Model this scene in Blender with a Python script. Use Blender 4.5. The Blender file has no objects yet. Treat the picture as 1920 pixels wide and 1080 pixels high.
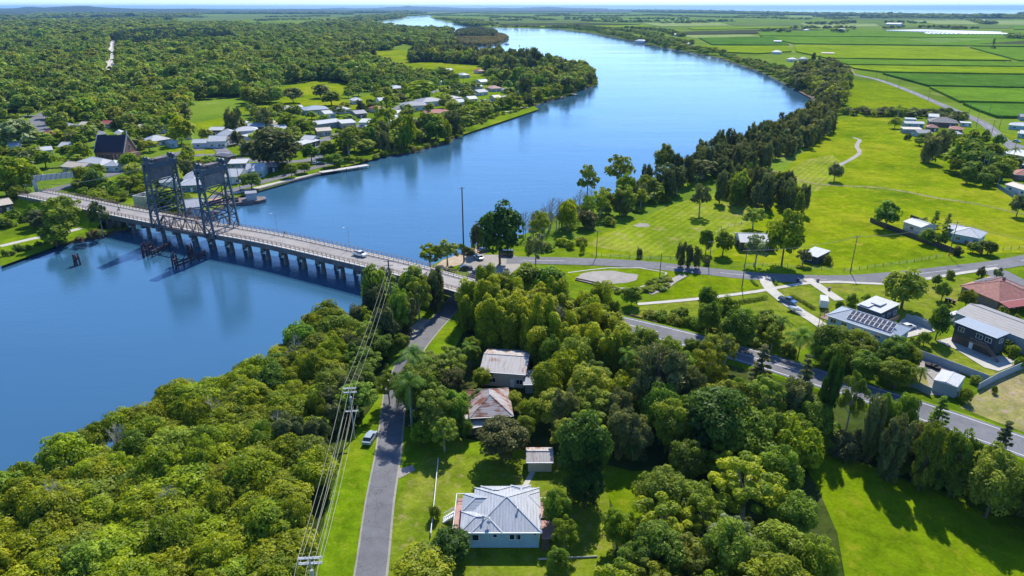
import bpy, math, random
import numpy as np
from mathutils import Vector, Matrix
from mathutils.geometry import delaunay_2d_cdt
R = math.radians
scene = bpy.context.scene
C = scene.collection
rnd = random.Random(7)

# ---------------------------------------------------------------- camera
PITCH = math.atan((540 - 13.5) / 1280.0)
CAMH = 80.0
cam_d = bpy.data.cameras.new('camera')
cam_d.lens = 24; cam_d.sensor_width = 36; cam_d.clip_start = 1; cam_d.clip_end = 200000
cam = bpy.data.objects.new('camera', cam_d); C.objects.link(cam)
cam.location = (0, 0, CAMH); cam.rotation_euler = (math.pi / 2 - PITCH, 0, 0)
scene.camera = cam

# ---------------------------------------------------------------- sky and sun
SUN_EL, SUN_AZ = R(47), R(15)
world = bpy.data.worlds.new('World'); scene.world = world; world.use_nodes = True
wn = world.node_tree; bg = wn.nodes['Background']
sky = wn.nodes.new('ShaderNodeTexSky'); sky.sky_type = 'NISHITA'; sky.sun_disc = False
sky.sun_elevation = SUN_EL; sky.sun_rotation = SUN_AZ; sky.air_density = 1.0; sky.dust_density = 0.1; sky.ozone_density = 2.0
tint = wn.nodes.new('ShaderNodeMix'); tint.data_type = 'RGBA'; tint.blend_type = 'MULTIPLY'; tint.inputs[0].default_value = 1; tint.inputs[7].default_value = (.56, .78, 1.12, 1)
wn.links.new(sky.outputs[0], tint.inputs[6]); wn.links.new(tint.outputs[2], bg.inputs[0]); bg.inputs[1].default_value = 0.15
sun_d = bpy.data.lights.new('sun', 'SUN'); sun_d.energy = 5.0; sun_d.angle = R(0.53); sun_d.color = (1, 0.95, 0.86)
sun = bpy.data.objects.new('sun', sun_d); C.objects.link(sun)
to_sun = Vector((math.sin(SUN_AZ) * math.cos(SUN_EL), math.cos(SUN_AZ) * math.cos(SUN_EL), math.sin(SUN_EL)))
sun.rotation_euler = to_sun.to_track_quat('Z', 'Y').to_euler(); sun.location = (0, 0, 300)
scene.view_settings.view_transform = 'Standard'; scene.view_settings.look = 'None'
scene.view_settings.exposure = 0.44; scene.view_settings.gamma = 1
scene.cycles.max_bounces = 8; scene.cycles.diffuse_bounces = 3; scene.cycles.glossy_bounces = 3
scene.cycles.transmission_bounces = 4; scene.cycles.volume_bounces = 0; scene.cycles.transparent_max_bounces = 8

# ---------------------------------------------------------------- survey: photograph pixel -> ground point
CP, SP = math.cos(PITCH), math.sin(PITCH)
def G(x, y, z=0.0):
    u, v = (x - 960) / 1280.0, (y - 540) / 1280.0
    t = (CAMH - z) / (SP + v * CP)
    return Vector((u * t, t * (CP - v * SP), z))
def GL(pts, z=0.0): return [G(p[0], p[1], p[2] if len(p) > 2 else z) for p in pts]
def to_px(X, Y, Z=0.0):
    dz = Z - CAMH
    d = Y * CP - dz * SP; up = Y * SP + dz * CP
    return 960 + 1280 * X / d, 540 - 1280 * up / d
def pip(px, py, poly):
    px = np.asarray(px); py = np.asarray(py); ins = np.zeros(px.shape, bool)
    n = len(poly); j = n - 1
    for i in range(n):
        xi, yi = poly[i][0], poly[i][1]; xj, yj = poly[j][0], poly[j][1]
        if yi != yj:
            c = ((yi > py) != (yj > py)) & (px < (xj - xi) * (py - yi) / (yj - yi) + xi)
            ins ^= c
        j = i
    return ins

# ---------------------------------------------------------------- object helpers
def tag(o, label=None, cat=None, group=None, kind=None):
    if label: o['label'] = label
    if cat: o['category'] = cat
    if group: o['group'] = group
    if kind: o['kind'] = kind
    return o
def empty(name, loc, rz=0):
    o = bpy.data.objects.new(name, None); C.objects.link(o)
    o.location = loc; o.rotation_euler = (0, 0, rz); o.empty_display_size = 0.5
    return o
class MB:
    def __init__(s): s.v = []; s.f = []
    def add(s, vs, fs):
        b = len(s.v); s.v += [tuple(p) for p in vs]; s.f += [tuple(b + i for i in f) for f in fs]; return s
    def box(s, c, d, rz=0.0, m=None):
        x, y, z = d[0] / 2, d[1] / 2, d[2] / 2; co, si = math.cos(rz), math.sin(rz); vs = []
        for a in ((-x, -y, -z), (x, -y, -z), (x, y, -z), (-x, y, -z), (-x, -y, z), (x, -y, z), (x, y, z), (-x, y, z)):
            p = Vector((a[0] * co - a[1] * si + c[0], a[0] * si + a[1] * co + c[1], a[2] + c[2])); vs.append(p)
        return s.add(vs, [(0, 3, 2, 1), (4, 5, 6, 7), (0, 1, 5, 4), (1, 2, 6, 5), (2, 3, 7, 6), (3, 0, 4, 7)])
    def tube(s, a, b, r0, r1=None, n=8, cap=True):
        a, b = Vector(a), Vector(b); r1 = r0 if r1 is None else r1
        d = (b - a)
        if d.length < 1e-6: return s
        d.normalize(); u = d.cross(Vector((0, 0, 1)) if abs(d.z) < 0.95 else Vector((1, 0, 0))).normalized(); w = d.cross(u)
        vs = [];
        for (p, r) in ((a, r0), (b, r1)):
            for k in range(n):
                t = 2 * math.pi * k / n; vs.append(p + u * (math.cos(t) * r) + w * (math.sin(t) * r))
        fs = [(k, (k + 1) % n, n + (k + 1) % n, n + k) for k in range(n)]
        if cap: fs += [tuple(range(n - 1, -1, -1)), tuple(range(n, 2 * n))]
        return s.add(vs, fs)
    def beam(s, a, b, w, h):   # rectangular bar from a to b
        a, b = Vector(a), Vector(b); d = (b - a).normalized()
        u = d.cross(Vector((0, 0, 1)) if abs(d.z) < 0.95 else Vector((0, 1, 0))).normalized(); t = u.cross(d)
        vs = [p + u * (i * w / 2) + t * (j * h / 2) for p in (a, b) for (i, j) in ((-1, -1), (1, -1), (1, 1), (-1, 1))]
        return s.add(vs, [(0, 3, 2, 1), (4, 5, 6, 7), (0, 1, 5, 4), (1, 2, 6, 5), (2, 3, 7, 6), (3, 0, 4, 7)])
    def prism(s, poly, z0, z1):
        n = len(poly); vs = [(p[0], p[1], z0) for p in poly] + [(p[0], p[1], z1) for p in poly]
        return s.add(vs, [tuple(range(n - 1, -1, -1)), tuple(range(n, 2 * n))] + [(k, (k + 1) % n, n + (k + 1) % n, n + k) for k in range(n)])
    def mesh(s, name, mat, smooth=False):
        me = bpy.data.meshes.new(name); me.from_pydata(s.v, [], s.f)
        for m in (mat if isinstance(mat, (list, tuple)) else [mat]): me.materials.append(m)
        if smooth: me.polygons.foreach_set('use_smooth', [True] * len(me.polygons))
        me.update(); return me
    def build(s, name, mat, parent=None, smooth=False):
        o = bpy.data.objects.new(name, s.mesh(name, mat, smooth)); C.objects.link(o)
        if parent: o.parent = parent
        return o
def link(name, me, parent=None, loc=None, rz=0):
    o = bpy.data.objects.new(name, me); C.objects.link(o)
    if parent: o.parent = parent
    if loc is not None: o.location = loc
    if rz: o.rotation_euler = (0, 0, rz)
    return o
def copy_tree(o, parent=None):
    c = o.copy(); C.objects.link(c)
    if parent: c.parent = parent
    for ch in list(o.children): copy_tree(ch, c)
    return c
def smooth_line(pts, step=6.0):
    P = [Vector(p) for p in pts]; out = []
    for i in range(len(P) - 1):
        p0 = P[max(i - 1, 0)]; p1 = P[i]; p2 = P[i + 1]; p3 = P[min(i + 2, len(P) - 1)]
        n = max(1, int((p2 - p1).length / step))
        for k in range(n):
            t = k / n
            # centripetal-ish: plain Catmull-Rom with clamped tangents
            m1 = (p2 - p0) * 0.5; m2 = (p3 - p1) * 0.5; L = (p2 - p1).length
            if m1.length > L: m1 = m1.normalized() * L
            if m2.length > L: m2 = m2.normalized() * L
            h = (2 * t**3 - 3 * t**2 + 1, t**3 - 2 * t**2 + t, -2 * t**3 + 3 * t**2, t**3 - t**2)
            out.append(p1 * h[0] + m1 * h[1] + p2 * h[2] + m2 * h[3])
    out.append(P[-1]); return out
def side(P, i):
    d = (P[min(i + 1, len(P) - 1)] - P[max(i - 1, 0)]); d.z = 0; d.normalize(); return Vector((-d.y, d.x, 0))
def ribbon(P, w, dz=0.0, off=0.0, skirt=0.0, taper=None):
    m = MB(); n = len(P); rows = []
    for i, p in enumerate(P):
        s_ = side(P, i); ww = w if taper is None else taper(i / (n - 1)) * w
        c = p + s_ * off
        L, Rr = c + s_ * ww / 2 + Vector((0, 0, dz)), c - s_ * ww / 2 + Vector((0, 0, dz))
        if skirt > 0:
            zl = max(L.z, 0.0)
            rows.append([L + s_ * (zl * 1.6 + .5) - Vector((0, 0, L.z + .3)), L, Rr, Rr - s_ * (zl * 1.6 + .5) - Vector((0, 0, L.z + .3))])
        else: rows.append([L, Rr])
    k = len(rows[0]); vs = [p for r in rows for p in r]
    fs = [(i * k + j, i * k + j + 1, (i + 1) * k + j + 1, (i + 1) * k + j) for i in range(n - 1) for j in range(k - 1)]
    return m.add(vs, fs)
# ---------------------------------------------------------------- materials
def newmat(name):
    m = bpy.data.materials.new(name); m.use_nodes = True; nt = m.node_tree; nt.nodes.clear()
    o = nt.nodes.new('ShaderNodeOutputMaterial'); return m, nt, o
def N(nt, t, **kw):
    n = nt.nodes.new(t)
    for k, v in kw.items():
        if k == 'inp':
            for a, b in v.items(): n.inputs[a].default_value = b
        else: setattr(n, k, v)
    return n
def c4(c): return (c[0], c[1], c[2], 1)
def coords(nt): return N(nt, 'ShaderNodeNewGeometry').outputs['Position']
def noise(nt, vec, scale, detail=4, rough=0.55, stretch=None, rotz=0):
    if stretch or rotz:
        mp = N(nt, 'ShaderNodeMapping'); mp.inputs['Scale'].default_value = stretch or (1, 1, 1); mp.inputs['Rotation'].default_value = (0, 0, rotz)
        nt.links.new(vec, mp.inputs['Vector']); vec = mp.outputs[0]
    n = N(nt, 'ShaderNodeTexNoise', inp={'Scale': scale, 'Detail': detail, 'Roughness': rough}); nt.links.new(vec, n.inputs['Vector']); return n.outputs['Fac']
def ramp(nt, fac, stops):
    r = N(nt, 'ShaderNodeValToRGB'); e = r.color_ramp.elements
    while len(e) < len(stops): e.new(0.5)
    for i, (p, c) in enumerate(stops): e[i].position = p; e[i].color = c4(c) if len(c) == 3 else c
    nt.links.new(fac, r.inputs[0]); return r.outputs[0]
def mix(nt, fac, a, b, mode='MIX'):
    m = N(nt, 'ShaderNodeMix', data_type='RGBA', blend_type=mode)
    for s, v in ((m.inputs['Factor'], fac), (m.inputs[6], a), (m.inputs[7], b)):
        if isinstance(v, (int, float)): s.default_value = v
        elif isinstance(v, tuple): s.default_value = c4(v)
        else: nt.links.new(v, s)
    return m.outputs[2]
def finish(nt, o, col, rough=0.8, bump=None, bdist=0.1, bstr=0.5, metal=0.0, spec=0.3, rsock=None):
    b = N(nt, 'ShaderNodeBsdfPrincipled', inp={'Roughness': rough, 'Metallic': metal, 'Specular IOR Level': spec})
    if isinstance(col, tuple): b.inputs['Base Color'].default_value = c4(col)
    else: nt.links.new(col, b.inputs['Base Color'])
    if rsock: nt.links.new(rsock, b.inputs['Roughness'])
    if bump is not None:
        bp = N(nt, 'ShaderNodeBump', inp={'Distance': bdist, 'Strength': bstr}); nt.links.new(bump, bp.inputs['Height']); nt.links.new(bp.outputs[0], b.inputs['Normal'])
    nt.links.new(b.outputs[0], o.inputs[0]); return b
def grass_mat(name, a, b, c, rows=None, patch=0.012, bstr=0.5):
    m, nt, o = newmat(name); v = coords(nt)
    n1 = noise(nt, v, patch, 6, 0.6); n2 = noise(nt, v, 0.35, 6, 0.7); n3 = noise(nt, v, patch * 5, 5, 0.65)
    col = ramp(nt, n1, [(0.32, a), (0.5, b), (0.68, c)])
    g = ramp(nt, n3, [(0.3, (.62, .68, .6)), (0.7, (1.25, 1.2, 1.1))]); col = mix(nt, 0.8, col, g, 'MULTIPLY')
    g2 = ramp(nt, n2, [(0.3, (.62, .62, .62)), (0.7, (1.3, 1.3, 1.3))]); col = mix(nt, 0.75, col, g2, 'MULTIPLY')
    n5 = noise(nt, v, 1.6, 3, 0.7); g3 = ramp(nt, n5, [(0.3, (.75, .75, .75)), (0.7, (1.2, 1.2, 1.2))]); col = mix(nt, 0.7, col, g3, 'MULTIPLY')
    n6 = noise(nt, v, patch * 9, 6, .75); c2 = tuple(x * y for x, y in zip(c, (1.25, 1.0, 2.2))); col = mix(nt, ramp(nt, n6, [(.54, (0, 0, 0)), (.68, (.8, .8, .8))]), col, c2)
    n7 = noise(nt, v, patch * 3, 4, .7, stretch=(1, .3, 1), rotz=.5); col = mix(nt, .5, col, ramp(nt, n7, [(.35, (.72, .78, .75)), (.55, (1, 1, 1))]), 'MULTIPLY')
    if rows:
        ang, per, amt, lo = rows
        mp = N(nt, 'ShaderNodeMapping'); mp.inputs['Rotation'].default_value = (0, 0, ang); nt.links.new(v, mp.inputs['Vector'])
        w = N(nt, 'ShaderNodeTexWave', wave_type='BANDS', bands_direction='X', inp={'Scale': 2 * math.pi / per / 20 * 1.0, 'Distortion': 2.5, 'Detail': 3, 'Detail Scale': 0.6}); nt.links.new(mp.outputs[0], w.inputs['Vector'])
        n4 = noise(nt, v, 0.02, 2)
        g4 = ramp(nt, w.outputs['Fac'], [(0.35, lo), (0.75, (1, 1, 1))]); col = mix(nt, amt, col, g4, 'MULTIPLY')
    finish(nt, o, col, 1.0, bump=n2, bdist=0.6, bstr=bstr, spec=0.0); return m
def simple(name, col, rough=0.7, var=0.15, scale=1.0, metal=0.0, spec=0.3, bump=0.0, bd=0.02):
    m, nt, o = newmat(name); v = coords(nt); n1 = noise(nt, v, scale, 5, 0.65); n2 = noise(nt, v, scale * 8, 3, 0.6)
    a = tuple(x * (1 - var) for x in col); b = tuple(min(1, x * (1 + var)) for x in col)
    c = ramp(nt, n1, [(0.3, a), (0.7, b)]); c = mix(nt, 0.5, c, ramp(nt, n2, [(0.3, tuple([1 - var] * 3)), (0.7, tuple([1 + var * .6] * 3))]), 'MULTIPLY')
    finish(nt, o, c, rough, metal=metal, spec=spec, bump=n2 if bump else None, bdist=bd, bstr=bump); return m
def roof_mat(name, col, rust=0.0, period=0.35, axis='X', rustcol=(.17, .055, .025), rough=0.6, dirt=0.3):
    m, nt, o = newmat(name); tc = N(nt, 'ShaderNodeTexCoord').outputs['Object']
    w = N(nt, 'ShaderNodeTexWave', wave_type='BANDS', bands_direction=axis, wave_profile='SIN', inp={'Scale': 2 * math.pi / period / 20, 'Distortion': 0.0}); nt.links.new(tc, w.inputs['Vector'])
    st = (4.0, .35, .35) if axis == 'X' else (.35, 4.0, .35)
    n1 = noise(nt, tc, 1.0, 5, 0.65, stretch=st); n2 = noise(nt, tc, 0.35, 4, 0.6); n3 = noise(nt, tc, 1.7, 5, 0.7)
    base = mix(nt, ramp(nt, n1, [(0.42, (0, 0, 0)), (0.75, (1, 1, 1))]), tuple(col), tuple(x * (1 - dirt) for x in col))
    base = mix(nt, 0.5, base, ramp(nt, n3, [(0.3, (.8, .8, .8)), (0.6, (1.05, 1.05, 1.05))]), 'MULTIPLY')
    base = mix(nt, 0.35, base, ramp(nt, w.outputs['Fac'], [(0.0, (.55, .55, .55)), (0.5, (1, 1, 1))]), 'MULTIPLY')
    if rust > 0:
        s = N(nt, 'ShaderNodeMath', operation='ADD'); nt.links.new(n1, s.inputs[0]); nt.links.new(n2, s.inputs[1])
        f = ramp(nt, s.outputs[0], [(.62 - .13 * rust, (0, 0, 0)), (.69 - .13 * rust, (1, 1, 1))])
        # the ramp input is a sum of two noises, so halve it
        h = N(nt, 'ShaderNodeMath', operation='MULTIPLY'); h.inputs[1].default_value = 0.5; nt.links.new(s.outputs[0], h.inputs[0])
        nt.links.new(h.outputs[0], f.node.inputs[0]); base = mix(nt, f, base, rustcol)
    finish(nt, o, base, rough, bump=w.outputs['Fac'], bdist=0.02, bstr=0.25, spec=0.2); return m
def tile_mat(name, col):
    m, nt, o = newmat(name); tc = N(nt, 'ShaderNodeTexCoord').outputs['Object']
    w = N(nt, 'ShaderNodeTexWave', wave_type='BANDS', bands_direction='Z', wave_profile='SAW', inp={'Scale': 2 * math.pi / .2 / 20}); nt.links.new(tc, w.inputs['Vector'])
    n1 = noise(nt, tc, 1.2, 6, 0.7)
    c = ramp(nt, n1, [(0.3, tuple(x * .65 for x in col)), (0.55, col), (0.8, tuple(x * 1.35 for x in col))])
    c = mix(nt, 0.5, c, ramp(nt, w.outputs['Fac'], [(0.1, (.5, .5, .5)), (0.4, (1, 1, 1))]), 'MULTIPLY')
    finish(nt, o, c, 0.75, bump=w.outputs['Fac'], bdist=0.03, bstr=0.5); return m
def board_mat(name, col, per=0.18, axis='Z', var=.1):
    m, nt, o = newmat(name); tc = N(nt, 'ShaderNodeTexCoord').outputs['Object']
    w = N(nt, 'ShaderNodeTexWave', wave_type='BANDS', bands_direction=axis, wave_profile='SAW', inp={'Scale': 2 * math.pi / per / 20}); nt.links.new(tc, w.inputs['Vector'])
    n1 = noise(nt, tc, 0.8, 5, 0.7); c = ramp(nt, n1, [(0.3, tuple(x * (1 - var * 1.5) for x in col)), (0.6, tuple(col))])
    c = mix(nt, 0.4, c, ramp(nt, w.outputs['Fac'], [(0.05, (.45, .45, .45)), (0.25, (1, 1, 1))]), 'MULTIPLY')
    finish(nt, o, c, 0.6, bump=w.outputs['Fac'], bdist=0.02, bstr=0.4); return m
def brick_mat(name, col):
    m, nt, o = newmat(name); tc = N(nt, 'ShaderNodeTexCoord').outputs['Object']
    n0 = noise(nt, tc, 2.0, 4); b = N(nt, 'ShaderNodeTexBrick', inp={'Scale': 2.2, 'Color1': c4(col), 'Color2': c4(tuple(x * .7 for x in col)), 'Mortar': (.35, .32, .28, 1), 'Mortar Size': .012})
    mp = N(nt, 'ShaderNodeMapping'); mp.inputs['Rotation'].default_value = (R(90), 0, 0); nt.links.new(tc, mp.inputs[0]); nt.links.new(mp.outputs[0], b.inputs['Vector'])
    c = mix(nt, 0.6, b.outputs[0], ramp(nt, n0, [(0.3, (.6, .6, .6)), (0.7, (1.15, 1.15, 1.15))]), 'MULTIPLY')
    finish(nt, o, c, 0.85, bump=n0, bstr=.3); return m
def road_mat(name, col, crack=True, tracks=0):
    m, nt, o = newmat(name); v = coords(nt); n1 = noise(nt, v, 0.05, 5, 0.6); n2 = noise(nt, v, 6.0, 4, 0.7); n3 = noise(nt, v, 0.5, 5, 0.65)
    c = ramp(nt, n1, [(0.3, tuple(x * .8 for x in col)), (0.7, tuple(x * 1.2 for x in col))])
    c = mix(nt, 0.7, c, ramp(nt, n3, [(0.3, (.78, .78, .78)), (0.7, (1.15, 1.15, 1.15))]), 'MULTIPLY')
    c = mix(nt, 0.6, c, ramp(nt, n2, [(0.3, (.7, .7, .7)), (0.7, (1.25, 1.25, 1.25))]), 'MULTIPLY')
    if crack:
        vo = N(nt, 'ShaderNodeTexVoronoi', feature='DISTANCE_TO_EDGE', inp={'Scale': 0.22}); nd = N(nt, 'ShaderNodeTexNoise', inp={'Scale': .7, 'Detail': 4})
        nt.links.new(v, nd.inputs['Vector']); va = N(nt, 'ShaderNodeVectorMath', operation='MULTIPLY_ADD'); va.inputs[1].default_value = (3, 3, 3)
        nt.links.new(nd.outputs['Color'], va.inputs[0]); nt.links.new(v, va.inputs[2]); nt.links.new(va.outputs[0], vo.inputs['Vector'])
        c = mix(nt, 0.6, c, ramp(nt, vo.outputs[0], [(0.0, (.45, .45, .45)), (0.02, (1, 1, 1))]), 'MULTIPLY')
    finish(nt, o, c, 0.85, bump=n2, bdist=0.02, bstr=0.4, spec=0.25); return m
def leaf_mat(name, base, tip, trans=0.3, hue=0.03, val=0.35, rough=0.5):
    m, nt, o = newmat(name)
    at = N(nt, 'ShaderNodeAttribute', attribute_name='tone', attribute_type='GEOMETRY'); oi = N(nt, 'ShaderNodeObjectInfo')
    c = mix(nt, at.outputs['Fac'], tuple(base), tuple(tip))
    lo = noise(nt, oi.outputs['Location'], .006, 3, .6); c = mix(nt, .75, c, ramp(nt, lo, [(.36, (.6, .72, .8)), (.5, (1, 1, 1)), (.64, (1.35, 1.18, .8))]), 'MULTIPLY')
    hs = N(nt, 'ShaderNodeHueSaturation'); nt.links.new(c, hs.inputs['Color'])
    mr = N(nt, 'ShaderNodeMapRange', inp={'To Min': 0.5 - hue, 'To Max': 0.5 + hue * .7}); nt.links.new(oi.outputs['Random'], mr.inputs[0]); nt.links.new(mr.outputs[0], hs.inputs['Hue'])
    m7 = N(nt, 'ShaderNodeMath', operation='MULTIPLY'); m7.inputs[1].default_value = 7.31; nt.links.new(oi.outputs['Random'], m7.inputs[0])
    fr = N(nt, 'ShaderNodeMath', operation='FRACT'); nt.links.new(m7.outputs[0], fr.inputs[0])
    mv = N(nt, 'ShaderNodeMapRange', inp={'To Min': 1 - val, 'To Max': 1 + val}); nt.links.new(fr.outputs[0], mv.inputs[0]); nt.links.new(mv.outputs[0], hs.inputs['Value'])
    d = N(nt, 'ShaderNodeBsdfDiffuse'); t = N(nt, 'ShaderNodeBsdfTranslucent'); nt.links.new(hs.outputs[0], d.inputs[0])
    tc = mix(nt, 1.0, hs.outputs[0], (1.25, 1.2, .5), 'MULTIPLY'); nt.links.new(tc, t.inputs[0])
    ms = N(nt, 'ShaderNodeMixShader'); ms.inputs[0].default_value = trans; nt.links.new(d.outputs[0], ms.inputs[1]); nt.links.new(t.outputs[0], ms.inputs[2])
    g = N(nt, 'ShaderNodeBsdfGlossy', inp={'Roughness': rough}); g.inputs[0].default_value = (.9, .95, .85, 1); m2 = N(nt, 'ShaderNodeMixShader'); m2.inputs[0].default_value = 0.012
    nt.links.new(ms.outputs[0], m2.inputs[1]); nt.links.new(g.outputs[0], m2.inputs[2]); nt.links.new(m2.outputs[0], o.inputs[0]); return m
M = {}
M['grass'] = grass_mat('grass', (.085, .14, .008), (.135, .21, .008), (.19, .24, .015))
M['grass_far'] = grass_mat('grass_far', (.10, .15, .02), (.14, .22, .02), (.19, .24, .04), patch=.002)
M['meadow'] = grass_mat('meadow', (.11, .18, .004), (.185, .25, .004), (.27, .285, .015), patch=.018)
M['meadow_bright'] = grass_mat('meadow_bright', (.115, .185, .004), (.155, .225, .004), (.2, .245, .008), patch=.02)
M['mown_rows'] = grass_mat('mown_rows', (.165, .24, .01), (.23, .29, .02), (.3, .29, .06), rows=(R(35), 2.7, .42, (.6, .72, .45)))
M['lawn'] = grass_mat('lawn', (.115, .175, .01), (.165, .215, .015), (.23, .23, .04), patch=.05)
M['verge'] = grass_mat('verge', (.09, .165, .005), (.14, .23, .006), (.2, .25, .012), patch=.06)
M['dry'] = grass_mat('dry', (.2, .21, .05), (.27, .25, .09), (.33, .27, .14), patch=.05)
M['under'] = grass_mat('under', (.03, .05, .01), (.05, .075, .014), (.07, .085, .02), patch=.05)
cane_cols = dict(cane_a=(.075, .165, .018), cane_b=(.115, .215, .016), cane_c=(.185, .265, .008), cane_d=(.2, .27, .01), cane_e=(.15, .25, .05), cane_f=(.07, .08, .04), cane_g=(.13, .18, .05), cane_h=(.25, .31, .1))
for k, c in cane_cols.items():
    M[k] = grass_mat(k, tuple(x * .85 for x in c), c, tuple(x * 1.18 for x in c), patch=.008, rows=(R(80), 9, .3, (.8, .85, .8)), bstr=.8)
M['asphalt'] = road_mat('asphalt', (.15, .15, .155)); M['asphalt_dark'] = road_mat('asphalt_dark', (.115, .115, .12))
M['gravel'] = road_mat('gravel', (.3, .27, .23), crack=False); M['deck_road'] = road_mat('deck_road', (.3, .275, .25))
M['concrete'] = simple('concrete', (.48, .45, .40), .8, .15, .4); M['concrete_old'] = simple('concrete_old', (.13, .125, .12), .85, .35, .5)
M['path'] = simple('path_concrete', (.43, .405, .34), .8, .12, .5); M['mud'] = simple('mud', (.09, .06, .04), .9, .4, .3, bump=.5, bd=.3)
M['sand'] = simple('sand', (.38, .3, .2), .9, .2, .3); M['paint'] = simple('road_paint', (.75, .75, .73), .6, .1, 2)
M['steel'] = simple('steel_blue', (.045, .075, .105), .5, .25, .6, spec=.5); M['steel_rust'] = simple('steel_rust', (.16, .13, .12), .7, .4, .4)
M['rail'] = simple('rail', (.26, .19, .15), .7, .2, 1); M['cw'] = simple('counterweight', (.16, .15, .15), .9, .35, .3)
M['bark'] = simple('bark', (.16, .12, .085), .9, .3, 1.5, bump=.5, bd=.05); M['bark_pale'] = simple('bark_pale', (.36, .33, .28), .85, .25, 1.5)
M['palm_trunk'] = simple('palm_trunk', (.33, .34, .32), .8, .2, 2); M['pole'] = simple('pole_timber', (.13, .115, .1), .85, .25, 1.2)
M['galv'] = simple('galvanised', (.42, .44, .46), .45, .15, 1, metal=.3); M['wire'] = simple('wire', (.33, .31, .22), .5, .1, 1)
M['glass'] = simple('window_glass', (.02, .03, .04), .08, .1, 1, spec=.9); M['white'] = simple('white_paint', (.74, .75, .74), .5, .08, .6)
M['black'] = simple('black_rubber', (.02, .02, .02), .8, .1, 2); M['pink'] = simple('pink_deck', (.42, .24, .2), .8, .15, .7)
M['pile'] = simple('timber_pile', (.06, .04, .045), .9, .3, 1)
M['timber'] = simple('timber', (.24, .16, .1), .85, .25, 1); M['timber_dark'] = board_mat('timber_dark', (.1, .08, .065), .15, 'X', .3)
M['bluewall'] = board_mat('blue_weatherboard', (.33, .5, .55)); M['whitewall'] = board_mat('white_weatherboard', (.62, .64, .64)); M['creamwall'] = board_mat('cream_board', (.56, .5, .38))
M['darkwall'] = board_mat('dark_cladding', (.045, .06, .075), .3); M['brick'] = brick_mat('brick', (.2, .1, .08)); M['greywall'] = board_mat('grey_board', (.3, .34, .37)); M['tealwall'] = board_mat('teal_board', (.1, .22, .27))
M['fence_panel'] = board_mat('metal_fence', (.34, .4, .43), .2, 'X', .12)
M['roof_white'] = roof_mat('roof_white', (.5, .51, .5), dirt=.25); M['roof_zinc'] = roof_mat('roof_zinc', (.46, .48, .49), dirt=.35, axis='X'); M['roof_zinc_y'] = roof_mat('roof_zinc_y', (.42, .45, .48), dirt=.35, axis='Y')
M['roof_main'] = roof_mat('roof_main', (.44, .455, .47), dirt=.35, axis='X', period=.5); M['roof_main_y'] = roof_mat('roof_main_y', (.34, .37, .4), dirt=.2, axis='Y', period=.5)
M['roof_grey'] = roof_mat('roof_grey', (.27, .28, .3), dirt=.3); M['roof_blue'] = roof_mat('roof_blue', (.3, .35, .4), dirt=.1); M['roof_dark'] = roof_mat('roof_dark', (.06, .06, .07))
M['roof_cream'] = roof_mat('roof_cream', (.55, .47, .36)); M['roof_rust'] = roof_mat('roof_rust', (.42, .38, .36), rust=1.15, rustcol=(.2, .075, .04)); M['roof_rust_y'] = roof_mat('roof_rust_y', (.42, .38, .36), rust=1.2, axis='Y', rustcol=(.2, .075, .04)); M['roof_part'] = roof_mat('roof_part_rust', (.45, .42, .39), rust=.75, rustcol=(.26, .12, .07))
M['roof_pale'] = roof_mat('roof_pale', (.3, .285, .27), dirt=.3, axis='Y', period=1.0)
M['tile_red'] = tile_mat('tile_red', (.36, .15, .115)); M['tile_pink'] = tile_mat('tile_pink', (.42, .24, .2)); M['tile_grey'] = tile_mat('tile_grey', (.17, .165, .16)); M['slate'] = tile_mat('slate', (.035, .03, .045)); M['roof_red'] = roof_mat('roof_red', (.32, .08, .07))
def solar_mat():
    m, nt, o = newmat('solar'); finish(nt, o, (.012, .016, .05), .15, spec=.8); return m
M['solar'] = solar_mat()
def car_mat(name, col): 
    m, nt, o = newmat(name); b = finish(nt, o, col, .3, spec=.5); b.inputs['Coat Weight'].default_value = .8; b.inputs['Coat Roughness'].default_value = .05; return m
M['car_white'] = car_mat('car_white', (.7, .7, .7)); M['car_dark'] = car_mat('car_dark', (.02, .025, .035)); M['car_blue'] = car_mat('car_blue', (.02, .12, .32)); M['car_silver'] = car_mat('car_silver', (.3, .38, .42)); M['car_red'] = car_mat('car_red', (.3, .03, .02))
def water_mat():
    m, nt, o = newmat('water'); v = coords(nt)
    a = noise(nt, v, 1.1, 4, 0.6, stretch=(.55, 1.5, 1), rotz=R(20)); b_ = noise(nt, v, .18, 4, 0.6, stretch=(.4, 1.4, 1), rotz=R(12)); big = noise(nt, v, .0045, 4, 0.6, stretch=(.35, 1, 1), rotz=R(-12))
    s = N(nt, 'ShaderNodeMath', operation='ADD'); nt.links.new(a, s.inputs[0]); nt.links.new(b_, s.inputs[1])
    wp = noise(nt, v, .016, 4, .65, stretch=(.3, 1, 1), rotz=R(-25)); wm = N(nt, 'ShaderNodeMapRange', inp={'From Min': .38, 'From Max': .62, 'To Min': .45, 'To Max': 1.6}); nt.links.new(wp, wm.inputs[0]); s2 = N(nt, 'ShaderNodeMath', operation='MULTIPLY'); nt.links.new(s.outputs[0], s2.inputs[0]); nt.links.new(wm.outputs[0], s2.inputs[1]); s = s2
    col = ramp(nt, big, [(0.35, WATER_A), (0.65, WATER_B)])
    rg = N(nt, 'ShaderNodeMapRange', inp={'From Min': .35, 'From Max': .65, 'To Min': .04, 'To Max': .13}); nt.links.new(big, rg.inputs[0])
    b = finish(nt, o, col, 0.1, bump=s.outputs[0], bdist=0.2, bstr=0.2, spec=0.5, rsock=rg.outputs[0]); b.inputs['IOR'].default_value = 1.85; return m
WATER_A, WATER_B = (.028, .088, .15), (.038, .12, .2)
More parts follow.
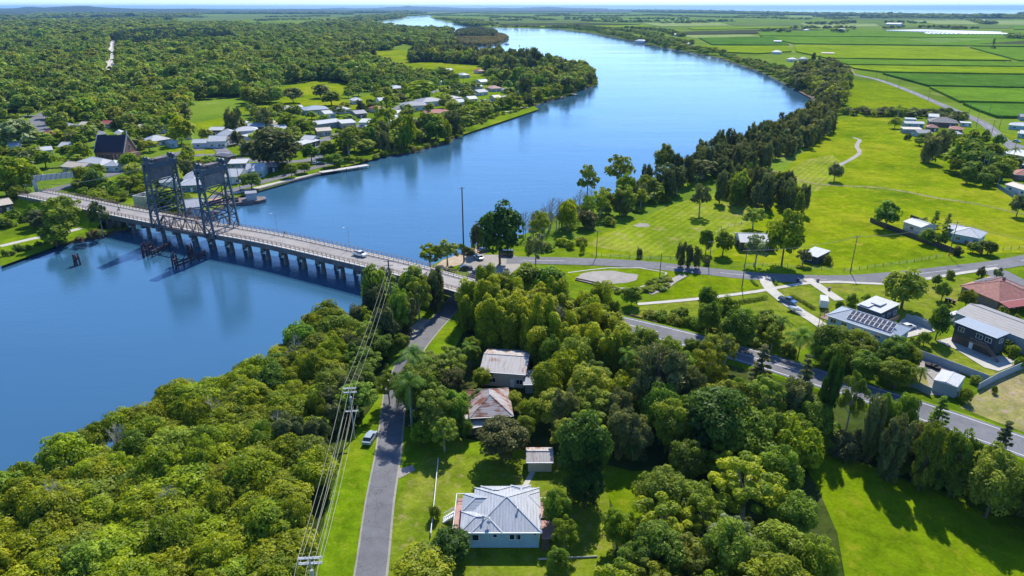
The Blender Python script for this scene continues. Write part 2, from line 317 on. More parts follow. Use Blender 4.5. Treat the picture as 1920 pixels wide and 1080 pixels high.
M['water'] = water_mat()
L = {}
L['mangrove'] = leaf_mat('leaf_mangrove', (0.1489, 0.2107, 0.004536), (0.3369, 0.383, 0.006048), .4, .02, .22)
L['broad'] = leaf_mat('leaf_broad', (0.09953, 0.1665, 0.01087), (0.2089, 0.3013, 0.01553), .35, .025, .28)
L['bright'] = leaf_mat('leaf_bright', (0.1327, 0.2018, 0.005443), (0.2654, 0.3398, 0.007619), .42, .02, .2)
L['gum'] = leaf_mat('leaf_gum', (0.1443, 0.2152, 0.01921), (0.3046, 0.3746, 0.03056), .38, .025, .26)
L['oak'] = leaf_mat('leaf_casuarina', (0.09586, 0.1216, 0.03713), (0.2064, 0.2228, 0.06961), .32, .02, .25)
L['column'] = leaf_mat('leaf_column', (0.1287, 0.1984, 0.007056), (0.3989, 0.435, 0.009877), .42, .015, .15)
L['palm'] = leaf_mat('leaf_palm', (.05, .12, .012), (.2, .32, .03), .35, .01, .1)
L['grey'] = leaf_mat('leaf_silver', (0.149, 0.1955, 0.07245), (0.2981, 0.3565, 0.1449), .35, .02, .15)
L['red'] = leaf_mat('leaf_russet', (.075, .085, .022), (.15, .145, .035), .3, .01, .1)
L['wood'] = leaf_mat('leaf_forest', (0.1408, 0.212, 0.02953), (0.3002, 0.3837, 0.04725), .35, .03, .34)
L['reed'] = leaf_mat('leaf_reed', (0.1782, 0.154, 0.0495), (0.297, 0.242, 0.0792), .3, .02, .2)
L['pinewood'] = leaf_mat('leaf_pine', (.03, .06, .03), (.06, .11, .045), .25, .02, .2)
L['deep'] = leaf_mat('leaf_deep_green', (.03, .075, .008), (.085, .155, .012), .32, .01, .12)
# ---------------------------------------------------------------- vegetation templates
def leaf_mesh(name, cen, rad, cnt, size, tone, mat, seed, inner=.25, rnd_n=.8, up=.25, droop=0.0, aspect=1.0):
    g = np.random.default_rng(seed); cen = np.asarray(cen, float); rad = np.asarray(rad, float)
    if rad.ndim == 1: rad = np.repeat(rad[:, None], 3, 1)
    cnt = np.asarray(cnt if hasattr(cnt, '__len__') else [cnt] * len(cen)); idx = np.repeat(np.arange(len(cen)), cnt); n = len(idx)
    d = g.normal(size=(n, 3)); d[:, 2] += up; d /= np.linalg.norm(d, axis=1)[:, None]
    rr = np.where(g.random(n) < inner, g.uniform(.3, .85, n), g.uniform(.84, 1.08, n))
    pos = cen[idx] + d * rr[:, None] * rad[idx]
    nrm = d + g.normal(size=(n, 3)) * rnd_n * .55 + np.array([0, 0, .75 if size < 1.2 else 1.5]); nrm /= np.linalg.norm(nrm, axis=1)[:, None]
    t = np.cross(nrm, g.normal(size=(n, 3)))
    if droop: t = t * (1 - droop) + np.array([0, 0, -1.0]) * droop
    t /= np.linalg.norm(t, axis=1)[:, None] + 1e-9; b = np.cross(nrm, t)
    s = size * g.uniform(.6, 1.4, n)[:, None]; l = t * s * aspect; w = b * s * .62
    V = np.stack([pos - l, pos - w * .9 + nrm * s * .12, pos + l, pos + w * .9 + nrm * s * .12], 1).reshape(-1, 3)
    F = np.arange(n * 4, dtype=np.int32)
    me = bpy.data.meshes.new(name); me.vertices.add(n * 4); me.vertices.foreach_set('co', V.astype(np.float32).ravel())
    me.loops.add(n * 4); me.loops.foreach_set('vertex_index', F); me.polygons.add(n)
    me.polygons.foreach_set('loop_start', np.arange(0, n * 4, 4, dtype=np.int32)); me.polygons.foreach_set('loop_total', np.full(n, 4, np.int32))
    me.materials.append(mat); me.update(calc_edges=True)
    a = me.attributes.new('tone', 'FLOAT', 'POINT'); tn = np.clip(np.asarray(tone)[idx] + g.normal(size=n) * (.22 if size < 1.2 else .1), 0, 1)
    a.data.foreach_set('value', np.repeat(tn, 4).astype(np.float32)); return me
def spread(n, g, mind, gen, tries=60):
    out = []
    for _ in range(n * tries):
        p = gen(g)
        if all(np.linalg.norm(p - q) > mind for q in out): out.append(p)
        if len(out) >= n: break
    return np.array(out)
def crown_pts(kind, g, n):
    def el(rx, rz, cz, lo=-1.0, shell=(.45, .85)):
        def f(g):
            d = g.normal(size=3); d /= np.linalg.norm(d)
            while d[2] < lo: d = g.normal(size=3); d /= np.linalg.norm(d)
            k = g.uniform(*shell); return np.array([d[0] * rx * k, d[1] * rx * k, cz + d[2] * rz * k])
        return f
    if kind == 'mangrove': return spread(n, g, .2, el(.92, .42, .55, -.25, (.6, .95)))
    if kind == 'broad': return spread(n, g, .2, el(.88, .40, .58, -.75, (.5, .92)))
    if kind == 'bush': return spread(n, g, .2, el(.85, .5, .42, -.5, (.5, .92)))
    if kind == 'gum': return spread(n, g, .26, el(.9, .38, .62, -.6, (.35, 1.0)))
    if kind == 'oak':
        def f(g):
            z = g.uniform(.14, .88); r = (.8 * (1 - ((z - .38) / .62) ** 2 * .45) if z > .38 else .65) * g.uniform(.3, .9); a = g.uniform(0, 6.283); return np.array([math.cos(a) * r, math.sin(a) * r, z])
        return spread(n, g, .12, f)
    if kind == 'column':
        def f(g):
            z = g.uniform(.12, .86); r = (.8 if z < .6 else .62) * g.uniform(.35, 1); a = g.uniform(0, 6.283); return np.array([math.cos(a) * r, math.sin(a) * r, z])
        return spread(n, g, .15, f)
    if kind == 'pine':
        def f(g):
            z = g.uniform(.12, .97); r = (1 - z) * 1.0 * g.uniform(.4, 1) + .04; a = g.uniform(0, 6.283); return np.array([math.cos(a) * r, math.sin(a) * r, round(z * 12) / 12])
        return spread(n, g, .07, f)
SPEC = { # kind: R0, H0, puffs, puff radius(rel R), leaves/puff lod0, leaf size lod0, material, vertical stretch
 'mangrove': (4.2, 7.5, 34, .29, 230, .21, 'mangrove', 1.0), 'broad': (5.5, 11, 46, .26, 230, .26, 'broad', .95), 'bush': (2.2, 2.6, 18, .34, 170, .15, 'bright', 1.0),
 'gum': (5.0, 12, 40, .2, 190, .23, 'gum', .9), 'oak': (3.6, 13, 46, .26, 190, .22, 'oak', 1.9), 'column': (3.0, 14, 34, .34, 240, .22, 'column', 2.3), 'pine': (3.2, 15, 70, .17, 80, .22, 'oak', .5)}
TPL = {}
def template(kind, lod, var, mat=None):
    key = (kind, lod, var, mat)
    if key in TPL: return TPL[key]
    R0, H0, npf, pr, lc, ls, mt, vs = SPEC[kind]; mt = mat or mt
    seed = (sum(map(ord, kind)) * 31 + lod * 7 + var * 101) % 99991; g = np.random.default_rng(seed)
    if lod == 1: npf = int(npf * .75); lc = int(lc * .3); ls = ls * 2.0; pr *= 1.1
    if lod == 2: npf = int(npf * .45); lc = int(lc * .12); ls = ls * 4.0; pr *= 1.3
    if lod == 3: npf = int(npf * .3); lc = int(lc * .06); ls = ls * 7.5; pr *= 1.45
    p = crown_pts(kind, g, npf); cen = p * np.array([R0, R0, H0]); n = len(cen)
    r = pr * R0 * g.uniform(.7, 1.25, n); rad = np.stack([r, r, r * vs * .85], 1)
    if kind == 'oak': rad[:, :2] *= .75
    tone = np.clip(g.normal(.5, .36, n), 0, 1)
    if kind == 'column': tone = np.clip(tone * .6 + .4 * p[:, 2], 0, 1)
    me = leaf_mesh('crown_' + kind, cen, rad, lc, ls, tone, L[mt], seed + 1, inner=.22 if lod < 2 else .1, up=.3,
                   droop=.6 if kind == 'oak' else (.3 if kind == 'column' else 0), aspect=1.5 if kind in ('oak', 'column') else 1.0)
    tb = MB(); r0 = .028 * H0 * (1.2 if kind in ('broad', 'gum') else .8); nn = 7 if lod == 0 else 4
    if kind != 'bush':
        top = Vector((g.uniform(-.1, .1) * R0, g.uniform(-.1, .1) * R0, H0 * (.85 if kind in ('oak', 'column', 'pine') else .55))); mid = Vector((top.x * .2, top.y * .6, H0 * .3))
        tb.tube((0, 0, -.3), mid, r0, r0 * .75, nn); tb.tube(mid, top, r0 * .75, r0 * .35, nn)
        if lod < 2:
            for i in g.permutation(n)[:(12 if lod == 0 else 5)]:
                a = mid.lerp(top, float(g.uniform(0, 1))); tb.tube(a, Vector(cen[i]) * .97, r0 * .38, r0 * .08, 5 if lod == 0 else 3, cap=False)
    else: tb.tube((0, 0, -.2), (0, 0, H0 * .4), .08, .05, 5)
    tm = tb.mesh('trunk_' + kind, M['bark_pale'] if kind == 'gum' else M['bark'], smooth=True)
    TPL[key] = (me, tm, R0, H0); return TPL[key]
KNAME = {'mangrove': ('mangrove_tree', 'mangrove'), 'broad': ('broadleaf_tree', 'tree'), 'bush': ('shrub', 'shrub'), 'gum': ('gum_tree', 'tree'),
         'oak': ('casuarina_tree', 'tree'), 'column': ('columnar_tree', 'tree'), 'pine': ('pine_tree', 'pine tree')}
tree_log = []
def tree(kind, X, Y, r, h, label, group=None, mat=None, lod=None, z=0.0, name=None):
    if lod is None:
        d = math.hypot(X, Y); lod = 0 if d < 175 else (1 if d < 420 else 2)
    me, tm, R0, H0 = template(kind, lod, rnd.randrange(4 if lod == 0 else 5), mat)
    nm, cat = KNAME[kind]; e = empty(name or nm, (X, Y, z), rnd.uniform(0, 6.28)); tag(e, label, cat, group)
    e.scale = (r / R0 * rnd.uniform(.94, 1.06), r / R0 * rnd.uniform(.94, 1.06), h / H0)
    link('crown', me, e)
    if kind != 'bush' or lod == 0: link('trunk', tm, e)
    tree_log.append((X, Y, r)); return e
def tree_px(kind, cx, cy, rpx, h, label, group=None, mat=None, k=.6, **kw):
    p = G(cx, cy, h * k); d = (p - Vector((0, 0, CAMH))); dep = d.y * CP - d.z * SP
    return tree(kind, p.x, p.y, rpx / 1280 * dep, h, label, group, mat, **kw)
def crown_region(poly, zc):   # pixel outline of a canopy at height zc -> world polygon
    return [(q.x, q.y) for q in (G(p[0], p[1], zc) for p in poly)]
def scatter(poly, sp, seed=1, jitter=.95, maxn=200000):
    """jittered-grid points inside a world polygon"""
    g = np.random.default_rng(seed); P = np.array(poly); lo = P.min(0); hi = P.max(0)
    xs = np.arange(lo[0], hi[0], sp); ys = np.arange(lo[1], hi[1], sp * .87)
    X, Y = np.meshgrid(xs, ys); X[1::2] += sp / 2; X = X.ravel(); Y = Y.ravel()
    X = X + g.uniform(-.5, .5, X.size) * sp * jitter; Y = Y + g.uniform(-.5, .5, Y.size) * sp * jitter
    k = pip(X, Y, poly); return X[k][:maxn], Y[k][:maxn]
def palm(X, Y, h, label, group=None, r=3.4, trunkmat='palm_trunk', fronds=15, z=0, name='palm_tree', lod=0):
    key = ('palm', lod, fronds)
    if key not in TPL:
        g = np.random.default_rng(fronds); V = []; F = []; tone = []
        for f in range(fronds):
            a = f * 2.4 + g.uniform(-.2, .2); el = g.uniform(.15, 1.0) if f > 3 else 1.15; Lf = g.uniform(.85, 1.15); ft = float(g.uniform(0, 1)); seg = 15 if lod == 0 else 7
            pts = []
            for i in range(seg + 1):
                t = i / seg; rr = Lf * (t * math.cos(el) + .18 * t * t); zz = Lf * (t * math.sin(el) - .85 * t * t * (1.1 - .35 * math.sin(el))); pts.append(Vector((math.cos(a) * rr, math.sin(a) * rr, zz)))
            for i in range(seg):
                p, q = pts[i], pts[i + 1]; d = (q - p).normalized(); s_ = d.cross(Vector((0, 0, 1))).normalized(); upv = s_.cross(d); t = (i + .5) / seg
                wl = .17 * math.sin(math.pi * (.14 + .8 * t)) + .03
                for sg in (-1, 1):
                    for jj in range(2):
                        b0 = p.lerp(q, jj * .5); b1 = p.lerp(q, jj * .5 + (.46 if lod == 0 else .5)); tip = (b0 + b1) / 2 + s_ * sg * wl - Vector((0, 0, wl * (.25 + .5 * float(g.random())))) + d * wl * .6; t2 = tip - d * .015
                        b = len(V); V += [b0, b1, tip, t2]; F.append((b, b + 1, b + 2, b + 3)); tone += [ft * .7 + float(g.uniform(0, .3))] * 4
        me = bpy.data.meshes.new('fronds'); me.from_pydata(V, [], F); me.materials.append(L['palm']); a = me.attributes.new('tone', 'FLOAT', 'POINT'); a.data.foreach_set('value', tone); TPL[key] = me
    e = empty(name, (X, Y, z), rnd.uniform(0, 6)); tag(e, label, 'palm', group)
    tb = MB(); tb.tube((0, 0, -.2), (.15, 0, h * .5), .3 if h > 8 else .16, .22 if h > 8 else .12, 8); tb.tube((.15, 0, h * .5), (.1, .1, h), .22 if h > 8 else .12, .14, 8)
    tb.build('trunk', M[trunkmat], e, True); c = link('crown', TPL[key], e, (.1, .1, h)); c.scale = (r, r, r); return e
def stuff_forest(name, label, X, Y, Rr, H, kinds, seed, lod=2, zbase=None, parent_kind='stuff'):
    """one object: points that carry a tree each (geometry nodes instances)"""
    g = np.random.default_rng(seed); n = len(X)
    co = bpy.data.collections.new(name + '_source'); k = 0; scl = []
    for kd, mat, w in kinds:
        for var in range(3):
            me, tm, R0, H0 = template(kd, lod, var, mat); o = bpy.data.objects.new('%03d_%s' % (k, kd), me); co.objects.link(o); scl.append((R0, H0, w / 3)); k += 1
    wts = np.array([s[2] for s in scl]); wts /= wts.sum(); idx = g.choice(k, n, p=wts)
    R0 = np.array([s[0] for s in scl])[idx]; H0 = np.array([s[1] for s in scl])[idx]
    me = bpy.data.meshes.new(name); me.vertices.add(n); Z = np.zeros(n) if zbase is None else zbase
    me.vertices.foreach_set('co', np.stack([X, Y, Z], 1).astype(np.float32).ravel())
    a = me.attributes.new('tree_scale', 'FLOAT_VECTOR', 'POINT'); a.data.foreach_set('vector', np.stack([Rr / R0, Rr / R0, H / H0], 1).astype(np.float32).ravel())
    a = me.attributes.new('tree_kind', 'INT', 'POINT'); a.data.foreach_set('value', idx.astype(np.int32))
    a = me.attributes.new('tree_turn', 'FLOAT_VECTOR', 'POINT'); t = np.zeros((n, 3)); t[:, 2] = g.uniform(0, 6.28, n); a.data.foreach_set('vector', t.astype(np.float32).ravel())
    o = bpy.data.objects.new(name, me); C.objects.link(o); tag(o, label, 'forest', kind=parent_kind)
    ng = bpy.data.node_groups.new(name + '_nodes', 'GeometryNodeTree'); ng.interface.new_socket('Geometry', in_out='INPUT', socket_type='NodeSocketGeometry'); ng.interface.new_socket('Geometry', in_out='OUTPUT', socket_type='NodeSocketGeometry')
    gi = ng.nodes.new('NodeGroupInput'); go = ng.nodes.new('NodeGroupOutput'); ip = ng.nodes.new('GeometryNodeInstanceOnPoints'); ci = ng.nodes.new('GeometryNodeCollectionInfo')
    ci.inputs['Collection'].default_value = co; ci.inputs['Separate Children'].default_value = True; ci.inputs['Reset Children'].default_value = True; ip.inputs['Pick Instance'].default_value = True
    def na(nm, dt): x = ng.nodes.new('GeometryNodeInputNamedAttribute'); x.data_type = dt; x.inputs['Name'].default_value = nm; return x.outputs['Attribute']
    ng.links.new(gi.outputs[0], ip.inputs['Points']); ng.links.new(ci.outputs[0], ip.inputs['Instance']); ng.links.new(na('tree_kind', 'INT'), ip.inputs['Instance Index'])
    e2r = ng.nodes.new('FunctionNodeEulerToRotation'); ng.links.new(na('tree_turn', 'FLOAT_VECTOR'), e2r.inputs[0]); ng.links.new(e2r.outputs[0], ip.inputs['Rotation'])
    ng.links.new(na('tree_scale', 'FLOAT_VECTOR'), ip.inputs['Scale']); ng.links.new(ip.outputs[0], go.inputs[0])
    md = o.modifiers.new('trees', 'NODES'); md.node_group = ng; return o
# ---------------------------------------------------------------- land, river, sea
LEFT_BANK = [(-700, 650), (-200, 520), (0, 482), (60, 464), (130, 452), (190, 440), (225, 428), (240, 415), (300, 405), (390, 395), (420, 385), (455, 363), (520, 345), (580, 330),
  (620, 320), (660, 308), (715, 292), (760, 285), (810, 274), (845, 263), (866, 242), (905, 226), (930, 218), (965, 210), (990, 200), (1020, 190), (1060, 180), (1085, 168), (1112, 160),
  (1117, 150), (1110, 140), (1080, 131), (1000, 119), (930, 113), (880, 107), (860, 96), (846, 84), (848, 74), (846, 65), (835, 60), (800, 55.5), (740, 52), (690, 46.5), (698, 42), (755, 34.5), (768, 28.5)]
RIGHT_BANK = [(812, 28.5), (806, 33), (825, 38), (843, 42), (870, 47), (905, 51), (1045, 54), (1100, 60), (1170, 73), (1240, 88), (1280, 95), (1350, 108), (1430, 135), (1490, 165), (1532, 183),
  (1537, 200), (1515, 228), (1440, 265), (1380, 282), (1290, 312), (1180, 362), (1090, 392), (1030, 408), (975, 445), (905, 457), (880, 470), (862, 478), (835, 484), (800, 502), (765, 522), (715, 548), (650, 596),
  (520, 690), (400, 750), (300, 800), (180, 858), (80, 915), (0, 965), (-500, 1250)]
RIVER = [(p.x, p.y) for p in GL(LEFT_BANK + RIGHT_BANK)]
RIVER += [(-400, 20), (-700, 100)]
ISLAND_PX = [(852, 77), (870, 83), (905, 85), (935, 81), (953, 72.5), (945, 66), (915, 60), (885, 57), (862, 61), (851, 69)]
ISLAND = [(p.x, p.y) for p in GL(ISLAND_PX)]
coast = [(p.x, p.y) for p in GL([(2700, 42), (2300, 36), (1920, 30.5), (1760, 29.2), (1600, 27.6), (1500, 25.5), (1400, 23.2), (1250, 19.8), (1140, 17.6)])]
coast = [c for c in coast if c[1] < 44000]
OUT = [(-45000, -3000), (3000, -3000), (9000, -500)] + coast + [(coast[-1][0], 45000), (-45000, 45000)]
def loop_edges(a, n): return [(a + i, a + (i + 1) % n) for i in range(n)]
pts = [Vector(p) for p in OUT + RIVER + ISLAND]; ed = loop_edges(0, len(OUT)) + loop_edges(len(OUT), len(RIVER)) + loop_edges(len(OUT) + len(RIVER), len(ISLAND))
vo, eo, fo, *_ = delaunay_2d_cdt(pts, ed, [], 0, 1e-4)
cx = np.array([sum(vo[i].x for i in f) / len(f) for f in fo]); cy = np.array([sum(vo[i].y for i in f) / len(f) for f in fo])
keep = pip(cx, cy, OUT) & (~pip(cx, cy, RIVER) | pip(cx, cy, ISLAND))
gm = MB(); gm.add([(v.x, v.y, 0) for v in vo], [f for f, k in zip(fo, keep) if k])
ground = gm.build('ground', M['grass_far']); tag(ground, kind='structure')
def bank_skirt(loop, name, closed=True, drop=-2.2, out=2.0, mat='mud'):
    # a sloping bank that runs from the land edge down under the water
    m = MB(); n = len(loop); A = [Vector((p[0], p[1], 0)) for p in loop]; cen_in = []
    area = sum(A[i].x * A[(i + 1) % n].y - A[(i + 1) % n].x * A[i].y for i in range(n)); sg = 1 if area > 0 else -1
    vs = []
    for i in range(n):
        d = (A[(i + 1) % n] - A[i - 1]).normalized(); nr = Vector((-d.y, d.x, 0)) * sg
        vs += [A[i] + Vector((0, 0, -.002)), A[i] + nr * out + Vector((0, 0, drop))]
    m.add(vs, [(2 * i, 2 * ((i + 1) % n), 2 * ((i + 1) % n) + 1, 2 * i + 1) for i in range(n)]); tag(m.build(name, M[mat]), kind='structure')
bank_skirt(RIVER, 'river_bank'); bank_skirt(ISLAND[::1], 'island_bank', out=-3.0)
w = MB(); w.add([(-45000, -3000, -.9), (60000, -3000, -.9), (60000, 45000, -.9), (-45000, 45000, -.9)], [(0, 1, 2, 3)]); tag(w.build('water', M['water']), kind='structure')

def sheet(name, px, mat, z, kind='structure', h=None, label=None, world=False, cat=None):
    """flat ground cover from a pixel outline; z above the ground; h makes it a standing crop"""
    P = [Vector((p[0], p[1], 0)) for p in px] if world else GL(px, 0)
    m = MB()
    if h is None:
        tri, _, f, *_ = delaunay_2d_cdt([Vector((p.x, p.y)) for p in P], loop_edges(0, len(P)), [], 1, 1e-5); m.add([(v.x, v.y, z) for v in tri], f)
        for i, fc in enumerate(m.f):   # face up
            a, b, c = (Vector(m.v[k]) for k in fc[:3])
            if (b - a).cross(c - a).z < 0: m.f[i] = fc[::-1]
    else: m.prism([(p.x, p.y) for p in P], z, h)
    o = m.build(name, M[mat]); tag(o, label, cat, kind=kind); return o
CLEAR = []     # pixel outlines kept free of scattered trees
def rnd_poly(cx, cy, rx, ry, n=22, seed=1, wob=.12):
    g = random.Random(seed); return [(cx + math.cos(2 * math.pi * i / n) * rx * g.uniform(1 - wob, 1 + wob), cy + math.sin(2 * math.pi * i / n) * ry * g.uniform(1 - wob, 1 + wob)) for i in range(n)]
# near ground covers (each a few centimetres above the sheet below)
sheet('grass_field', [(560, 1300), (560, 880), (640, 640), (690, 600), (860, 480), (960, 450), (1010, 480), (1120, 430), (1300, 400), (1500, 330), (1560, 200), (1900, 250), (2300, 300), (3000, 700), (2600, 1300)], 'grass', .02)
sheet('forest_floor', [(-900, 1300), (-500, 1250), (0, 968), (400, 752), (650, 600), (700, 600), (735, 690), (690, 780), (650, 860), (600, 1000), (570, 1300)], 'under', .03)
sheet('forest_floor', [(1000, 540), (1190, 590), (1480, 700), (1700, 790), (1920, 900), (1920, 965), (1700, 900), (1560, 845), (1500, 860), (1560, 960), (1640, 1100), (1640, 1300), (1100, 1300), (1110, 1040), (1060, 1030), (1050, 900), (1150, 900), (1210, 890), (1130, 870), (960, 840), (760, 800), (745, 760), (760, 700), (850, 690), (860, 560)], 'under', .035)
sheet('meadow', [(1120, 480), (1075, 465), (1150, 430), (1260, 385), (1400, 345), (1470, 320), (1560, 230), (1600, 218), (1680, 222), (1740, 262), (1800, 318), (1920, 372), (2100, 440), (2000, 470), (1800, 478), (1600, 505), (1450, 498), (1300, 480)], 'meadow', .03)
sheet('mown_paddock', [(1150, 470), (1098, 458), (1180, 420), (1290, 375), (1390, 352), (1440, 360), (1420, 410), (1340, 470), (1300, 482), (1230, 480)], 'mown_rows', .06)
sheet('mown_paddock', [(1440, 345), (1510, 300), (1560, 290), (1585, 310), (1560, 345), (1530, 360)], 'mown_rows', .06)
sheet('meadow', [(1570, 205), (1600, 150), (1650, 152), (1720, 178), (1800, 214), (1800, 224), (1600, 216)], 'meadow_bright', .06)
sheet('meadow', [(1700, 430), (1540, 400), (1520, 360), (1570, 345), (1800, 360), (1920, 400), (2000, 440), (1920, 465), (1760, 470)], 'meadow', .05)
sheet('lawn', [(690, 1300), (735, 960), (770, 890), (800, 850), (1040, 860), (1060, 910), (1140, 905), (1150, 1050), (1100, 1300)], 'lawn', .05)
sheet('lawn', [(1130, 905), (1160, 885), (1300, 880), (1300, 960), (1160, 975)], 'meadow_bright', .06)
sheet('lawn', [(1505, 850), (1560, 845), (1700, 905), (1920, 990), (2400, 1150), (2400, 1400), (1640, 1400), (1570, 1000)], 'meadow_bright', .05)
sheet('verge', [(560, 1300), (610, 960), (650, 830), (700, 760), (730, 690), (760, 620), (800, 590), (840, 585), (800, 640), (770, 690), (742, 760), (720, 850), (690, 960), (640, 1300)], 'verge', .05)
sheet('verge', [(860, 580), (880, 600), (850, 660), (820, 700), (780, 700), (790, 650)], 'verge', .055)
sheet('lawn', [(1180, 590), (1200, 562), (1300, 520), (1420, 522), (1500, 530), (1640, 533), (1700, 540), (1740, 600), (1620, 600), (1560, 575), (1530, 640), (1500, 660), (1400, 640), (1290, 615)], 'lawn', .05)
sheet('lawn', [(1245, 548), (1300, 514), (1420, 524), (1425, 540), (1330, 552), (1200, 568)], 'meadow_bright', .07)
sheet('verge', [(1020, 505), (1200, 502), (1290, 512), (1240, 550), (1150, 545), (1060, 525)], 'meadow_bright', .06)
sheet('lawn', [(1700, 545), (1790, 520), (1830, 520), (1800, 560), (1790, 600), (1745, 610), (1680, 585)], 'lawn', .06)
sheet('lawn', [(1700, 640), (1790, 628), (1900, 690), (1855, 706), (1690, 640)], 'lawn', .06)
sheet('yard_soil', [(1697, 650), (1740, 668), (1800, 700), (1800, 745), (1740, 740), (1720, 700), (1690, 680)], 'gravel', .065)
sheet('lawn', [(1700, 690), (1735, 696), (1745, 740), (1700, 725)], 'dry', .07)
sheet('dry_lawn', [(1860, 712), (1925, 685), (2200, 800), (2100, 840), (1930, 815), (1800, 765), (1830, 740)], 'dry', .05)
sheet('gravel_patch', rnd_poly(1140, 521, 58, 12, seed=3), 'gravel', .09)
sheet('gravel_patch', rnd_poly(1203, 423, 14, 3.5, seed=5, wob=.3), 'gravel', .1)
sheet('sand', [(880, 470), (905, 455), (920, 470), (880, 492), (830, 505), (800, 512), (830, 488)], 'sand', .06)
sheet('beach', [(1500, 166), (1534, 182), (1540, 200), (1530, 203), (1524, 186), (1494, 170)], 'mud', .05)
sheet('grass_field', [(0, 500), (0, 400), (100, 350), (300, 300), (500, 235), (850, 130), (940, 150), (1010, 205), (860, 255), (715, 294), (455, 366), (240, 420), (130, 453)], 'grass', .02)
# town clearings and lawns
TOWN_LAWNS = [[(360, 232), (430, 218), (445, 235), (395, 258), (380, 262)], [(440, 200), (620, 190), (700, 180), (700, 200), (560, 215), (450, 212)], [(520, 165), (600, 150), (660, 160), (640, 200), (530, 210)], [(770, 118), (800, 116), (900, 122), (915, 138), (870, 148), (760, 146), (700, 118), (700, 96), (770, 92)],
  [(855, 242), (905, 226), (900, 216), (870, 225)], [(300, 275), (350, 268), (420, 290), (330, 300)], [(440, 302), (490, 300), (485, 308), (440, 307)], [(430, 347), (520, 325), (540, 320), (520, 332), (450, 352)], [(60, 380), (110, 372), (200, 385), (190, 400), (60, 430)],
  [(0, 452), (100, 432), (190, 415), (215, 422), (130, 447), (0, 475)], [(0, 212), (30, 212), (30, 222), (0, 226)], [(68, 226), (90, 232), (85, 245), (72, 240)], [(210, 300), (330, 300), (300, 330), (150, 345)], [(840, 145), (925, 140), (905, 165), (860, 165)], [(815, 168), (850, 160), (840, 175), (815, 178)], [(880, 172), (945, 172), (940, 190), (880, 190)]]
for k, q in enumerate(TOWN_LAWNS): sheet('lawn', q, 'meadow' if k in (0, 1, 2, 3, 5) else 'verge', .05 + .004 * k); CLEAR.append(q)

# ---------------------------------------------------------------- roads
def road(name, px, w, mat, z=.12, off=0, kind='structure', skirt=0, step=6):
    P = smooth_line(GL(px), step); o = ribbon(P, w, z, off, skirt).build(name, M[mat]); tag(o, kind=kind); return P
def marking(P, off, w=.14, dash=None, z=.13, mat='paint', i0=0, i1=None):
    m = MB(); n = len(P); acc = 0
    for i in range(i0, (i1 or n) - 1):
        s0, s1 = side(P, i), side(P, i + 1); a = P[i] + s0 * off; b = P[i + 1] + s1 * off; Ls = (b - a).length; acc += Ls
        if dash and int(acc / dash) % 2: continue
        m.add([a + s0 * w / 2 + Vector((0, 0, z)), a - s0 * w / 2 + Vector((0, 0, z)), b - s1 * w / 2 + Vector((0, 0, z)), b + s1 * w / 2 + Vector((0, 0, z))], [(0, 1, 2, 3)])
    o = m.build('road_marking', M[mat]); tag(o, kind='structure'); return o
LANE = [(655, 1330), (680, 1180), (700, 1040), (712, 940), (728, 850), (735, 790), (740, 740), (762, 680), (785, 645), (810, 615), (838, 585), (860, 556), (880, 534), (900, 510), (912, 498)]
lane = road('lane', LANE, 4.6, 'asphalt', .12); marking(lane, 2.42, .35, z=.10, mat='gravel'); marking(lane, -2.45, .45, z=.10, mat='gravel')
sheet('gravel_shoulder', [(758, 625), (790, 598), (805, 600), (780, 640), (765, 680), (755, 660)], 'gravel', .09)
sheet('gravel_shoulder', [(744, 880), (775, 873), (778, 882), (748, 898)], 'gravel', .09)
sheet('car_park', [(862, 500), (878, 488), (900, 478), (960, 478), (975, 484), (975, 500), (950, 520), (905, 522), (880, 512)], 'gravel', .09)
RIVERRD = [(950, 488), (1020, 489), (1100, 491), (1200, 496), (1300, 506), (1400, 517), (1500, 523), (1600, 524), (1700, 516), (1800, 505), (1870, 497), (1960, 480), (2100, 450)]
rr = road('road', RIVERRD, 7.0, 'asphalt', .13)
road('road', [(1830, 502), (1870, 512), (1925, 545), (2050, 620)], 9, 'asphalt', .15)
NORTH = [(1596, 139), (1640, 148), (1690, 165), (1750, 190), (1810, 216), (1845, 232), (1862, 246), (1880, 262), (1925, 295), (2000, 340)]
nr = road('road', NORTH, 7.5, 'asphalt', .14); road('road', [(1890, 268), (1925, 278), (1990, 290)], 7, 'asphalt', .15)
FARLEFT = [(218, 68), (216, 85), (212, 105), (207, 130), (203, 150)]
hw = road('highway', FARLEFT, 22, 'concrete', .3); CLEAR.append([(203, 76), (222, 76), (224, 110), (221, 140), (212, 165), (190, 165), (200, 110)])
marking(hw, 7.5, 1.2, z=.35); marking(hw, -7.5, 1.2, z=.35); sheet('verge', [(203, 80), (210, 80), (203, 140), (193, 158)], 'meadow', .2)
road('highway', [(150, 180), (115, 199), (80, 216), (68, 232), (85, 250), (95, 262)], 11, 'asphalt', .12); road('highway', [(-60, 222), (0, 222), (40, 219), (75, 217)], 12, 'asphalt', .13)
CLEAR += [[(125, 190), (85, 205), (60, 218), (60, 240), (90, 250), (100, 235), (95, 222), (130, 205)], [(-60, 212), (70, 212), (62, 234), (-60, 236)], [(-50, 74), (60, 70), (60, 76), (-50, 78)]]
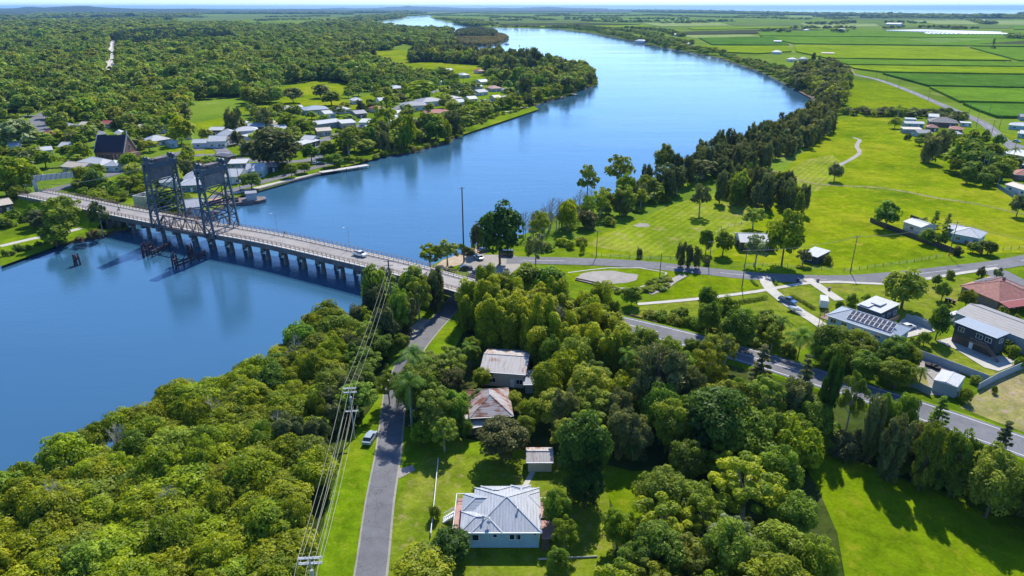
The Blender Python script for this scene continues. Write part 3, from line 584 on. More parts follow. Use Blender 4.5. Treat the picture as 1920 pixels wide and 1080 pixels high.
# town streets
STREETS = [[(68, 366), (100, 356), (150, 344), (200, 330), (250, 312), (300, 296), (360, 282), (430, 270), (470, 250), (520, 236), (560, 225)], [(395, 372), (460, 350), (520, 334), (560, 322), (600, 312), (640, 300)], [(440, 298), (470, 300), (520, 304), (570, 302), (600, 296)],
  [(640, 252), (700, 225), (740, 205), (770, 190), (800, 176), (850, 163), (870, 158)], [(430, 300), (420, 285), (400, 272)], [(590, 300), (600, 280), (610, 262), (640, 250)], [(300, 300), (330, 292), (420, 292)]]
for k, s_ in enumerate(STREETS):
    P = road('street', s_, 7.5 if k != 1 else 6, 'asphalt', .13 + .006 * k); CLEAR.append([to_px(*(p + side(P, i) * 5)[:2]) for i, p in enumerate(P)] + [to_px(*(p - side(P, i) * 4.5)[:2]) for i, p in reversed(list(enumerate(P)))])
road('riverside_path', [(0, 462), (60, 448), (120, 437), (180, 420), (215, 412)], 3, 'path', .1); road('riverside_path', [(440, 363), (520, 343), (600, 325)], 3.2, 'path', .16)
# foot paths and driveways
road('footpath', [(1195, 571), (1300, 562), (1420, 547), (1500, 533), (1570, 529), (1660, 533), (1740, 523), (1800, 513), (1870, 503)], 1.7, 'path', .16)
road('driveway', [(1433, 519), (1437, 532), (1447, 546), (1472, 566), (1500, 585), (1528, 602), (1545, 614)], 3.6, 'path', .17)
road('driveway', [(1514, 523), (1540, 541), (1574, 564)], 3.2, 'path', .17)
sheet('driveway', [(1690, 600), (1715, 592), (1752, 605), (1752, 622), (1700, 634), (1672, 628)], 'path', .18)
sheet('driveway', [(1755, 640), (1790, 632), (1850, 668), (1880, 668), (1912, 682), (1872, 697), (1845, 690), (1790, 655)], 'path', .18)
road('footpath', [(1000, 883), (983, 915)], 1.0, 'path', .12); road('gravel_path', [(1216, 551), (1245, 540), (1262, 527), (1282, 516)], 2.6, 'gravel', .14)
road('kerb', [(1065, 512), (1140, 503), (1200, 503), (1250, 512), (1236, 530), (1190, 541), (1150, 541)], .6, 'path', .16)
road('drain', [(1600, 258), (1612, 262), (1606, 274), (1612, 286), (1600, 296), (1570, 312)], 2.5, 'gravel', .1)
road('drain', [(1440, 318), (1530, 345), (1650, 352), (1760, 372), (1830, 383), (1920, 402)], 2.2, 'dry', .1)
# highway that comes off the bridge
HIGH = [(900, 543.5, 5.8), (930, 551.5, 5.4), (960, 559, 4.8), (1020, 574, 4.0), (1090, 590, 2.8), (1180, 610, 1.6), (1290, 637, .8), (1400, 667, .5), (1500, 698, .5), (1650, 746, .5), (1790, 792, .5), (1920, 838, .5), (2200, 930, .5)]
Ph = smooth_line(GL(HIGH), 6); tag(ribbon(Ph, 9.0, .12).build('highway', M['asphalt']), kind='structure'); tag(ribbon(Ph, 10.6, .04, 0, 1).build('embankment', M['verge']), kind='structure')
marking(Ph, 0, .16, 3); marking(Ph, 3.6, .14); marking(Ph, -3.6, .14)
marking(rr, 0, .12, 3, z=.14); marking(nr, 0, .14, 4, z=.15)
# ---------------------------------------------------------------- farmland
FIELDS = [([(1805, 197), (1925, 199.5), (2300, 205), (2300, 225), (1925, 223), (1868, 222), (1832, 209)], 'cane_a'), ([(1742, 166), (2300, 178), (2300, 200), (1925, 196), (1798, 193)], 'cane_b'), ([(1700, 152), (1655, 140), (2300, 150), (2300, 174), (1740, 163)], 'cane_a'),
 ([(1590, 125), (2300, 133), (2300, 147), (1655, 137), (1600, 130)], 'cane_c'), ([(1552, 112.5), (1900, 118.5), (2300, 124), (2300, 131), (1590, 123)], 'cane_b'), ([(1492, 98), (1490, 86), (1808, 90), (1896, 115), (1550, 110.5)], 'cane_c'), ([(1818, 90), (2300, 96), (2300, 121), (1910, 115)], 'cane_b'),
 ([(1425, 69), (1620, 71), (2300, 78), (2300, 93), (1810, 87), (1490, 83)], 'cane_b'), ([(1700, 76), (1760, 72.5), (1870, 73.5), (1760, 83)], 'cane_e'), ([(1310, 72), (1450, 70.5), (1480, 86), (1335, 85)], 'cane_a'), ([(1310, 88), (1480, 87.5), (1484, 98), (1420, 102), (1350, 99)], 'cane_c'), ([(1270, 66), (1405, 65), (1420, 69), (1300, 71.5)], 'cane_h'),
 ([(1262, 61), (1480, 55), (1545, 57.5), (1410, 64), (1280, 65.5)], 'cane_f'), ([(1290, 53), (1480, 50.5), (1500, 52.5), (1300, 56.5)], 'cane_c'), ([(1420, 60), (1560, 58), (2200, 64), (2200, 77), (1640, 70), (1425, 68)], 'cane_b'), ([(1830, 84), (1925, 78), (2300, 82), (2300, 89)], 'cane_f'), ([(1360, 44), (1640, 43), (1700, 48), (1380, 49)], 'cane_g'),
 ([(930, 45), (1090, 43), (1200, 47), (960, 49)], 'cane_f'), ([(945, 49.5), (1200, 48), (1230, 51), (1050, 53)], 'cane_c'), ([(900, 36), (1080, 35), (1150, 40), (920, 42.5)], 'cane_g'), ([(1090, 37), (1350, 36), (1380, 41), (1150, 42)], 'cane_e'), ([(1200, 43), (1350, 43), (1370, 48), (1240, 50)], 'cane_h'),
 ([(1700, 38), (1920, 39), (2100, 42), (2100, 48), (1760, 46)], 'cane_h'), ([(1560, 33), (1900, 35.5), (1900, 38), (1560, 38)], 'cane_g'), ([(1900, 49), (2200, 52), (2200, 58), (1900, 56)], 'cane_b'), ([(1680, 49), (1900, 50), (1890, 54), (1660, 53)], 'cane_g'), ([(1500, 44), (1640, 45), (1650, 50), (1520, 52)], 'cane_h'),
 ([(355, 30), (640, 28), (660, 31), (470, 36), (340, 42)], 'cane_g'), ([(470, 46), (560, 43), (575, 46), (480, 49)], 'cane_c'), ([(660, 26.5), (730, 26), (725, 29), (660, 30)], 'cane_g'), ([(90, 35.5), (250, 33.5), (255, 35), (90, 38)], 'cane_h'), ([(1480, 29.5), (1640, 31), (1650, 33), (1480, 32)], 'cane_h')]
for k, (q, c) in enumerate(FIELDS):
    yy = max(p[1] for p in q); tall = 2.2 if c not in ('cane_h', 'cane_g') else .6
    q2 = q
    o = sheet('sugar_cane', q2, c, .0, kind='stuff', h=tall + .02 * k)
    tag(o, 'standing green crop filling one flat farm field', 'crop')
# ---------------------------------------------------------------- hills beyond the plain
def hills(prof, dist, depth, mat, seed):
    g = random.Random(seed); m = MB(); xs = [p[0] for p in prof]; n = 90; rows = 7; vs = []
    x0, x1 = prof[0][0], prof[-1][0]
    for i in range(n + 1):
        x = x0 + (x1 - x0) * i / n; j = max(k for k in range(len(prof) - 1) if xs[k] <= x + 1e-6 or k == 0); t = (x - xs[j]) / max(1e-6, xs[j + 1] - xs[j]); y = prof[j][1] * (1 - t) + prof[j + 1][1] * t
        u, v = (x - 960) / 1280, (y - 540) / 1280; zt = CAMH - (SP + v * CP) / (CP - v * SP) * dist     # height that reaches that skyline
        for r in range(rows):
            q = r / (rows - 1); f = math.sin(min(1, q * 2) * math.pi / 2) if q <= .5 else math.cos((q - .5) * math.pi)
            hz = max(0, zt) * f * (1 + (g.uniform(-.08, .08) if q != .5 else g.uniform(-.02, .02))); D = dist + (q - .5) * depth + (g.uniform(-.04, .04) * depth if 0 < q < 1 else 0)
            vs.append((u / (CP - v * SP) * D, D, hz - .5))
    m.add(vs, [(i * rows + r, (i + 1) * rows + r, (i + 1) * rows + r + 1, i * rows + r + 1) for i in range(n) for r in range(rows - 1)])
    tag(m.build('hills', M[mat], smooth=True), kind='structure')
M['hill'] = simple('hill_forest', (.016, .035, .022), .9, .4, .004); M['hill2'] = simple('hill_pasture', (.05, .08, .05), .9, .4, .003)
hills([(-400, 20), (-200, 18), (0, 20), (30, 21), (60, 26), (75, 31)], 7000, 1600, 'hill', 1)
hills([(-400, 14), (-100, 13), (0, 15.5), (25, 15.5), (55, 12), (80, 14), (110, 12.5), (135, 11.5), (160, 10.5), (180, 13), (210, 14.5), (250, 16), (300, 16.5), (340, 16.5), (360, 15.5), (400, 17.5), (470, 18), (560, 17), (640, 18), (660, 21)], 11000, 2500, 'hill', 2)
hills([(600, 16), (640, 14.2), (660, 15.3), (700, 15), (730, 13), (755, 12.5), (764, 10), (775, 12), (800, 12.4), (840, 13.6), (870, 15), (900, 15.2), (920, 14), (960, 15), (1000, 13.8), (1030, 12.6), (1050, 14), (1100, 15.2), (1140, 15.6)], 24000, 5000, 'hill2', 3)
hills([(560, 24), (640, 19.5), (760, 18.6), (900, 18.6), (1000, 18.2), (1100, 17.8), (1180, 19), (1260, 20.5), (1320, 23.5)], 13500, 1500, 'hill', 4)
# ---------------------------------------------------------------- distant woods and tree lines (nobody could count them)
def far_line(lines, sp, w, seed):
    g = np.random.default_rng(seed); X = []; Y = []
    for ln in lines:
        P = smooth_line(GL(ln), 40) if len(ln) > 1 else GL(ln)
        for a, b in zip(P[:-1], P[1:]):
            n = max(1, int((b - a).length / sp * max(1, w / 12)))
            for _ in range(n): q = a.lerp(b, float(g.random())); X.append(q.x + g.normal() * w / 2); Y.append(q.y + g.normal() * w / 2)
    return np.array(X), np.array(Y)
g0 = np.random.default_rng(5)
def in_river(X, Y): return pip(X, Y, RIVER) & ~pip(X, Y, ISLAND)
def forest(name, label, poly_px, sp, r, h, kinds, seed, lod, zc=0, extra_clear=True, near_clear=True, dens=None):
    X, Y = scatter(crown_region(poly_px, zc), sp, seed)
    px, py = to_px(X, Y); k = ~in_river(X, Y)
    if extra_clear:
        for c in CLEAR: k &= ~pip(px, py, c)
    X, Y = X[k], Y[k]; n = len(X); g = np.random.default_rng(seed + 9)
    sz = np.exp(g.normal(0, .28, n)); H = h * sz ** .8 * np.exp(g.normal(0, .1, n)); Rr = r * sz
    return stuff_forest(name, label, X, Y, Rr, H, kinds, seed, lod)
CLEAR += [[(735, 88), (760, 82), (800, 92), (815, 100), (790, 108), (740, 112)], [(395, 78), (470, 76), (470, 79), (395, 81)], [(380, 26), (640, 27), (660, 31), (700, 36), (640, 40), (580, 46), (560, 52), (470, 52), (450, 46), (330, 46), (330, 40)], [(45, 70), (0, 69), (-60, 70), (-60, 74), (0, 74), (45, 73)], [(660, 25), (735, 25), (735, 30), (660, 31)], [(80, 34), (260, 32), (260, 36), (80, 40)],
  [(355, 190), (460, 182), (460, 215), (380, 258), (352, 246)], [(528, 158), (600, 152), (650, 156), (645, 200), (535, 206)]]
WOOD = [('wood', 1)]
KW = [('gum', 'wood', .45), ('broad', 'wood', .35), ('broad', 'broad', .12), ('mangrove', 'wood', .15), ('pine', 'oak', .03)]
forest('forest', 'dense mixed woodland stretching back from the town to the plain', [(-80, 215), (-80, 78), (60, 76), (200, 74), (330, 60), (430, 50), (560, 50), (700, 50), (760, 56), (850, 62), (850, 82), (880, 106), (900, 120), (760, 150), (600, 165), (500, 170), (440, 195), (330, 205), (240, 190), (200, 180), (60, 210)], 8.2, 5.6, 12, KW, 11, 2)
forest('forest', 'far dark woodland strip in front of the blue hills', [(-500, 76), (-300, 44), (0, 43), (200, 36), (330, 38), (340, 46), (450, 48), (560, 52), (330, 62), (200, 75), (60, 76)], 13, 9, 12, KW, 12, 3)
forest('forest', 'distant dark woodland between the farm fields and the upper river', [(560, 46), (580, 40), (640, 33), (700, 30), (760, 27), (752, 34), (700, 40), (690, 47), (740, 52), (690, 52), (560, 52)], 14, 9, 11, KW, 13, 3)
forest('forest', 'blue green woodland at the foot of the far hills', [(-400, 40), (-400, 24), (300, 22), (700, 20.5), (760, 22), (800, 25), (760, 27.5), (640, 27.5), (400, 29), (340, 33), (250, 33), (0, 38)], 34, 22, 14, KW, 14, 3)
forest('forest', 'mangrove covered point running out into the river bend', [(870, 110), (940, 116), (1000, 121), (1080, 133), (1112, 143), (1116, 152), (1095, 165), (1060, 178), (1020, 170), (960, 160), (900, 145), (880, 130)], 7.5, 5.2, 11, [('mangrove', 'wood', .6), ('oak', 'oak', .35), ('broad', 'wood', .3)], 15, 2)
forest('forest', 'dark casuarina wood along the near side of the point', [(600, 128), (720, 108), (800, 92), (870, 106), (1000, 122), (1050, 145), (960, 150), (930, 128), (870, 112), (760, 120)], 7, 4.5, 15, [('oak', 'oak', 1), ('gum', 'wood', .2)], 16, 2, extra_clear=True)
# island
X, Y = scatter(ISLAND, 10, 3); px, py = to_px(X, Y); k = (py < 71) & (px < 930); stuff_forest('forest', 'dark trees on the back of the river island', X[k], Y[k], np.full(k.sum(), 6.5), g0.uniform(9, 16, k.sum()), [('broad', 'oak', 1), ('oak', 'oak', .6)], 31, 2)
X, Y = scatter(ISLAND, 6, 4); stuff_forest('reed_bed', 'brown green mangrove scrub fringing the river island', X, Y, np.full(len(X), 4.0), g0.uniform(3.5, 6.5, len(X)), [('bush', 'reed', 1)], 32, 2)
# coast forest and far tree rows
forest('forest', 'dark coastal forest belt in front of the sea', [(1180, 19.7), (1300, 20.5), (1400, 23.6), (1500, 26), (1600, 28), (1760, 29.8), (1920, 31.2), (2300, 37), (2300, 41), (1920, 35), (1740, 34.5), (1600, 31), (1400, 26.5), (1250, 24), (1100, 21)], 30, 20, 16, KW, 17, 3)
ROWS = [[(1240, 30), (1330, 33)], [(1340, 34), (1480, 35)], [(1000, 30), (1130, 31), (1260, 29)], [(900, 27), (1050, 26), (1180, 26)], [(820, 30), (900, 31), (960, 33)], [(1525, 32.5), (1580, 33.5)], [(1550, 36), (1590, 35)], [(1615, 35), (1740, 35)], [(1562, 45), (1590, 43), (1600, 44)], [(1490, 56), (1530, 55), (1570, 55), (1600, 56)], [(1430, 60), (1450, 61), (1480, 62)], [(1560, 62), (1585, 62)], [(1655, 44), (1710, 43)], [(1715, 53), (1760, 54), (1820, 57)], [(1820, 38), (1850, 46), (1865, 44)],
  [(1655, 55), (1685, 54)], [(1290, 41), (1360, 41)], [(1090, 41), (1150, 42), (1240, 41)], [(1000, 38), (1040, 39)], [(1060, 35), (1160, 34)], [(890, 45), (930, 46)], [(815, 36), (860, 38), (900, 40)], [(1180, 37), (1290, 36)], [(1380, 31), (1470, 31)], [(640, 36), (700, 33), (740, 31)], [(480, 40), (540, 38), (600, 38)], [(500, 33), (620, 31)], [(355, 34), (385, 33.5)], [(1900, 36), (2000, 38)], [(1890, 71), (1905, 74), (1925, 75)], [(940, 33), (1010, 34)], [(760, 32), (900, 24), (1100, 23)]]
for _i in range(26):
    _x = rnd.uniform(880, 1880); _y = rnd.uniform(25 + max(0, (_x - 1150) * .01), 47); ROWS.append([(_x, _y), (_x + rnd.uniform(15, 70), _y + rnd.uniform(-.6, .8))])
X, Y = far_line(ROWS, 16, 24, 21); stuff_forest('tree_line', 'scattered dark tree rows between the far farm fields', X, Y, g0.uniform(7, 12, len(X)), g0.uniform(9, 16, len(X)), KW, 33, 3)
X, Y = far_line([[(800, 34), (830, 41), (870, 46), (905, 50.5)], [(850, 45), (900, 49)], [(690, 45), (740, 50), (800, 54)], [(830, 36), (880, 42), (920, 47)]], 9, 26, 22); k = ~in_river(X, Y); X, Y = X[k], Y[k]
stuff_forest('tree_line', 'dark trees lining the upper river banks', X, Y, g0.uniform(7, 11, len(X)), g0.uniform(10, 16, len(X)), KW, 34, 3)
X, Y = far_line([[(920, 51), (1000, 53), (1045, 53.5)], [(1045, 52), (1100, 58), (1170, 71), (1240, 86), (1280, 93), (1350, 106)], [(1070, 50), (1120, 55), (1200, 64), (1240, 76), (1290, 86)], [(1180, 55), (1240, 60), (1280, 70)]], 8, 18, 23); k = ~in_river(X, Y); X, Y = X[k], Y[k]
stuff_forest('tree_line', 'dark trees and gardens lining the far right river bank', X, Y, g0.uniform(5, 8, len(X)), g0.uniform(7, 14, len(X)), KW, 35, 2)
X, Y = far_line([[(1350, 107), (1400, 122), (1435, 133), (1490, 163)], [(1400, 118), (1450, 132), (1500, 155)]], 5, 12, 24); k = ~in_river(X, Y); X, Y = X[k], Y[k]
stuff_forest('tree_line', 'low riverside scrub along the outside of the bend', X, Y, g0.uniform(3.5, 6, len(X)), g0.uniform(5, 9, len(X)), KW, 36, 2)

BK = [('bush', 'reed', .4), ('bush', 'gum', .6), ('bush', 'broad', .5), ('bush', 'bright', .25)]
X, Y = far_line([LEFT_BANK[9:] and LEFT_BANK[14:31], LEFT_BANK[2:8], RIGHT_BANK[13:27]], 2.2, 3.2, 25); stuff_forest('bank_scrub', 'low scrub and reeds fringing the river banks', X, Y, g0.uniform(.9, 2.4, len(X)), g0.uniform(.8, 2.6, len(X)), BK, 37, 1)
for k, t in enumerate([[(1338, 86), (1480, 86.5), (1620, 88), (1810, 88.5)], [(1496, 82), (1530, 90), (1556, 104), (1590, 124), (1600, 139)], [(1405, 65), (1422, 70), (1484, 85)], [(1895, 117), (1815, 88.5), (1925, 78)], [(1600, 131), (1925, 132)], [(1545, 57), (1700, 60), (1925, 63)], [(1590, 124), (1925, 132)], [(470, 50), (640, 31)]]): road('farm_track', t, 5, 'dry' if k % 2 else 'gravel', .3, step=30)
X, Y = scatter([(q.x, q.y) for q in GL([(222, 92), (216, 72), (300, 62), (420, 66), (440, 76), (330, 86), (250, 98)])], 8, 81); k_ = np.ones(len(X), bool)
stuff_forest('forest', 'tall dark pine plantation right of the straight highway', X[k_], Y[k_], g0.uniform(4, 6, len(X)), g0.uniform(16, 21, len(X)), [('pine', 'pinewood', 1), ('oak', 'pinewood', 1)], 82, 2)
# ---------------------------------------------------------------- lift bridge
DECK = [(58, 362, 5.0), (140, 378, 5.4), (210, 393, 5.6), (350, 420, 5.8), (500, 446, 5.8), (650, 479, 5.8), (760, 505, 5.8), (862, 533, 5.9), (900, 543.5, 5.8)]
Pd = smooth_line(GL(DECK), 4)
cum = [0.0]
for a, b in zip(Pd[:-1], Pd[1:]): cum.append(cum[-1] + (b - a).length)
def at_s(s):
    s = max(0, min(cum[-1] - 1e-3, s)); i = max(k for k in range(len(cum)) if cum[k] <= s); i = min(i, len(Pd) - 2); t = (s - cum[i]) / (cum[i + 1] - cum[i])
    return Pd[i].lerp(Pd[i + 1], t), side(Pd, i)
def s_of(x, y, z=5.8):
    q = G(x, y, z); return cum[min(range(len(Pd)), key=lambda i: (Pd[i] - q).length)]
br = empty('lift_bridge', (0, 0, 0)); tag(br, 'long low road bridge crossing the river with two blue steel lift towers', 'bridge')
W2 = 5.4
def strip(o1, o2, z1, z2, i0=0, i1=None):
    m = MB(); vs = []; i1 = i1 or len(Pd)
    for i in range(i0, i1):
        s_ = side(Pd, i)
        for (o, z) in ((o1, z1), (o2, z1), (o2, z2), (o1, z2)): vs.append(Pd[i] + s_ * o + Vector((0, 0, z)))
    n = i1 - i0; fs = [(i * 4 + j, (i + 1) * 4 + j, (i + 1) * 4 + (j + 1) % 4, i * 4 + (j + 1) % 4) for i in range(n - 1) for j in range(4)] + [(0, 1, 2, 3), (4 * n - 1, 4 * n - 2, 4 * n - 3, 4 * n - 4)]
    return m.add(vs, fs)
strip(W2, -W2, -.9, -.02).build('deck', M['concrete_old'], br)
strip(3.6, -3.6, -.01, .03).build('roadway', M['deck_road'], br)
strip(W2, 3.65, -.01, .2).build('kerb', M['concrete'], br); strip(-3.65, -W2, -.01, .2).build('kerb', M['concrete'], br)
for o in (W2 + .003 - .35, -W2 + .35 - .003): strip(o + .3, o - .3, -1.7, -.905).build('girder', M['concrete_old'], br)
for o in (W2 - .12, -W2 + .12, 3.75, -3.75):
    m = MB(); hh = 1.15 if abs(o) > 4 else .8
    for i in range(len(Pd) - 1):
        a = Pd[i] + side(Pd, i) * o; b = Pd[i + 1] + side(Pd, i + 1) * o
        for z in ((.2 + hh), (.2 + hh * .55)): m.beam(a + Vector((0, 0, z)), b + Vector((0, 0, z)), .1, .1)
        for f in (0, .5): q = a.lerp(b, f); m.box((q.x, q.y, q.z + .2 + hh / 2), (.13, .13, hh))
    m.build('railing', M['rail'], br)
sa, sb = s_of(332, 412.5), s_of(423, 431)      # tower stations
water_s0, water_s1 = s_of(236, 398), s_of(730, 498)
s = water_s0
while s < cum[-1] - 4:
    p, n_ = at_s(s)
    if min((q - Vector((p.x, p.y, 0))).length for q in lane) < 6.0: s += 2; continue
    m = MB(); rz = math.atan2(n_.y, n_.x); lo = -3 if s < water_s1 + 8 else -.3
    zt = p.z - 1.7
    for o in (-2.9, 2.9): m.tube((p.x + n_.x * o, p.y + n_.y * o, lo), (p.x + n_.x * o, p.y + n_.y * o, zt - 1.1), 1.0, .6, 10)
    m.box((p.x, p.y, zt - .6), (10.4, 1.3, 1.2), rz)
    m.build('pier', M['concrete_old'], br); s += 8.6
# approach abutment walls
for s in (water_s0 - 3.5, cum[-1] - 1.5):
    p, n_ = at_s(s); mm = MB(); mm.box((p.x, p.y, p.z / 2 - .7), (11.2, 1.6, p.z - .6), math.atan2(n_.y, n_.x)); mm.build('abutment', M['concrete_old'], br)
i0 = min(range(len(Pd)), key=lambda i: abs(cum[i] - water_s0 + 4))
Pa = Pd[:i0 + 1]; m = MB(); vs = []
for i, p in enumerate(Pa):
    s_ = side(Pd, i); vs += [p + s_ * 5.3 - Vector((0, 0, .95)), p + s_ * 11 - Vector((0, 0, p.z + .2)), p - s_ * 5.3 - Vector((0, 0, .95)), p - s_ * 11 - Vector((0, 0, p.z + .2))]
m.add(vs, [f for i in range(len(Pa) - 1) for f in ((4 * i, 4 * i + 4, 4 * i + 5, 4 * i + 1), (4 * i + 2, 4 * i + 3, 4 * i + 7, 4 * i + 6))]); tag(m.build('embankment', M['verge']), kind='structure')
# towers
def lattice(m, a0, a1, b0, b1, n, w=.18):      # bracing panel between two legs
    for k in range(n):
        p = [a0.lerp(a1, k / n), a0.lerp(a1, (k + 1) / n), b0.lerp(b1, k / n), b0.lerp(b1, (k + 1) / n)]
        m.beam(p[0], p[3], w, w); m.beam(p[2], p[1], w, w); m.beam(p[1], p[3], w * 1.2, w * 1.2)
def tower(s, lean):
    p, n_ = at_s(s); ax = Vector((n_.y, -n_.x, 0))          # along the deck towards the near bank
    t = empty('tower', (0, 0, 0)); t.parent = br; H = 22.5
    zb = p.z - 1.5
    def P(o, a, z): q = p + n_ * o + ax * a; return Vector((q.x, q.y, z))
    zt = p.z + H; legs = {}
    for o in (-5.9, 5.9):
        for nm, (a0, a1) in {'front': (-lean * 1.6, -lean * .9), 'rear': (lean * 2.8, lean * 1.0)}.items():
            m = MB(); A, B = P(o, a0, zb), P(o * (.97), a1, zt); m.beam(A, B, .62, .62); m.build('leg', M['steel'], t); legs[(o, nm)] = (A, B)
    for o in (-5.9, 5.9): m = MB(); lattice(m, *legs[(o, 'front')], *legs[(o, 'rear')], 5, .26); m.build('bracing', M['steel'], t)
    m = MB()
    for nm in ('front', 'rear'):
        A0, A1 = legs[(-5.9, nm)]; B0, B1 = legs[(5.9, nm)]
        for k0, k1 in ((.27, .5), (.5, .74)):
            a, b, c, d = A0.lerp(A1, k0), A0.lerp(A1, k1), B0.lerp(B1, k0), B0.lerp(B1, k1); m.beam(a, d, .24, .24); m.beam(c, b, .24, .24); m.beam(b, d, .35, .4); m.beam(a, c, .35, .4)
    m.build('cross_bracing', M['steel'], t)
    m = MB(); top = P(0, -lean * .3, zt); rz = math.atan2(n_.y, n_.x)
    m.box(top, (12.2, 3.2, .5), rz)
    for sg in (-1, 1): q = P(0, -lean * .3 + sg * 1.25, zt - .75); m.box(q, (12.0, .4, 1.6), rz)
    m.build('head_platform', M['steel'], t)
    m = MB()
    for sg in (-1, 1):
        for k in range(9): q = P(-6 + 12 * k / 8, -lean * .3 + sg * 1.5, zt + .25); m.box((q.x, q.y, q.z + .55), (.08, .08, 1.1))
        m.beam(P(-6, -lean * .3 + sg * 1.5, zt + 1.35), P(6, -lean * .3 + sg * 1.5, zt + 1.35), .08, .08)
    m.build('platform_rail', M['steel'], t)
    for o in (-5.0, 5.0):
        for a in (-.75, .75):
            m = MB(); c = P(o, -lean * .3 + a, zt + 1.45); m.tube(c - n_ * .3, c + n_ * .3, 1.1, 1.1, 18); m.tube(c - n_ * .45, c + n_ * .45, .35, .35, 10); m.build('sheave', M['steel'], t)
    m = MB(); m.box(P(0, -lean * .3, zt + .85), (4.2, 2.6, 1.2), rz); m.box(P(-2.6, -lean * .3, zt + .75), (1.2, 1.6, 1.0), rz); m.box(P(2.4, -lean * .3, zt + .8), (1.0, 1.8, 1.1), rz); m.tube(P(-5, -lean * .3, zt + 1.3), P(5, -lean * .3, zt + 1.3), .15, .15, 8); m.build('machinery', M['steel_rust'], t)
    m = MB(); m.box(P(0, lean * .3, zt - 3.9), (9.0, 1.3, 4.2), rz); m.build('counterweight', M['cw'], t)
    m = MB(); m.box(P(0, lean * .3, zt - 1.4), (9.6, 1.5, .5), rz); m.build('counterweight_frame', M['steel'], t)
    m = MB()
    for o in (-5, 5):
        for k in range(4): m.tube(P(o, -lean * 2.1 + k * .12, zt), P(o, -lean * 2.3 + k * .12, p.z + 5.2), .05, .05, 4)
        for k in range(3): m.tube(P(o * .7, lean * .3 + k * .15, zt), P(o * .7, lean * .3 + k * .15, zt - 1.4), .05, .05, 4)
    m.build('hoist_rope', M['steel_rust'], t)
    m = MB(); q0 = P(6.9, lean * 1, p.z); 
    for k in range(24): m.box((q0.x, q0.y, p.z + .5 + k), (.6, .05, .05), rz)
    for d in (-.3, .3): m.beam(q0 + n_ * d, q0 + n_ * d + Vector((0, 0, 24.5)), .07, .07)
    m.build('ladder', M['steel'], t); return t
tower(sa, -1); tower(sb, 1)
# lift span trusses
def lift_truss(o):
    m = MB(); n = 8; s0, s1 = sa + 1.8, sb - 1.8; prev = None
    for k in range(n + 1):
        q, n_ = at_s(s0 + (s1 - s0) * k / n); lo = q + n_ * o + Vector((0, 0, -.3)); hi = q + n_ * o + Vector((0, 0, 4.3 if 0 < k < n else 1.4))
        if prev:
            m.beam(prev[0], lo, .35, .4); m.beam(prev[1], hi, .4, .4)
            m.beam(*((prev[0], hi) if k % 2 else (prev[1], lo)), .28, .28)
        m.beam(lo, hi, .22, .22); prev = (lo, hi)
    m.build('span_truss', M['steel_rust'], br)
lift_truss(-W2 - .35); lift_truss(W2 + .35)
m = MB(); p, n_ = at_s((sa + sb) / 2); m.box(p + n_ * 8.2 + Vector((0, 0, 1.6)), (3, 3, 2.6), math.atan2(n_.y, n_.x)); m.box(p + n_ * 8.2 + Vector((0, 0, 3.1)), (3.6, 3.6, .3), math.atan2(n_.y, n_.x)); m.build('control_cabin', M['steel'], br)
# pile clusters and fender
def dolphin(x, y, n, label, h=2.6, group=None):
    q = G(x, y); e = empty('pile_cluster', (q.x, q.y, 0)); tag(e, label, 'piles', group)
    for k in range(n):
        a = 2 * math.pi * k / n; r = .75 if n > 2 else .4; m = MB(); m.tube((math.cos(a) * r * 1.3, math.sin(a) * r * 1.3, -3), (math.cos(a) * r, math.sin(a) * r, h + (k % 2) * .4), .3, .27, 8); m.build('pile', M['pile'], e)
    m = MB(); m.tube((0, 0, 1.2), (0, 0, 1.6), 1.1 if n > 2 else .8, None, 10); m.build('binding', M['pile'], e)
dolphin(145, 492, 5, 'lone dark pile cluster standing in open water left of the bridge')
dolphin(272, 476, 4, 'dark pile group in the bridge shadow below the first tower', 3.6); dolphin(284, 470, 3, 'short pile group between the two taller groups under the bridge', 2.8)
dolphin(328, 494, 3, 'three thin piles at the outer tip of the timber fender', 3.4); dolphin(358, 477, 5, 'stout pile cluster beside the second tower base', 3.4)
def fender(a, b, label):
    A, B = G(*a), G(*b); e = empty('timber_fender', A); tag(e, label, 'fender'); d = B - A; n = int(d.length / 3)
    for k in range(n + 1): m = MB(); q = d * (k / n); m.tube(q + Vector((0, 0, -3)), q + Vector((0, 0, 1.8)), .28, .26, 7); m.build('pile', M['pile'], e)
    m = MB(); m.beam(Vector((0, 0, 1.2)), d + Vector((0, 0, 1.2)), .6, .5); m.beam(Vector((0, 0, .2)), d + Vector((0, 0, .2)), .5, .4); m.build('rail', M['pile'], e)
fender((285, 478), (318, 462), 'dark timber fender angled off the left lift tower'); fender((330, 500), (385, 478), 'dark timber fender angled off the right lift tower')
# water side details: lamp posts on the bridge
def lamp_post(X, Y, z, h, rz, label, group=None, arm=1.6):
    e = empty('street_lamp', (X, Y, z), rz); tag(e, label, 'street lamp', group); m = MB(); m.tube((0, 0, 0), (0, 0, h), .09, .06, 8); m.tube((0, 0, h), (arm, 0, h + .25), .05, .04, 6); m.build('post', M['galv'], e)
    m = MB(); m.box((arm + .25, 0, h + .22), (.7, .25, .14)); m.build('lamp_head', M['white'], e)
for k, xx in enumerate((507, 628)):
    s_ = s_of(xx, 446 + (xx - 500) * .22); p, n_ = at_s(s_); q = p + n_ * 5.2; lamp_post(q.x, q.y, p.z + .2, 7.5, math.atan2(-n_.y, -n_.x), ['slim lamp post on the bridge right of the second tower', 'slim lamp post midway along the bare part of the bridge'][k])
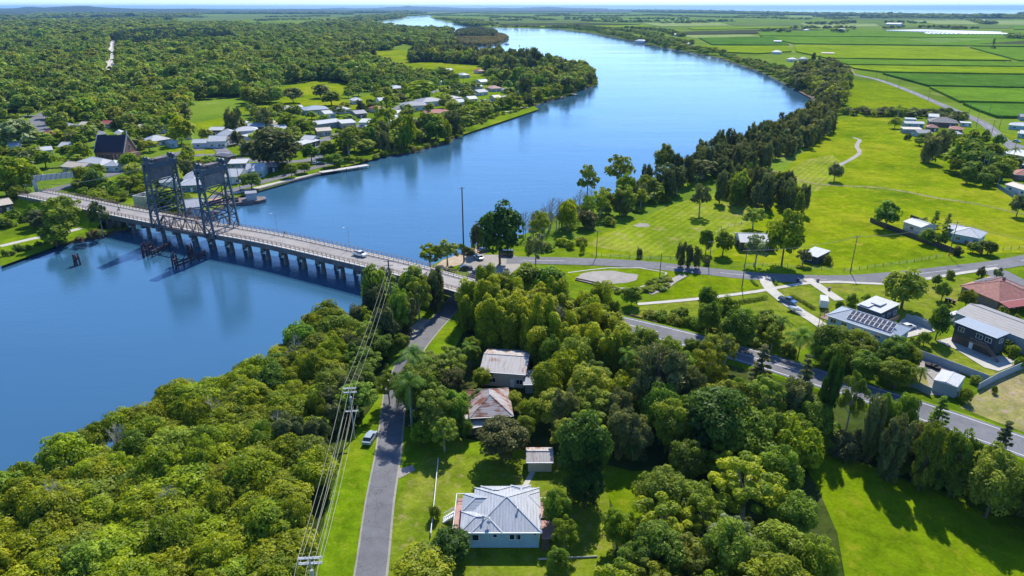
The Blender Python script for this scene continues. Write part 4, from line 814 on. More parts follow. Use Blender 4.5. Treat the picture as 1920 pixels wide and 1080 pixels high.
# ---------------------------------------------------------------- buildings
def frame_from(A, B):
    d = B - A; return math.atan2(d.y, d.x), d.length
def window_part(e, x, z, w, h, y, rz_side, glass='glass', mull=1, frame='white'):
    """window on the local wall: rz_side 0 front (-y), 1 right (+x), 2 back, 3 left"""
    fr = MB(); gl = MB(); t = .07
    def P(u, v, dpt):
        return {0: (u, y - dpt, v), 1: (y + dpt, u, v), 2: (u, y + dpt, v), 3: (y - dpt, u, v)}[rz_side]
    def slab(mb, u0, u1, v0, v1, d0, d1):
        a, b = P(u0, v0, d0), P(u1, v1, d1); c = [(a[i] + b[i]) / 2 for i in range(3)]; dd = [abs(a[i] - b[i]) for i in range(3)]; mb.box(c, dd)
    slab(gl, x - w / 2, x + w / 2, z, z + h, .004, .03)
    slab(fr, x - w / 2 - t, x + w / 2 + t, z - t, z, .005, .09); slab(fr, x - w / 2 - t, x + w / 2 + t, z + h, z + h + t, .005, .09)
    slab(fr, x - w / 2 - t, x - w / 2, z, z + h, .005, .09); slab(fr, x + w / 2, x + w / 2 + t, z, z + h, .005, .09)
    for k in range(mull): u = x - w / 2 + w * (k + 1) / (mull + 1); slab(fr, u - .03, u + .03, z, z + h, .031, .07)
    f = fr.build('window', M[frame], e); gl.build('pane', M[glass], f); return f
def roof_mesh(kind, w, d, h, rise, eave, ridge_axis='x', th=.14):
    """roof over a w x d plan whose corner is at 0,0"""
    x0, x1, y0, y1 = -eave, w + eave, -eave, d + eave; m = MB(); b = h
    if kind == 'gable':
        if ridge_axis == 'x': pr = [(x0, y0, b), (x1, y0, b), (x1, y1, b), (x0, y1, b), (x0, d / 2, b + rise), (x1, d / 2, b + rise)]; fs = [(0, 1, 5, 4), (2, 3, 4, 5), (3, 0, 4), (1, 2, 5)]
        else: pr = [(x0, y0, b), (x1, y0, b), (x1, y1, b), (x0, y1, b), (w / 2, y0, b + rise), (w / 2, y1, b + rise)]; fs = [(3, 0, 4, 5), (1, 2, 5, 4), (0, 1, 4), (2, 3, 5)]
    elif kind == 'hip':
        if w >= d: k = d / 2 + eave; pr = [(x0, y0, b), (x1, y0, b), (x1, y1, b), (x0, y1, b), (x0 + k, d / 2, b + rise), (x1 - k, d / 2, b + rise)]; fs = [(0, 1, 5, 4), (2, 3, 4, 5), (3, 0, 4), (1, 2, 5)]
        else: k = w / 2 + eave; pr = [(x0, y0, b), (x1, y0, b), (x1, y1, b), (x0, y1, b), (w / 2, y0 + k, b + rise), (w / 2, y1 - k, b + rise)]; fs = [(3, 0, 4, 5), (1, 2, 5, 4), (0, 1, 4), (2, 3, 5)]
    else:   # skillion / flat: high at the back (rise may be negative)
        pr = [(x0, y0, b), (x1, y0, b), (x1, y1, b + rise), (x0, y1, b + rise)]; fs = [(0, 1, 2, 3)]
        lo = [(x, y, z - th) for x, y, z in pr]; m.add(pr + lo, [(0, 1, 2, 3), (7, 6, 5, 4)] + [(i, 4 + i, 4 + (i + 1) % 4, (i + 1) % 4) for i in range(4)]); return m
    n = len(pr); lo = [(x, y, z - th) for x, y, z in pr[:4]]
    m.add(pr + lo, fs + [(n + 3, n + 2, n + 1, n)] + [(i, n + i, n + (i + 1) % 4, (i + 1) % 4) for i in range(4)]); return m
def walls_mesh(kind, w, d, h, rise, axis='x'):
    m = MB()
    if kind == 'skillion' or kind == 'flat':
        m.add([(0, 0, -.3), (w, 0, -.3), (w, d, -.3), (0, d, -.3), (0, 0, h - .15), (w, 0, h - .15), (w, d, h + rise - .15), (0, d, h + rise - .15)], [(0, 3, 2, 1), (4, 5, 6, 7), (0, 1, 5, 4), (1, 2, 6, 5), (2, 3, 7, 6), (3, 0, 4, 7)])
    else: m.box((w / 2, d / 2, h / 2 - .23), (w, d, h + .14))
    return m
HOUSES = []
def house(A, B, depth, h, kind, rise, roofm, wallm, label, name='house', cat='house', eave=.5, axis='x', win=(2, 1), door=True, wz=1.0, z0=0, group=None, wh=1.1, chimney=False):
    A, B = G(*A), G(*B); rz, w = frame_from(A, B); e = empty(name, (A.x, A.y, z0), rz); tag(e, label, cat, group)
    walls_mesh(kind, w, depth, h, rise).build('wall', M[wallm], e)
    if kind == 'gable' and eave > 0:      # gable end walls above the eaves stand inside the roof
        pass
    rf = roof_mesh(kind, w, depth, h, rise, eave, axis).build('roof', M[roofm], e)
    if kind in ('gable', 'hip'):
        m = MB()
        if kind == 'gable':
            if axis == 'x': m.beam((-eave, depth / 2, h + rise + .03), (w + eave, depth / 2, h + rise + .03), .3, .08)
            else: m.beam((w / 2, -eave, h + rise + .03), (w / 2, depth + eave, h + rise + .03), .3, .08)
        else:
            k = min(w, depth) / 2 + eave
            r = [(-eave + k, depth / 2), (w + eave - k, depth / 2)] if w >= depth else [(w / 2, -eave + k), (w / 2, depth + eave - k)]
            m.beam((*r[0], h + rise + .03), (*r[1], h + rise + .03), .28, .07)
            for (cx_, cy_), q in (((-eave, -eave), 0), ((w + eave, -eave), 1 if w >= depth else 0), ((w + eave, depth + eave), 1), ((-eave, depth + eave), 0 if w >= depth else 1)): m.beam((cx_, cy_, h + .03), (*r[q], h + rise + .03), .22, .06)
        m.build('ridge_cap', M[roofm], rf)
    if chimney: m = MB(); m.box((w * .7, depth * .6, h + rise * .8 + .3), (.6, .6, 1.4)); m.build('chimney', M['brick'], rf)
    m = MB(); m.box((w / 2, -eave - .06, h - .05), (w + 2 * eave, .12, .13)); m.build('gutter', M['white'], rf)
    nf, ns = win
    for k in range(nf):
        x = w * (k + .5) / nf
        if door and k == nf // 2:
            m = MB(); m.box((x - .2, -.03, 1.0), (.9, .06, 2.05)); m.build('door', M['white'], e); x += min(1.4, w / nf * .35)
            if nf > 1 and w / nf < 2.6: continue
        window_part(e, x, wz, min(1.4, w / nf * .55), wh, 0, 0)
    for k in range(ns):
        y = depth * (k + .5) / ns; window_part(e, y, wz, min(1.3, depth / ns * .5), wh, w, 1)
    fr = -4 if A.y < 260 else -15
    px = [to_px(*(e.matrix_basis @ Vector(q))[:2]) for q in ((-2, fr, 0), (w + 2, fr, 0), (w + 2, depth + 2, 0), (-2, depth + 2, 0))]
    CLEAR.append(px); HOUSES.append(e); return e, w, rz
def panels(e, pts, nx, ny, gap=.12):
    """solar array laid on a roof plane given by corner, u and v vectors (local)"""
    o, u, v = (Vector(q) for q in pts); nrm = u.cross(v).normalized(); 
    if nrm.z < 0: nrm = -nrm
    for j in range(ny):
        for i in range(nx):
            m = MB(); a = o + u * (i / nx) + v * (j / ny) + nrm * .12; du = u / nx * (1 - gap); dv = v / ny * (1 - gap * .7)
            p = [a, a + du, a + du + dv, a + dv]; m.add(p + [q - nrm * .05 for q in p], [(0, 1, 2, 3), (7, 6, 5, 4), (0, 4, 5, 1), (1, 5, 6, 2), (2, 6, 7, 3), (3, 7, 4, 0)]); s_ = m.build('solar_panel', M['solar'], e)
            fr = MB(); 
            for q0, q1 in ((p[0], p[1]), (p[1], p[2]), (p[2], p[3]), (p[3], p[0])): fr.beam(q0 + nrm * .01, q1 + nrm * .01, .05, .05)
            fr.build('panel_frame', M['galv'], s_)
# --- the white roofed house in front
def main_house():
    X0, X1, Y0, Y1 = -8.0, 4.6, 84.9, 94.6; e = empty('white_roofed_house', (X0, Y0, 0)); tag(e, 'large house with sprawling pale metal roof and blue walls beside the lane', 'house')
    w, d, h = X1 - X0, Y1 - Y0, 3.6
    m = MB(); m.box((w / 2, d / 2 - .8, h / 2 - .22), (w - .6, d - 2.2, h - .1)); m.box((w * .55, d - 1.6, h / 2 - .23), (w * .62, 2.6, h - .16)); m.build('wall', M['bluewall'], e)
    def hp(x0, x1, y0, y1, hh, rise, axis, kind='hip', mat='roof_main', nm='roof'):
        k = roof_mesh(kind, x1 - x0, y1 - y0, hh, rise, 0, axis, .12); k.v = [(a + x0, b + y0, c) for a, b, c in k.v]; o = k.build(nm, M[mat], e)
        r = MB(); W, D = x1 - x0, y1 - y0; q = min(W, D) / 2
        if kind == 'hip':
            rr_ = [(x0 + q, y0 + D / 2), (x1 - q, y0 + D / 2)] if W >= D else [(x0 + W / 2, y0 + q), (x0 + W / 2, y1 - q)]
            cs = [((x0, y0), 0), ((x1, y0), 1 if W >= D else 0), ((x1, y1), 1), ((x0, y1), 0 if W >= D else 1)]
            for c_, i_ in cs: r.beam((*c_, hh + .03), (*rr_[i_], hh + rise + .03), .26, .07)
        else: rr_ = [(x0, (y0 + y1) / 2), (x1, (y0 + y1) / 2)] if axis == 'x' else [((x0 + x1) / 2, y0), ((x0 + x1) / 2, y1)]
        r.beam((*rr_[0], hh + rise + .03), (*rr_[1], hh + rise + .03), .3, .07); r.build('ridge_cap', M['roof_zinc'], o); return o
    SL = .46
    main = hp(1.6, w + .1, -.25, 10.6, h, 5.4 * SL, 'x', mat='roof_main')
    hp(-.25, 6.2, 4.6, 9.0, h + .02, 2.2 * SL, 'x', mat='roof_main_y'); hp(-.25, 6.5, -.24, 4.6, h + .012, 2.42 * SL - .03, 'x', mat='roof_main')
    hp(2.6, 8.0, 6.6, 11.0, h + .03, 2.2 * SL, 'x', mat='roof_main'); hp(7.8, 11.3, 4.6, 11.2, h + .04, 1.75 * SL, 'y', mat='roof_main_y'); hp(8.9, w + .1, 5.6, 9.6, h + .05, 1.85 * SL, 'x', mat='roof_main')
    for (x, y, z) in ((3.4, 1.7, 4.7), (8.9, 3.0, 5.1)): m = MB(); m.tube((x, y, z - .5), (x, y, z + .55), .13, .13, 8); m.tube((x, y, z + .5), (x, y, z + .62), .22, .1, 8); m.build('vent_pipe', M['galv'], main)
    m = MB(); m.tube((4.3, 1.0, 4.1), (4.3, 1.0, 5.6), .03, .03, 5); m.beam((3.8, 1.0, 5.5), (4.8, 1.0, 5.5), .03, .03); m.beam((3.9, 1.0, 5.2), (4.7, 1.0, 5.2), .03, .03); m.tube((4.3, .9, 4.7), (4.3, .7, 4.8), .35, .3, 10); m.build('antenna', M['galv'], main)
    m = MB(); m.box((w / 2, -.32, h - .04), (w + .3, .13, .14)); m.build('gutter', M['white'], main)
    window_part(e, 2.2, 1.55, 1.0, 1.15, .3, 0, mull=0); window_part(e, 5.3, 2.2, .6, .6, .3, 0, mull=0); window_part(e, 8.0, 1.75, .75, 1.0, .3, 0, mull=0); window_part(e, 9.0, 1.75, .75, 1.0, .3, 0, mull=0); window_part(e, 11.6, 2.55, .4, .45, .3, 0, mull=0)
    for k in range(4): m = MB(); m.box((3.2 + k * 2.8, .26, 1.6), (.06, .05, 3.0)); m.build('cover_strip', M['whitewall'], e)
    # veranda along the left wall
    m = MB(); m.box((-.75, 4.1, 1.5), (1.5, 9.3, .15)); m.box((1.0, 9.6, 1.5), (4.6, 1.5, .15)); v = m.build('veranda', M['pink'], e)
    m = MB()
    for y in [k * .25 for k in range(0, 43)]: m.box((-1.5, -.5 + y, 2.05), (.05, .05, .95))
    for k in range(20): m.box((-1.4 + k * .25, 10.35, 2.05), (.05, .05, .95))
    m.beam((-1.5, -.5, 2.55), (-1.5, 10.35, 2.55), .09, .07); m.beam((-1.5, 10.35, 2.55), (3.4, 10.35, 2.55), .09, .07); m.build('railing', M['white'], v)
    for y in (-.4, 3, 6.5, 10.2): m = MB(); m.box((-1.42, y, .7), (.12, .12, 1.5)); m.build('post', M['white'], v)
    m = MB()
    for k in range(7): m.box((-1.85 - k * .27, 6.6, 1.4 - k * .2), (.3, 1.3, .06))
    m.beam((-1.6, 5.95, 2.3), (-3.6, 5.95, .9), .07, .09); m.beam((-1.6, 7.25, 2.3), (-3.6, 7.25, .9), .07, .09); m.beam((-1.6, 5.95, 1.3), (-3.6, 5.95, 0), .08, .2); m.beam((-1.6, 7.25, 1.3), (-3.6, 7.25, 0), .08, .2)
    for k in range(7): m.box((-1.7 - k * .3, 5.95, 1.75 - k * .21), (.05, .05, 1.0)); m.box((-1.7 - k * .3, 7.25, 1.75 - k * .21), (.05, .05, 1.0))
    m.build('stairs', M['white'], e)
    # rear right deck
    m = MB(); m.box((w + 1.2, 7.6, 1.3), (3.0, 3.8, .14)); m.box((w + 1.3, 3.2, 1.1), (2.2, 4.2, .14)); v = m.build('deck', M['pink'], e)
    m = MB(); 
    for k in range(12): m.box((w - .1 + k * .25, 9.5, 1.85), (.05, .05, .95))
    m.beam((w - .1, 9.5, 2.33), (w + 2.7, 9.5, 2.33), .09, .07); m.build('railing', M['white'], v)
    m = MB(); 
    for k in range(5): m.box((w + .75, 0.9 - k * .27, .95 - k * .2), (1.2, .28, .06))
    m.build('back_stairs', M['timber'], e)
    CLEAR.append([(846, 1030), (1030, 1030), (1030, 915), (846, 915)])
main_house()
def shed_main():
    house((990, 885), (1034, 885), 4.0, 2.4, 'gable', .9, 'roof_part', 'creamwall', 'small shed with striped rusty cream roof behind the white roofed house', 'shed', 'shed', .35, 'x', (0, 0), False)
shed_main()
house((885, 808), (958, 804), 10, 3.4, 'hip', 2.6, 'roof_rust_y', 'timber_dark', 'old house with heavily rusted hip roof half hidden by a brown tree', win=(3, 1))
house((880, 818), (912, 812), 3, 2.2, 'skillion', .7, 'roof_part', 'timber_dark', 'low lean to with patchy roof at the front of the rusted house', 'lean_to', 'shed', win=(0, 0), door=False)
house((904, 722), (982, 728), 10.5, 3.8, 'gable', 1.6, 'roof_part', 'creamwall', 'tin roofed house with cream sheets and a rust brown edge among the tall trees', axis='x', win=(2, 1))
house((985, 738), (1000, 738), 5, 2.6, 'skillion', .4, 'roof_grey', 'greywall', 'flat grey annex standing right of the cream tin roof', 'annex', 'shed', win=(0, 0), door=False)
# --- houses on the right
e, w, rz = house((1548, 622), (1673, 665), 7.8, 4.9, 'hip', 1.9, 'roof_blue', 'bluewall', 'long high set pale blue house with a solar array on its roof', win=(6, 2), wz=3.1, door=False)
for rr_ in [c for c in e.children if c.name.startswith('roof')]:
    sl = 1.9 / 4.4; panels(rr_, ((4.4, .5, 4.9 + 1.0 * sl + .05), (11.2, 0, 0), (0, 3.1, 3.1 * sl)), 10, 2); pass
m = MB(); m.box((w * .45, -.02, 1.0), (w * .8, .12, 2.0)); m.build('lower_wall', M['tealwall'], e); m = MB(); m.box((w * .52, -3.2, 2.4), (7.5, 4.6, .18)); [m.box((w * .52 + a, -5.3, 1.2), (.15, .15, 2.4)) for a in (-3.5, 0, 3.5)]; m.build('carport', M['white'], e)
m = MB(); m.box((-1.6, 4.3, 2.5), (3.0, 5, .18)); [m.box((-3.0, y, 3.3 if k else 1.3), (.12, .12, 1.5 if k else 2.6)) for y in (2, 4.3, 6.6) for k in (0, 1)]; m.box((-3.0, 4.3, 3.4), (.08, 4.8, .1)); m.build('porch', M['timber'], e)
e, w, rz = house((1602, 606), (1644, 622), 8.5, 5.6, 'skillion', .5, 'roof_white', 'darkwall', 'dark clad two storey house with two pale flat roofs behind the solar house', win=(0, 3), wz=3.3, door=False, eave=.25)
m = MB(); m.box((w * .5, 4.2, 6.15), (2.6, 3.2, .3)); m.build('roof_hatch', M['roof_white'], e); m = MB(); m.box((w + .9, 3.6, 2.7), (1.7, 5.6, .15)); m.box((w + 1.7, 3.6, 3.3), (.08, 5.6, 1.0)); m.build('balcony', M['timber'], e)
m = MB(); m.box((w * .25, 4.2, 5.95), (w * .42, 9.2, .16)); m.build('upper_roof', M['roof_white'], e)
e, w, rz = house((1786, 612), (1960, 682), 11, 4.2, 'gable', 1.5, 'roof_pale', 'greywall', 'very long grey industrial shed running off along the back of the yards', 'long_shed', 'shed', .2, 'x', (0, 0), False)
e, w, rz = house((1783, 640), (1858, 671), 4.6, 5.6, 'skillion', .3, 'roof_blue', 'darkwall', 'dark raised cabin with pale flat roof and outside stair beside the long shed', 'cabin', 'house', .3, 'x', (3, 1), True, wz=3.6)
m = MB(); m.box((w * .7, -.8, 2.6), (4, 1.6, .14)); [m.box((w * .7 - 2 + k * .4, -1.6, 3.15), (.05, .05, 1.0)) for k in range(11)]; m.beam((w * .7 - 2, -1.6, 3.65), (w * .7 + 2, -1.6, 3.65), .08, .08); m.build('balcony', M['timber'], e)
m = MB(); [m.box((w * .7 + 2.2 + k * .28, -1.0, 2.4 - k * .2), (.3, 1.1, .06)) for k in range(12)]; m.beam((w * .7 + 2, -1.55, 3.4), (w * .7 + 5.5, -1.55, 1.0), .08, .1); m.build('stairs', M['timber'], e)
m = MB(); m.box((w / 2, -.03, 1.2), (w - .1, .05, 2.4)); m.build('lower_slats', M['timber_dark'], e)
house((1746, 733), (1789, 747), 6.2, 3.0, 'gable', .22, 'roof_white', 'fence_panel', 'small steel shed with a bright white roof by the highway fence', 'shed', 'shed', .1, 'y', (0, 0), False)
e, w, rz = house((1800, 552), (1862, 573), 15, 2.8, 'hip', 2.6, 'tile_pink', 'brick', 'red brown tiled house with solar panels at the edge of the lawns', win=(3, 1)); 
for rr_ in [c for c in e.children if c.name.startswith('roof')]: q_ = 2.6 / (w / 2 + .5); panels(rr_, ((.7, 10.5, 2.8 + 1.2 * q_), (0, -6.5, 0), (3.6, 0, 3.6 * q_)), 6, 3)
e, w, rz = house((1868, 583), (1935, 573), 12, 3.0, 'hip', 3.2, 'tile_red', 'brick', 'taller tiled wing with a chimney pipe and red front veranda', win=(3, 1), chimney=True)
m = MB(); m.add([(-.5, -3.6, 2.5), (w + 1, -3.6, 2.5), (w + 1, -.05, 3.1), (-.5, -.05, 3.1), (-.5, -3.6, 2.4), (w + 1, -3.6, 2.4), (w + 1, -.05, 3.0), (-.5, -.05, 3.0)], [(0, 1, 2, 3), (7, 6, 5, 4), (0, 4, 5, 1), (1, 5, 6, 2), (2, 6, 7, 3), (3, 7, 4, 0)]); [m.box((k * 3.4, -3.4, 1.2), (.14, .14, 2.4)) for k in range(4)]; m.build('veranda', M['roof_red'], e)
house((1388, 470), (1452, 472), 9, 3.4, 'gable', 1.8, 'roof_white', 'timber_dark', 'old open barn with a bright white roof under the big spreading tree', 'barn', 'barn', .6, 'x', (2, 1), False)
house((1380, 462), (1398, 463), 6, 2.6, 'skillion', .7, 'roof_part', 'timber_dark', 'low open lean to joined to the left end of the barn', 'lean_to', 'shed', .2, 'x', (0, 0), False)
house((1503, 489), (1530, 497), 7.5, 2.9, 'skillion', .6, 'roof_zinc', 'darkwall', 'small dark walled farm shed right of the barn trees', 'shed', 'shed', .25, 'x', (1, 0), False)
house((1692, 430), (1724, 441), 7.5, 3.2, 'gable', 1.0, 'roof_white', 'whitewall', 'white gabled shed inside the dark paddock fence', 'shed', 'shed', .3, 'x', (1, 0), False)
house((1782, 452), (1832, 462), 9.5, 3.2, 'hip', 2.0, 'roof_zinc', 'bluewall', 'pale blue cottage with white hip roof beside the paddock road', win=(2, 2)); house((1776, 441), (1800, 445), 6, 2.8, 'gable', 1.0, 'roof_zinc', 'bluewall', 'small back wing of the pale blue cottage', 'cottage_wing', 'house', win=(0, 0), door=False)
RH = [((1742, 237), (1795, 240), 14, 3.4, 'hip', 3.0, 'tile_grey', 'brick', 'wide grey tiled hip roof house beside the country road'), ((1740, 231), (1757, 232), 10, 5, 'gable', 1.5, 'roof_white', 'whitewall', 'white gabled block at the left end of the grey tiled house'), ((1778, 249), (1803, 251), 9, 2.8, 'hip', 1.6, 'tile_red', 'brick', 'small orange red tiled roof in front of the grey tiled house'), ((1738, 246), (1758, 247), 7, 2.8, 'hip', 1.8, 'tile_red', 'brick', 'tiny orange roof left of the dark paddock trees'), ((1720, 257), (1745, 257), 8, 2.8, 'gable', 1.5, 'roof_grey', 'bluewall', 'grey roofed cottage in front of the small orange roof'), ((1778, 259), (1803, 259), 7, 2.8, 'skillion', .6, 'roof_grey', 'greywall', 'flat grey roof below the small orange red roof'),
 ((1801, 237), (1819, 238), 6, 2.8, 'flat', .05, 'roof_white', 'whitewall', 'bright white carport roof beside the bend of the road'), ((1697, 230), (1716, 231), 6, 2.8, 'skillion', .3, 'roof_blue', 'bluewall', 'rearmost of three pale blue cabins by the hedge'), ((1696, 239), (1731, 240), 7, 3, 'gable', 1.2, 'roof_zinc', 'bluewall', 'middle of three pale blue cabins by the hedge'), ((1693, 250), (1727, 251), 6, 3, 'skillion', .5, 'roof_cream', 'greywall', 'front one of three cabins by the hedge with a cream roof'),
 ((1890, 242), (1935, 246), 10, 3, 'hip', 1.8, 'roof_zinc', 'bluewall', 'white roofed house across the bend of the road'), ((1907, 258), (1950, 263), 9, 3, 'gable', 1.6, 'roof_white', 'bluewall', 'blue walled white roofed house below the bend'), ((1912, 226), (1950, 228), 8, 3, 'gable', 1.6, 'roof_grey', 'greywall', 'grey shed at the cane field edge beyond the bend'),
 ((1874, 296), (1925, 306), 12, 3.4, 'hip', 2.2, 'roof_white', 'bluewall', 'long white roofed house behind the garden palms'), ((1906, 318), (1950, 324), 8, 3, 'gable', 1.5, 'roof_zinc', 'tealwall', 'teal walled house peeping out behind dark garden trees'), ((1900, 338), (1950, 342), 10, 3, 'hip', 2.2, 'tile_red', 'brick', 'red brown roof at the edge of the picture above the white shed'), ((1884, 357), (1920, 369), 7, 3, 'gable', 1.0, 'roof_cream', 'whitewall', 'cream roofed shed in the yard corner below the red brown roof')]
for q in RH: house(*q[:8], q[8], win=(2, 1))
FARM = [((1450, 81.5), (1464, 81.8), 14, 5, 'gable', 2, 'roof_zinc', 'greywall', 'lone grey shed standing in the middle of the cane fields'), ((1540, 103.5), (1563, 104), 9, 3.5, 'gable', 1.5, 'roof_cream', 'darkwall', 'long low cream roofed shed on the near edge of the cane'), ((1446, 101.5), (1464, 102), 12, 4, 'hip', 3, 'roof_white', 'whitewall', 'white farm house beside the cane track'), ((1480, 116), (1495, 116), 12, 4, 'hip', 2.5, 'roof_white', 'whitewall', 'white roof at the river end of the dark farm trees'), ((1497, 114.5), (1507, 115), 12, 4, 'hip', 2.5, 'roof_zinc', 'whitewall', 'pale roof between the dark farm trees and the conifers'),
 ((1276, 85), (1294, 85.5), 16, 4, 'hip', 3, 'roof_grey', 'greywall', 'riverside farm house with a wide pale roof'), ((1265, 68), (1275, 68), 14, 5, 'gable', 3, 'roof_zinc', 'whitewall', 'pale farm house among the far riverside trees'), ((1568, 58), (1580, 58.3), 25, 6, 'hip', 4, 'roof_white', 'whitewall', 'white gabled farm house beyond the green cane'), ((1505, 59), (1514, 59.2), 20, 5, 'hip', 4, 'roof_zinc', 'greywall', 'pale farm roof in front of far dark trees'), ((1832, 41), (1846, 41.3), 40, 8, 'gable', 4, 'roof_white', 'whitewall', 'far white farm sheds near the coastal forest'), ((1660, 48), (1688, 48.5), 40, 8, 'gable', 5, 'roof_white', 'whitewall', 'white farm buildings in front of the greenhouses'), ((1190, 80), (1206, 81), 14, 5, 'hip', 3, 'roof_zinc', 'whitewall', 'pale riverside house by the inside of the far bank')]
for q in FARM: house(*q[:8], q[8], name='farm_building', cat='farm building', win=(2, 0), door=False)
for k, (a, b, dpt, lb) in enumerate([((1658, 59.5), (1806, 64.5), 200, 'long white plastic greenhouses beyond the cane fields'), ((1742, 65.5), (1800, 66), 60, 'narrow white greenhouse strip in front of the long white greenhouses'), ((1812, 66), (1900, 66.5), 140, 'shorter white greenhouses right of the long white ones')]):
    A, B = G(*a), G(*b); rz, w = frame_from(A, B); e = empty('greenhouse', A, rz); tag(e, lb, 'greenhouse'); n = max(6, int(w / 11)); m = MB()
    for i in range(n):
        x0, x1 = w * i / n, w * (i + .96) / n; xm = (x0 + x1) / 2; m.add([(x0, 0, 0), (x1, 0, 0), (x1, 0, 4), (xm, 0, 5.8), (x0, 0, 4), (x0, dpt, 0), (x1, dpt, 0), (x1, dpt, 4), (xm, dpt, 5.8), (x0, dpt, 4)], [(0, 1, 2, 3, 4), (9, 8, 7, 6, 5), (1, 6, 7, 2), (2, 7, 8, 3), (3, 8, 9, 4), (4, 9, 5, 0)])
    m.build('cover', M['white'], e)
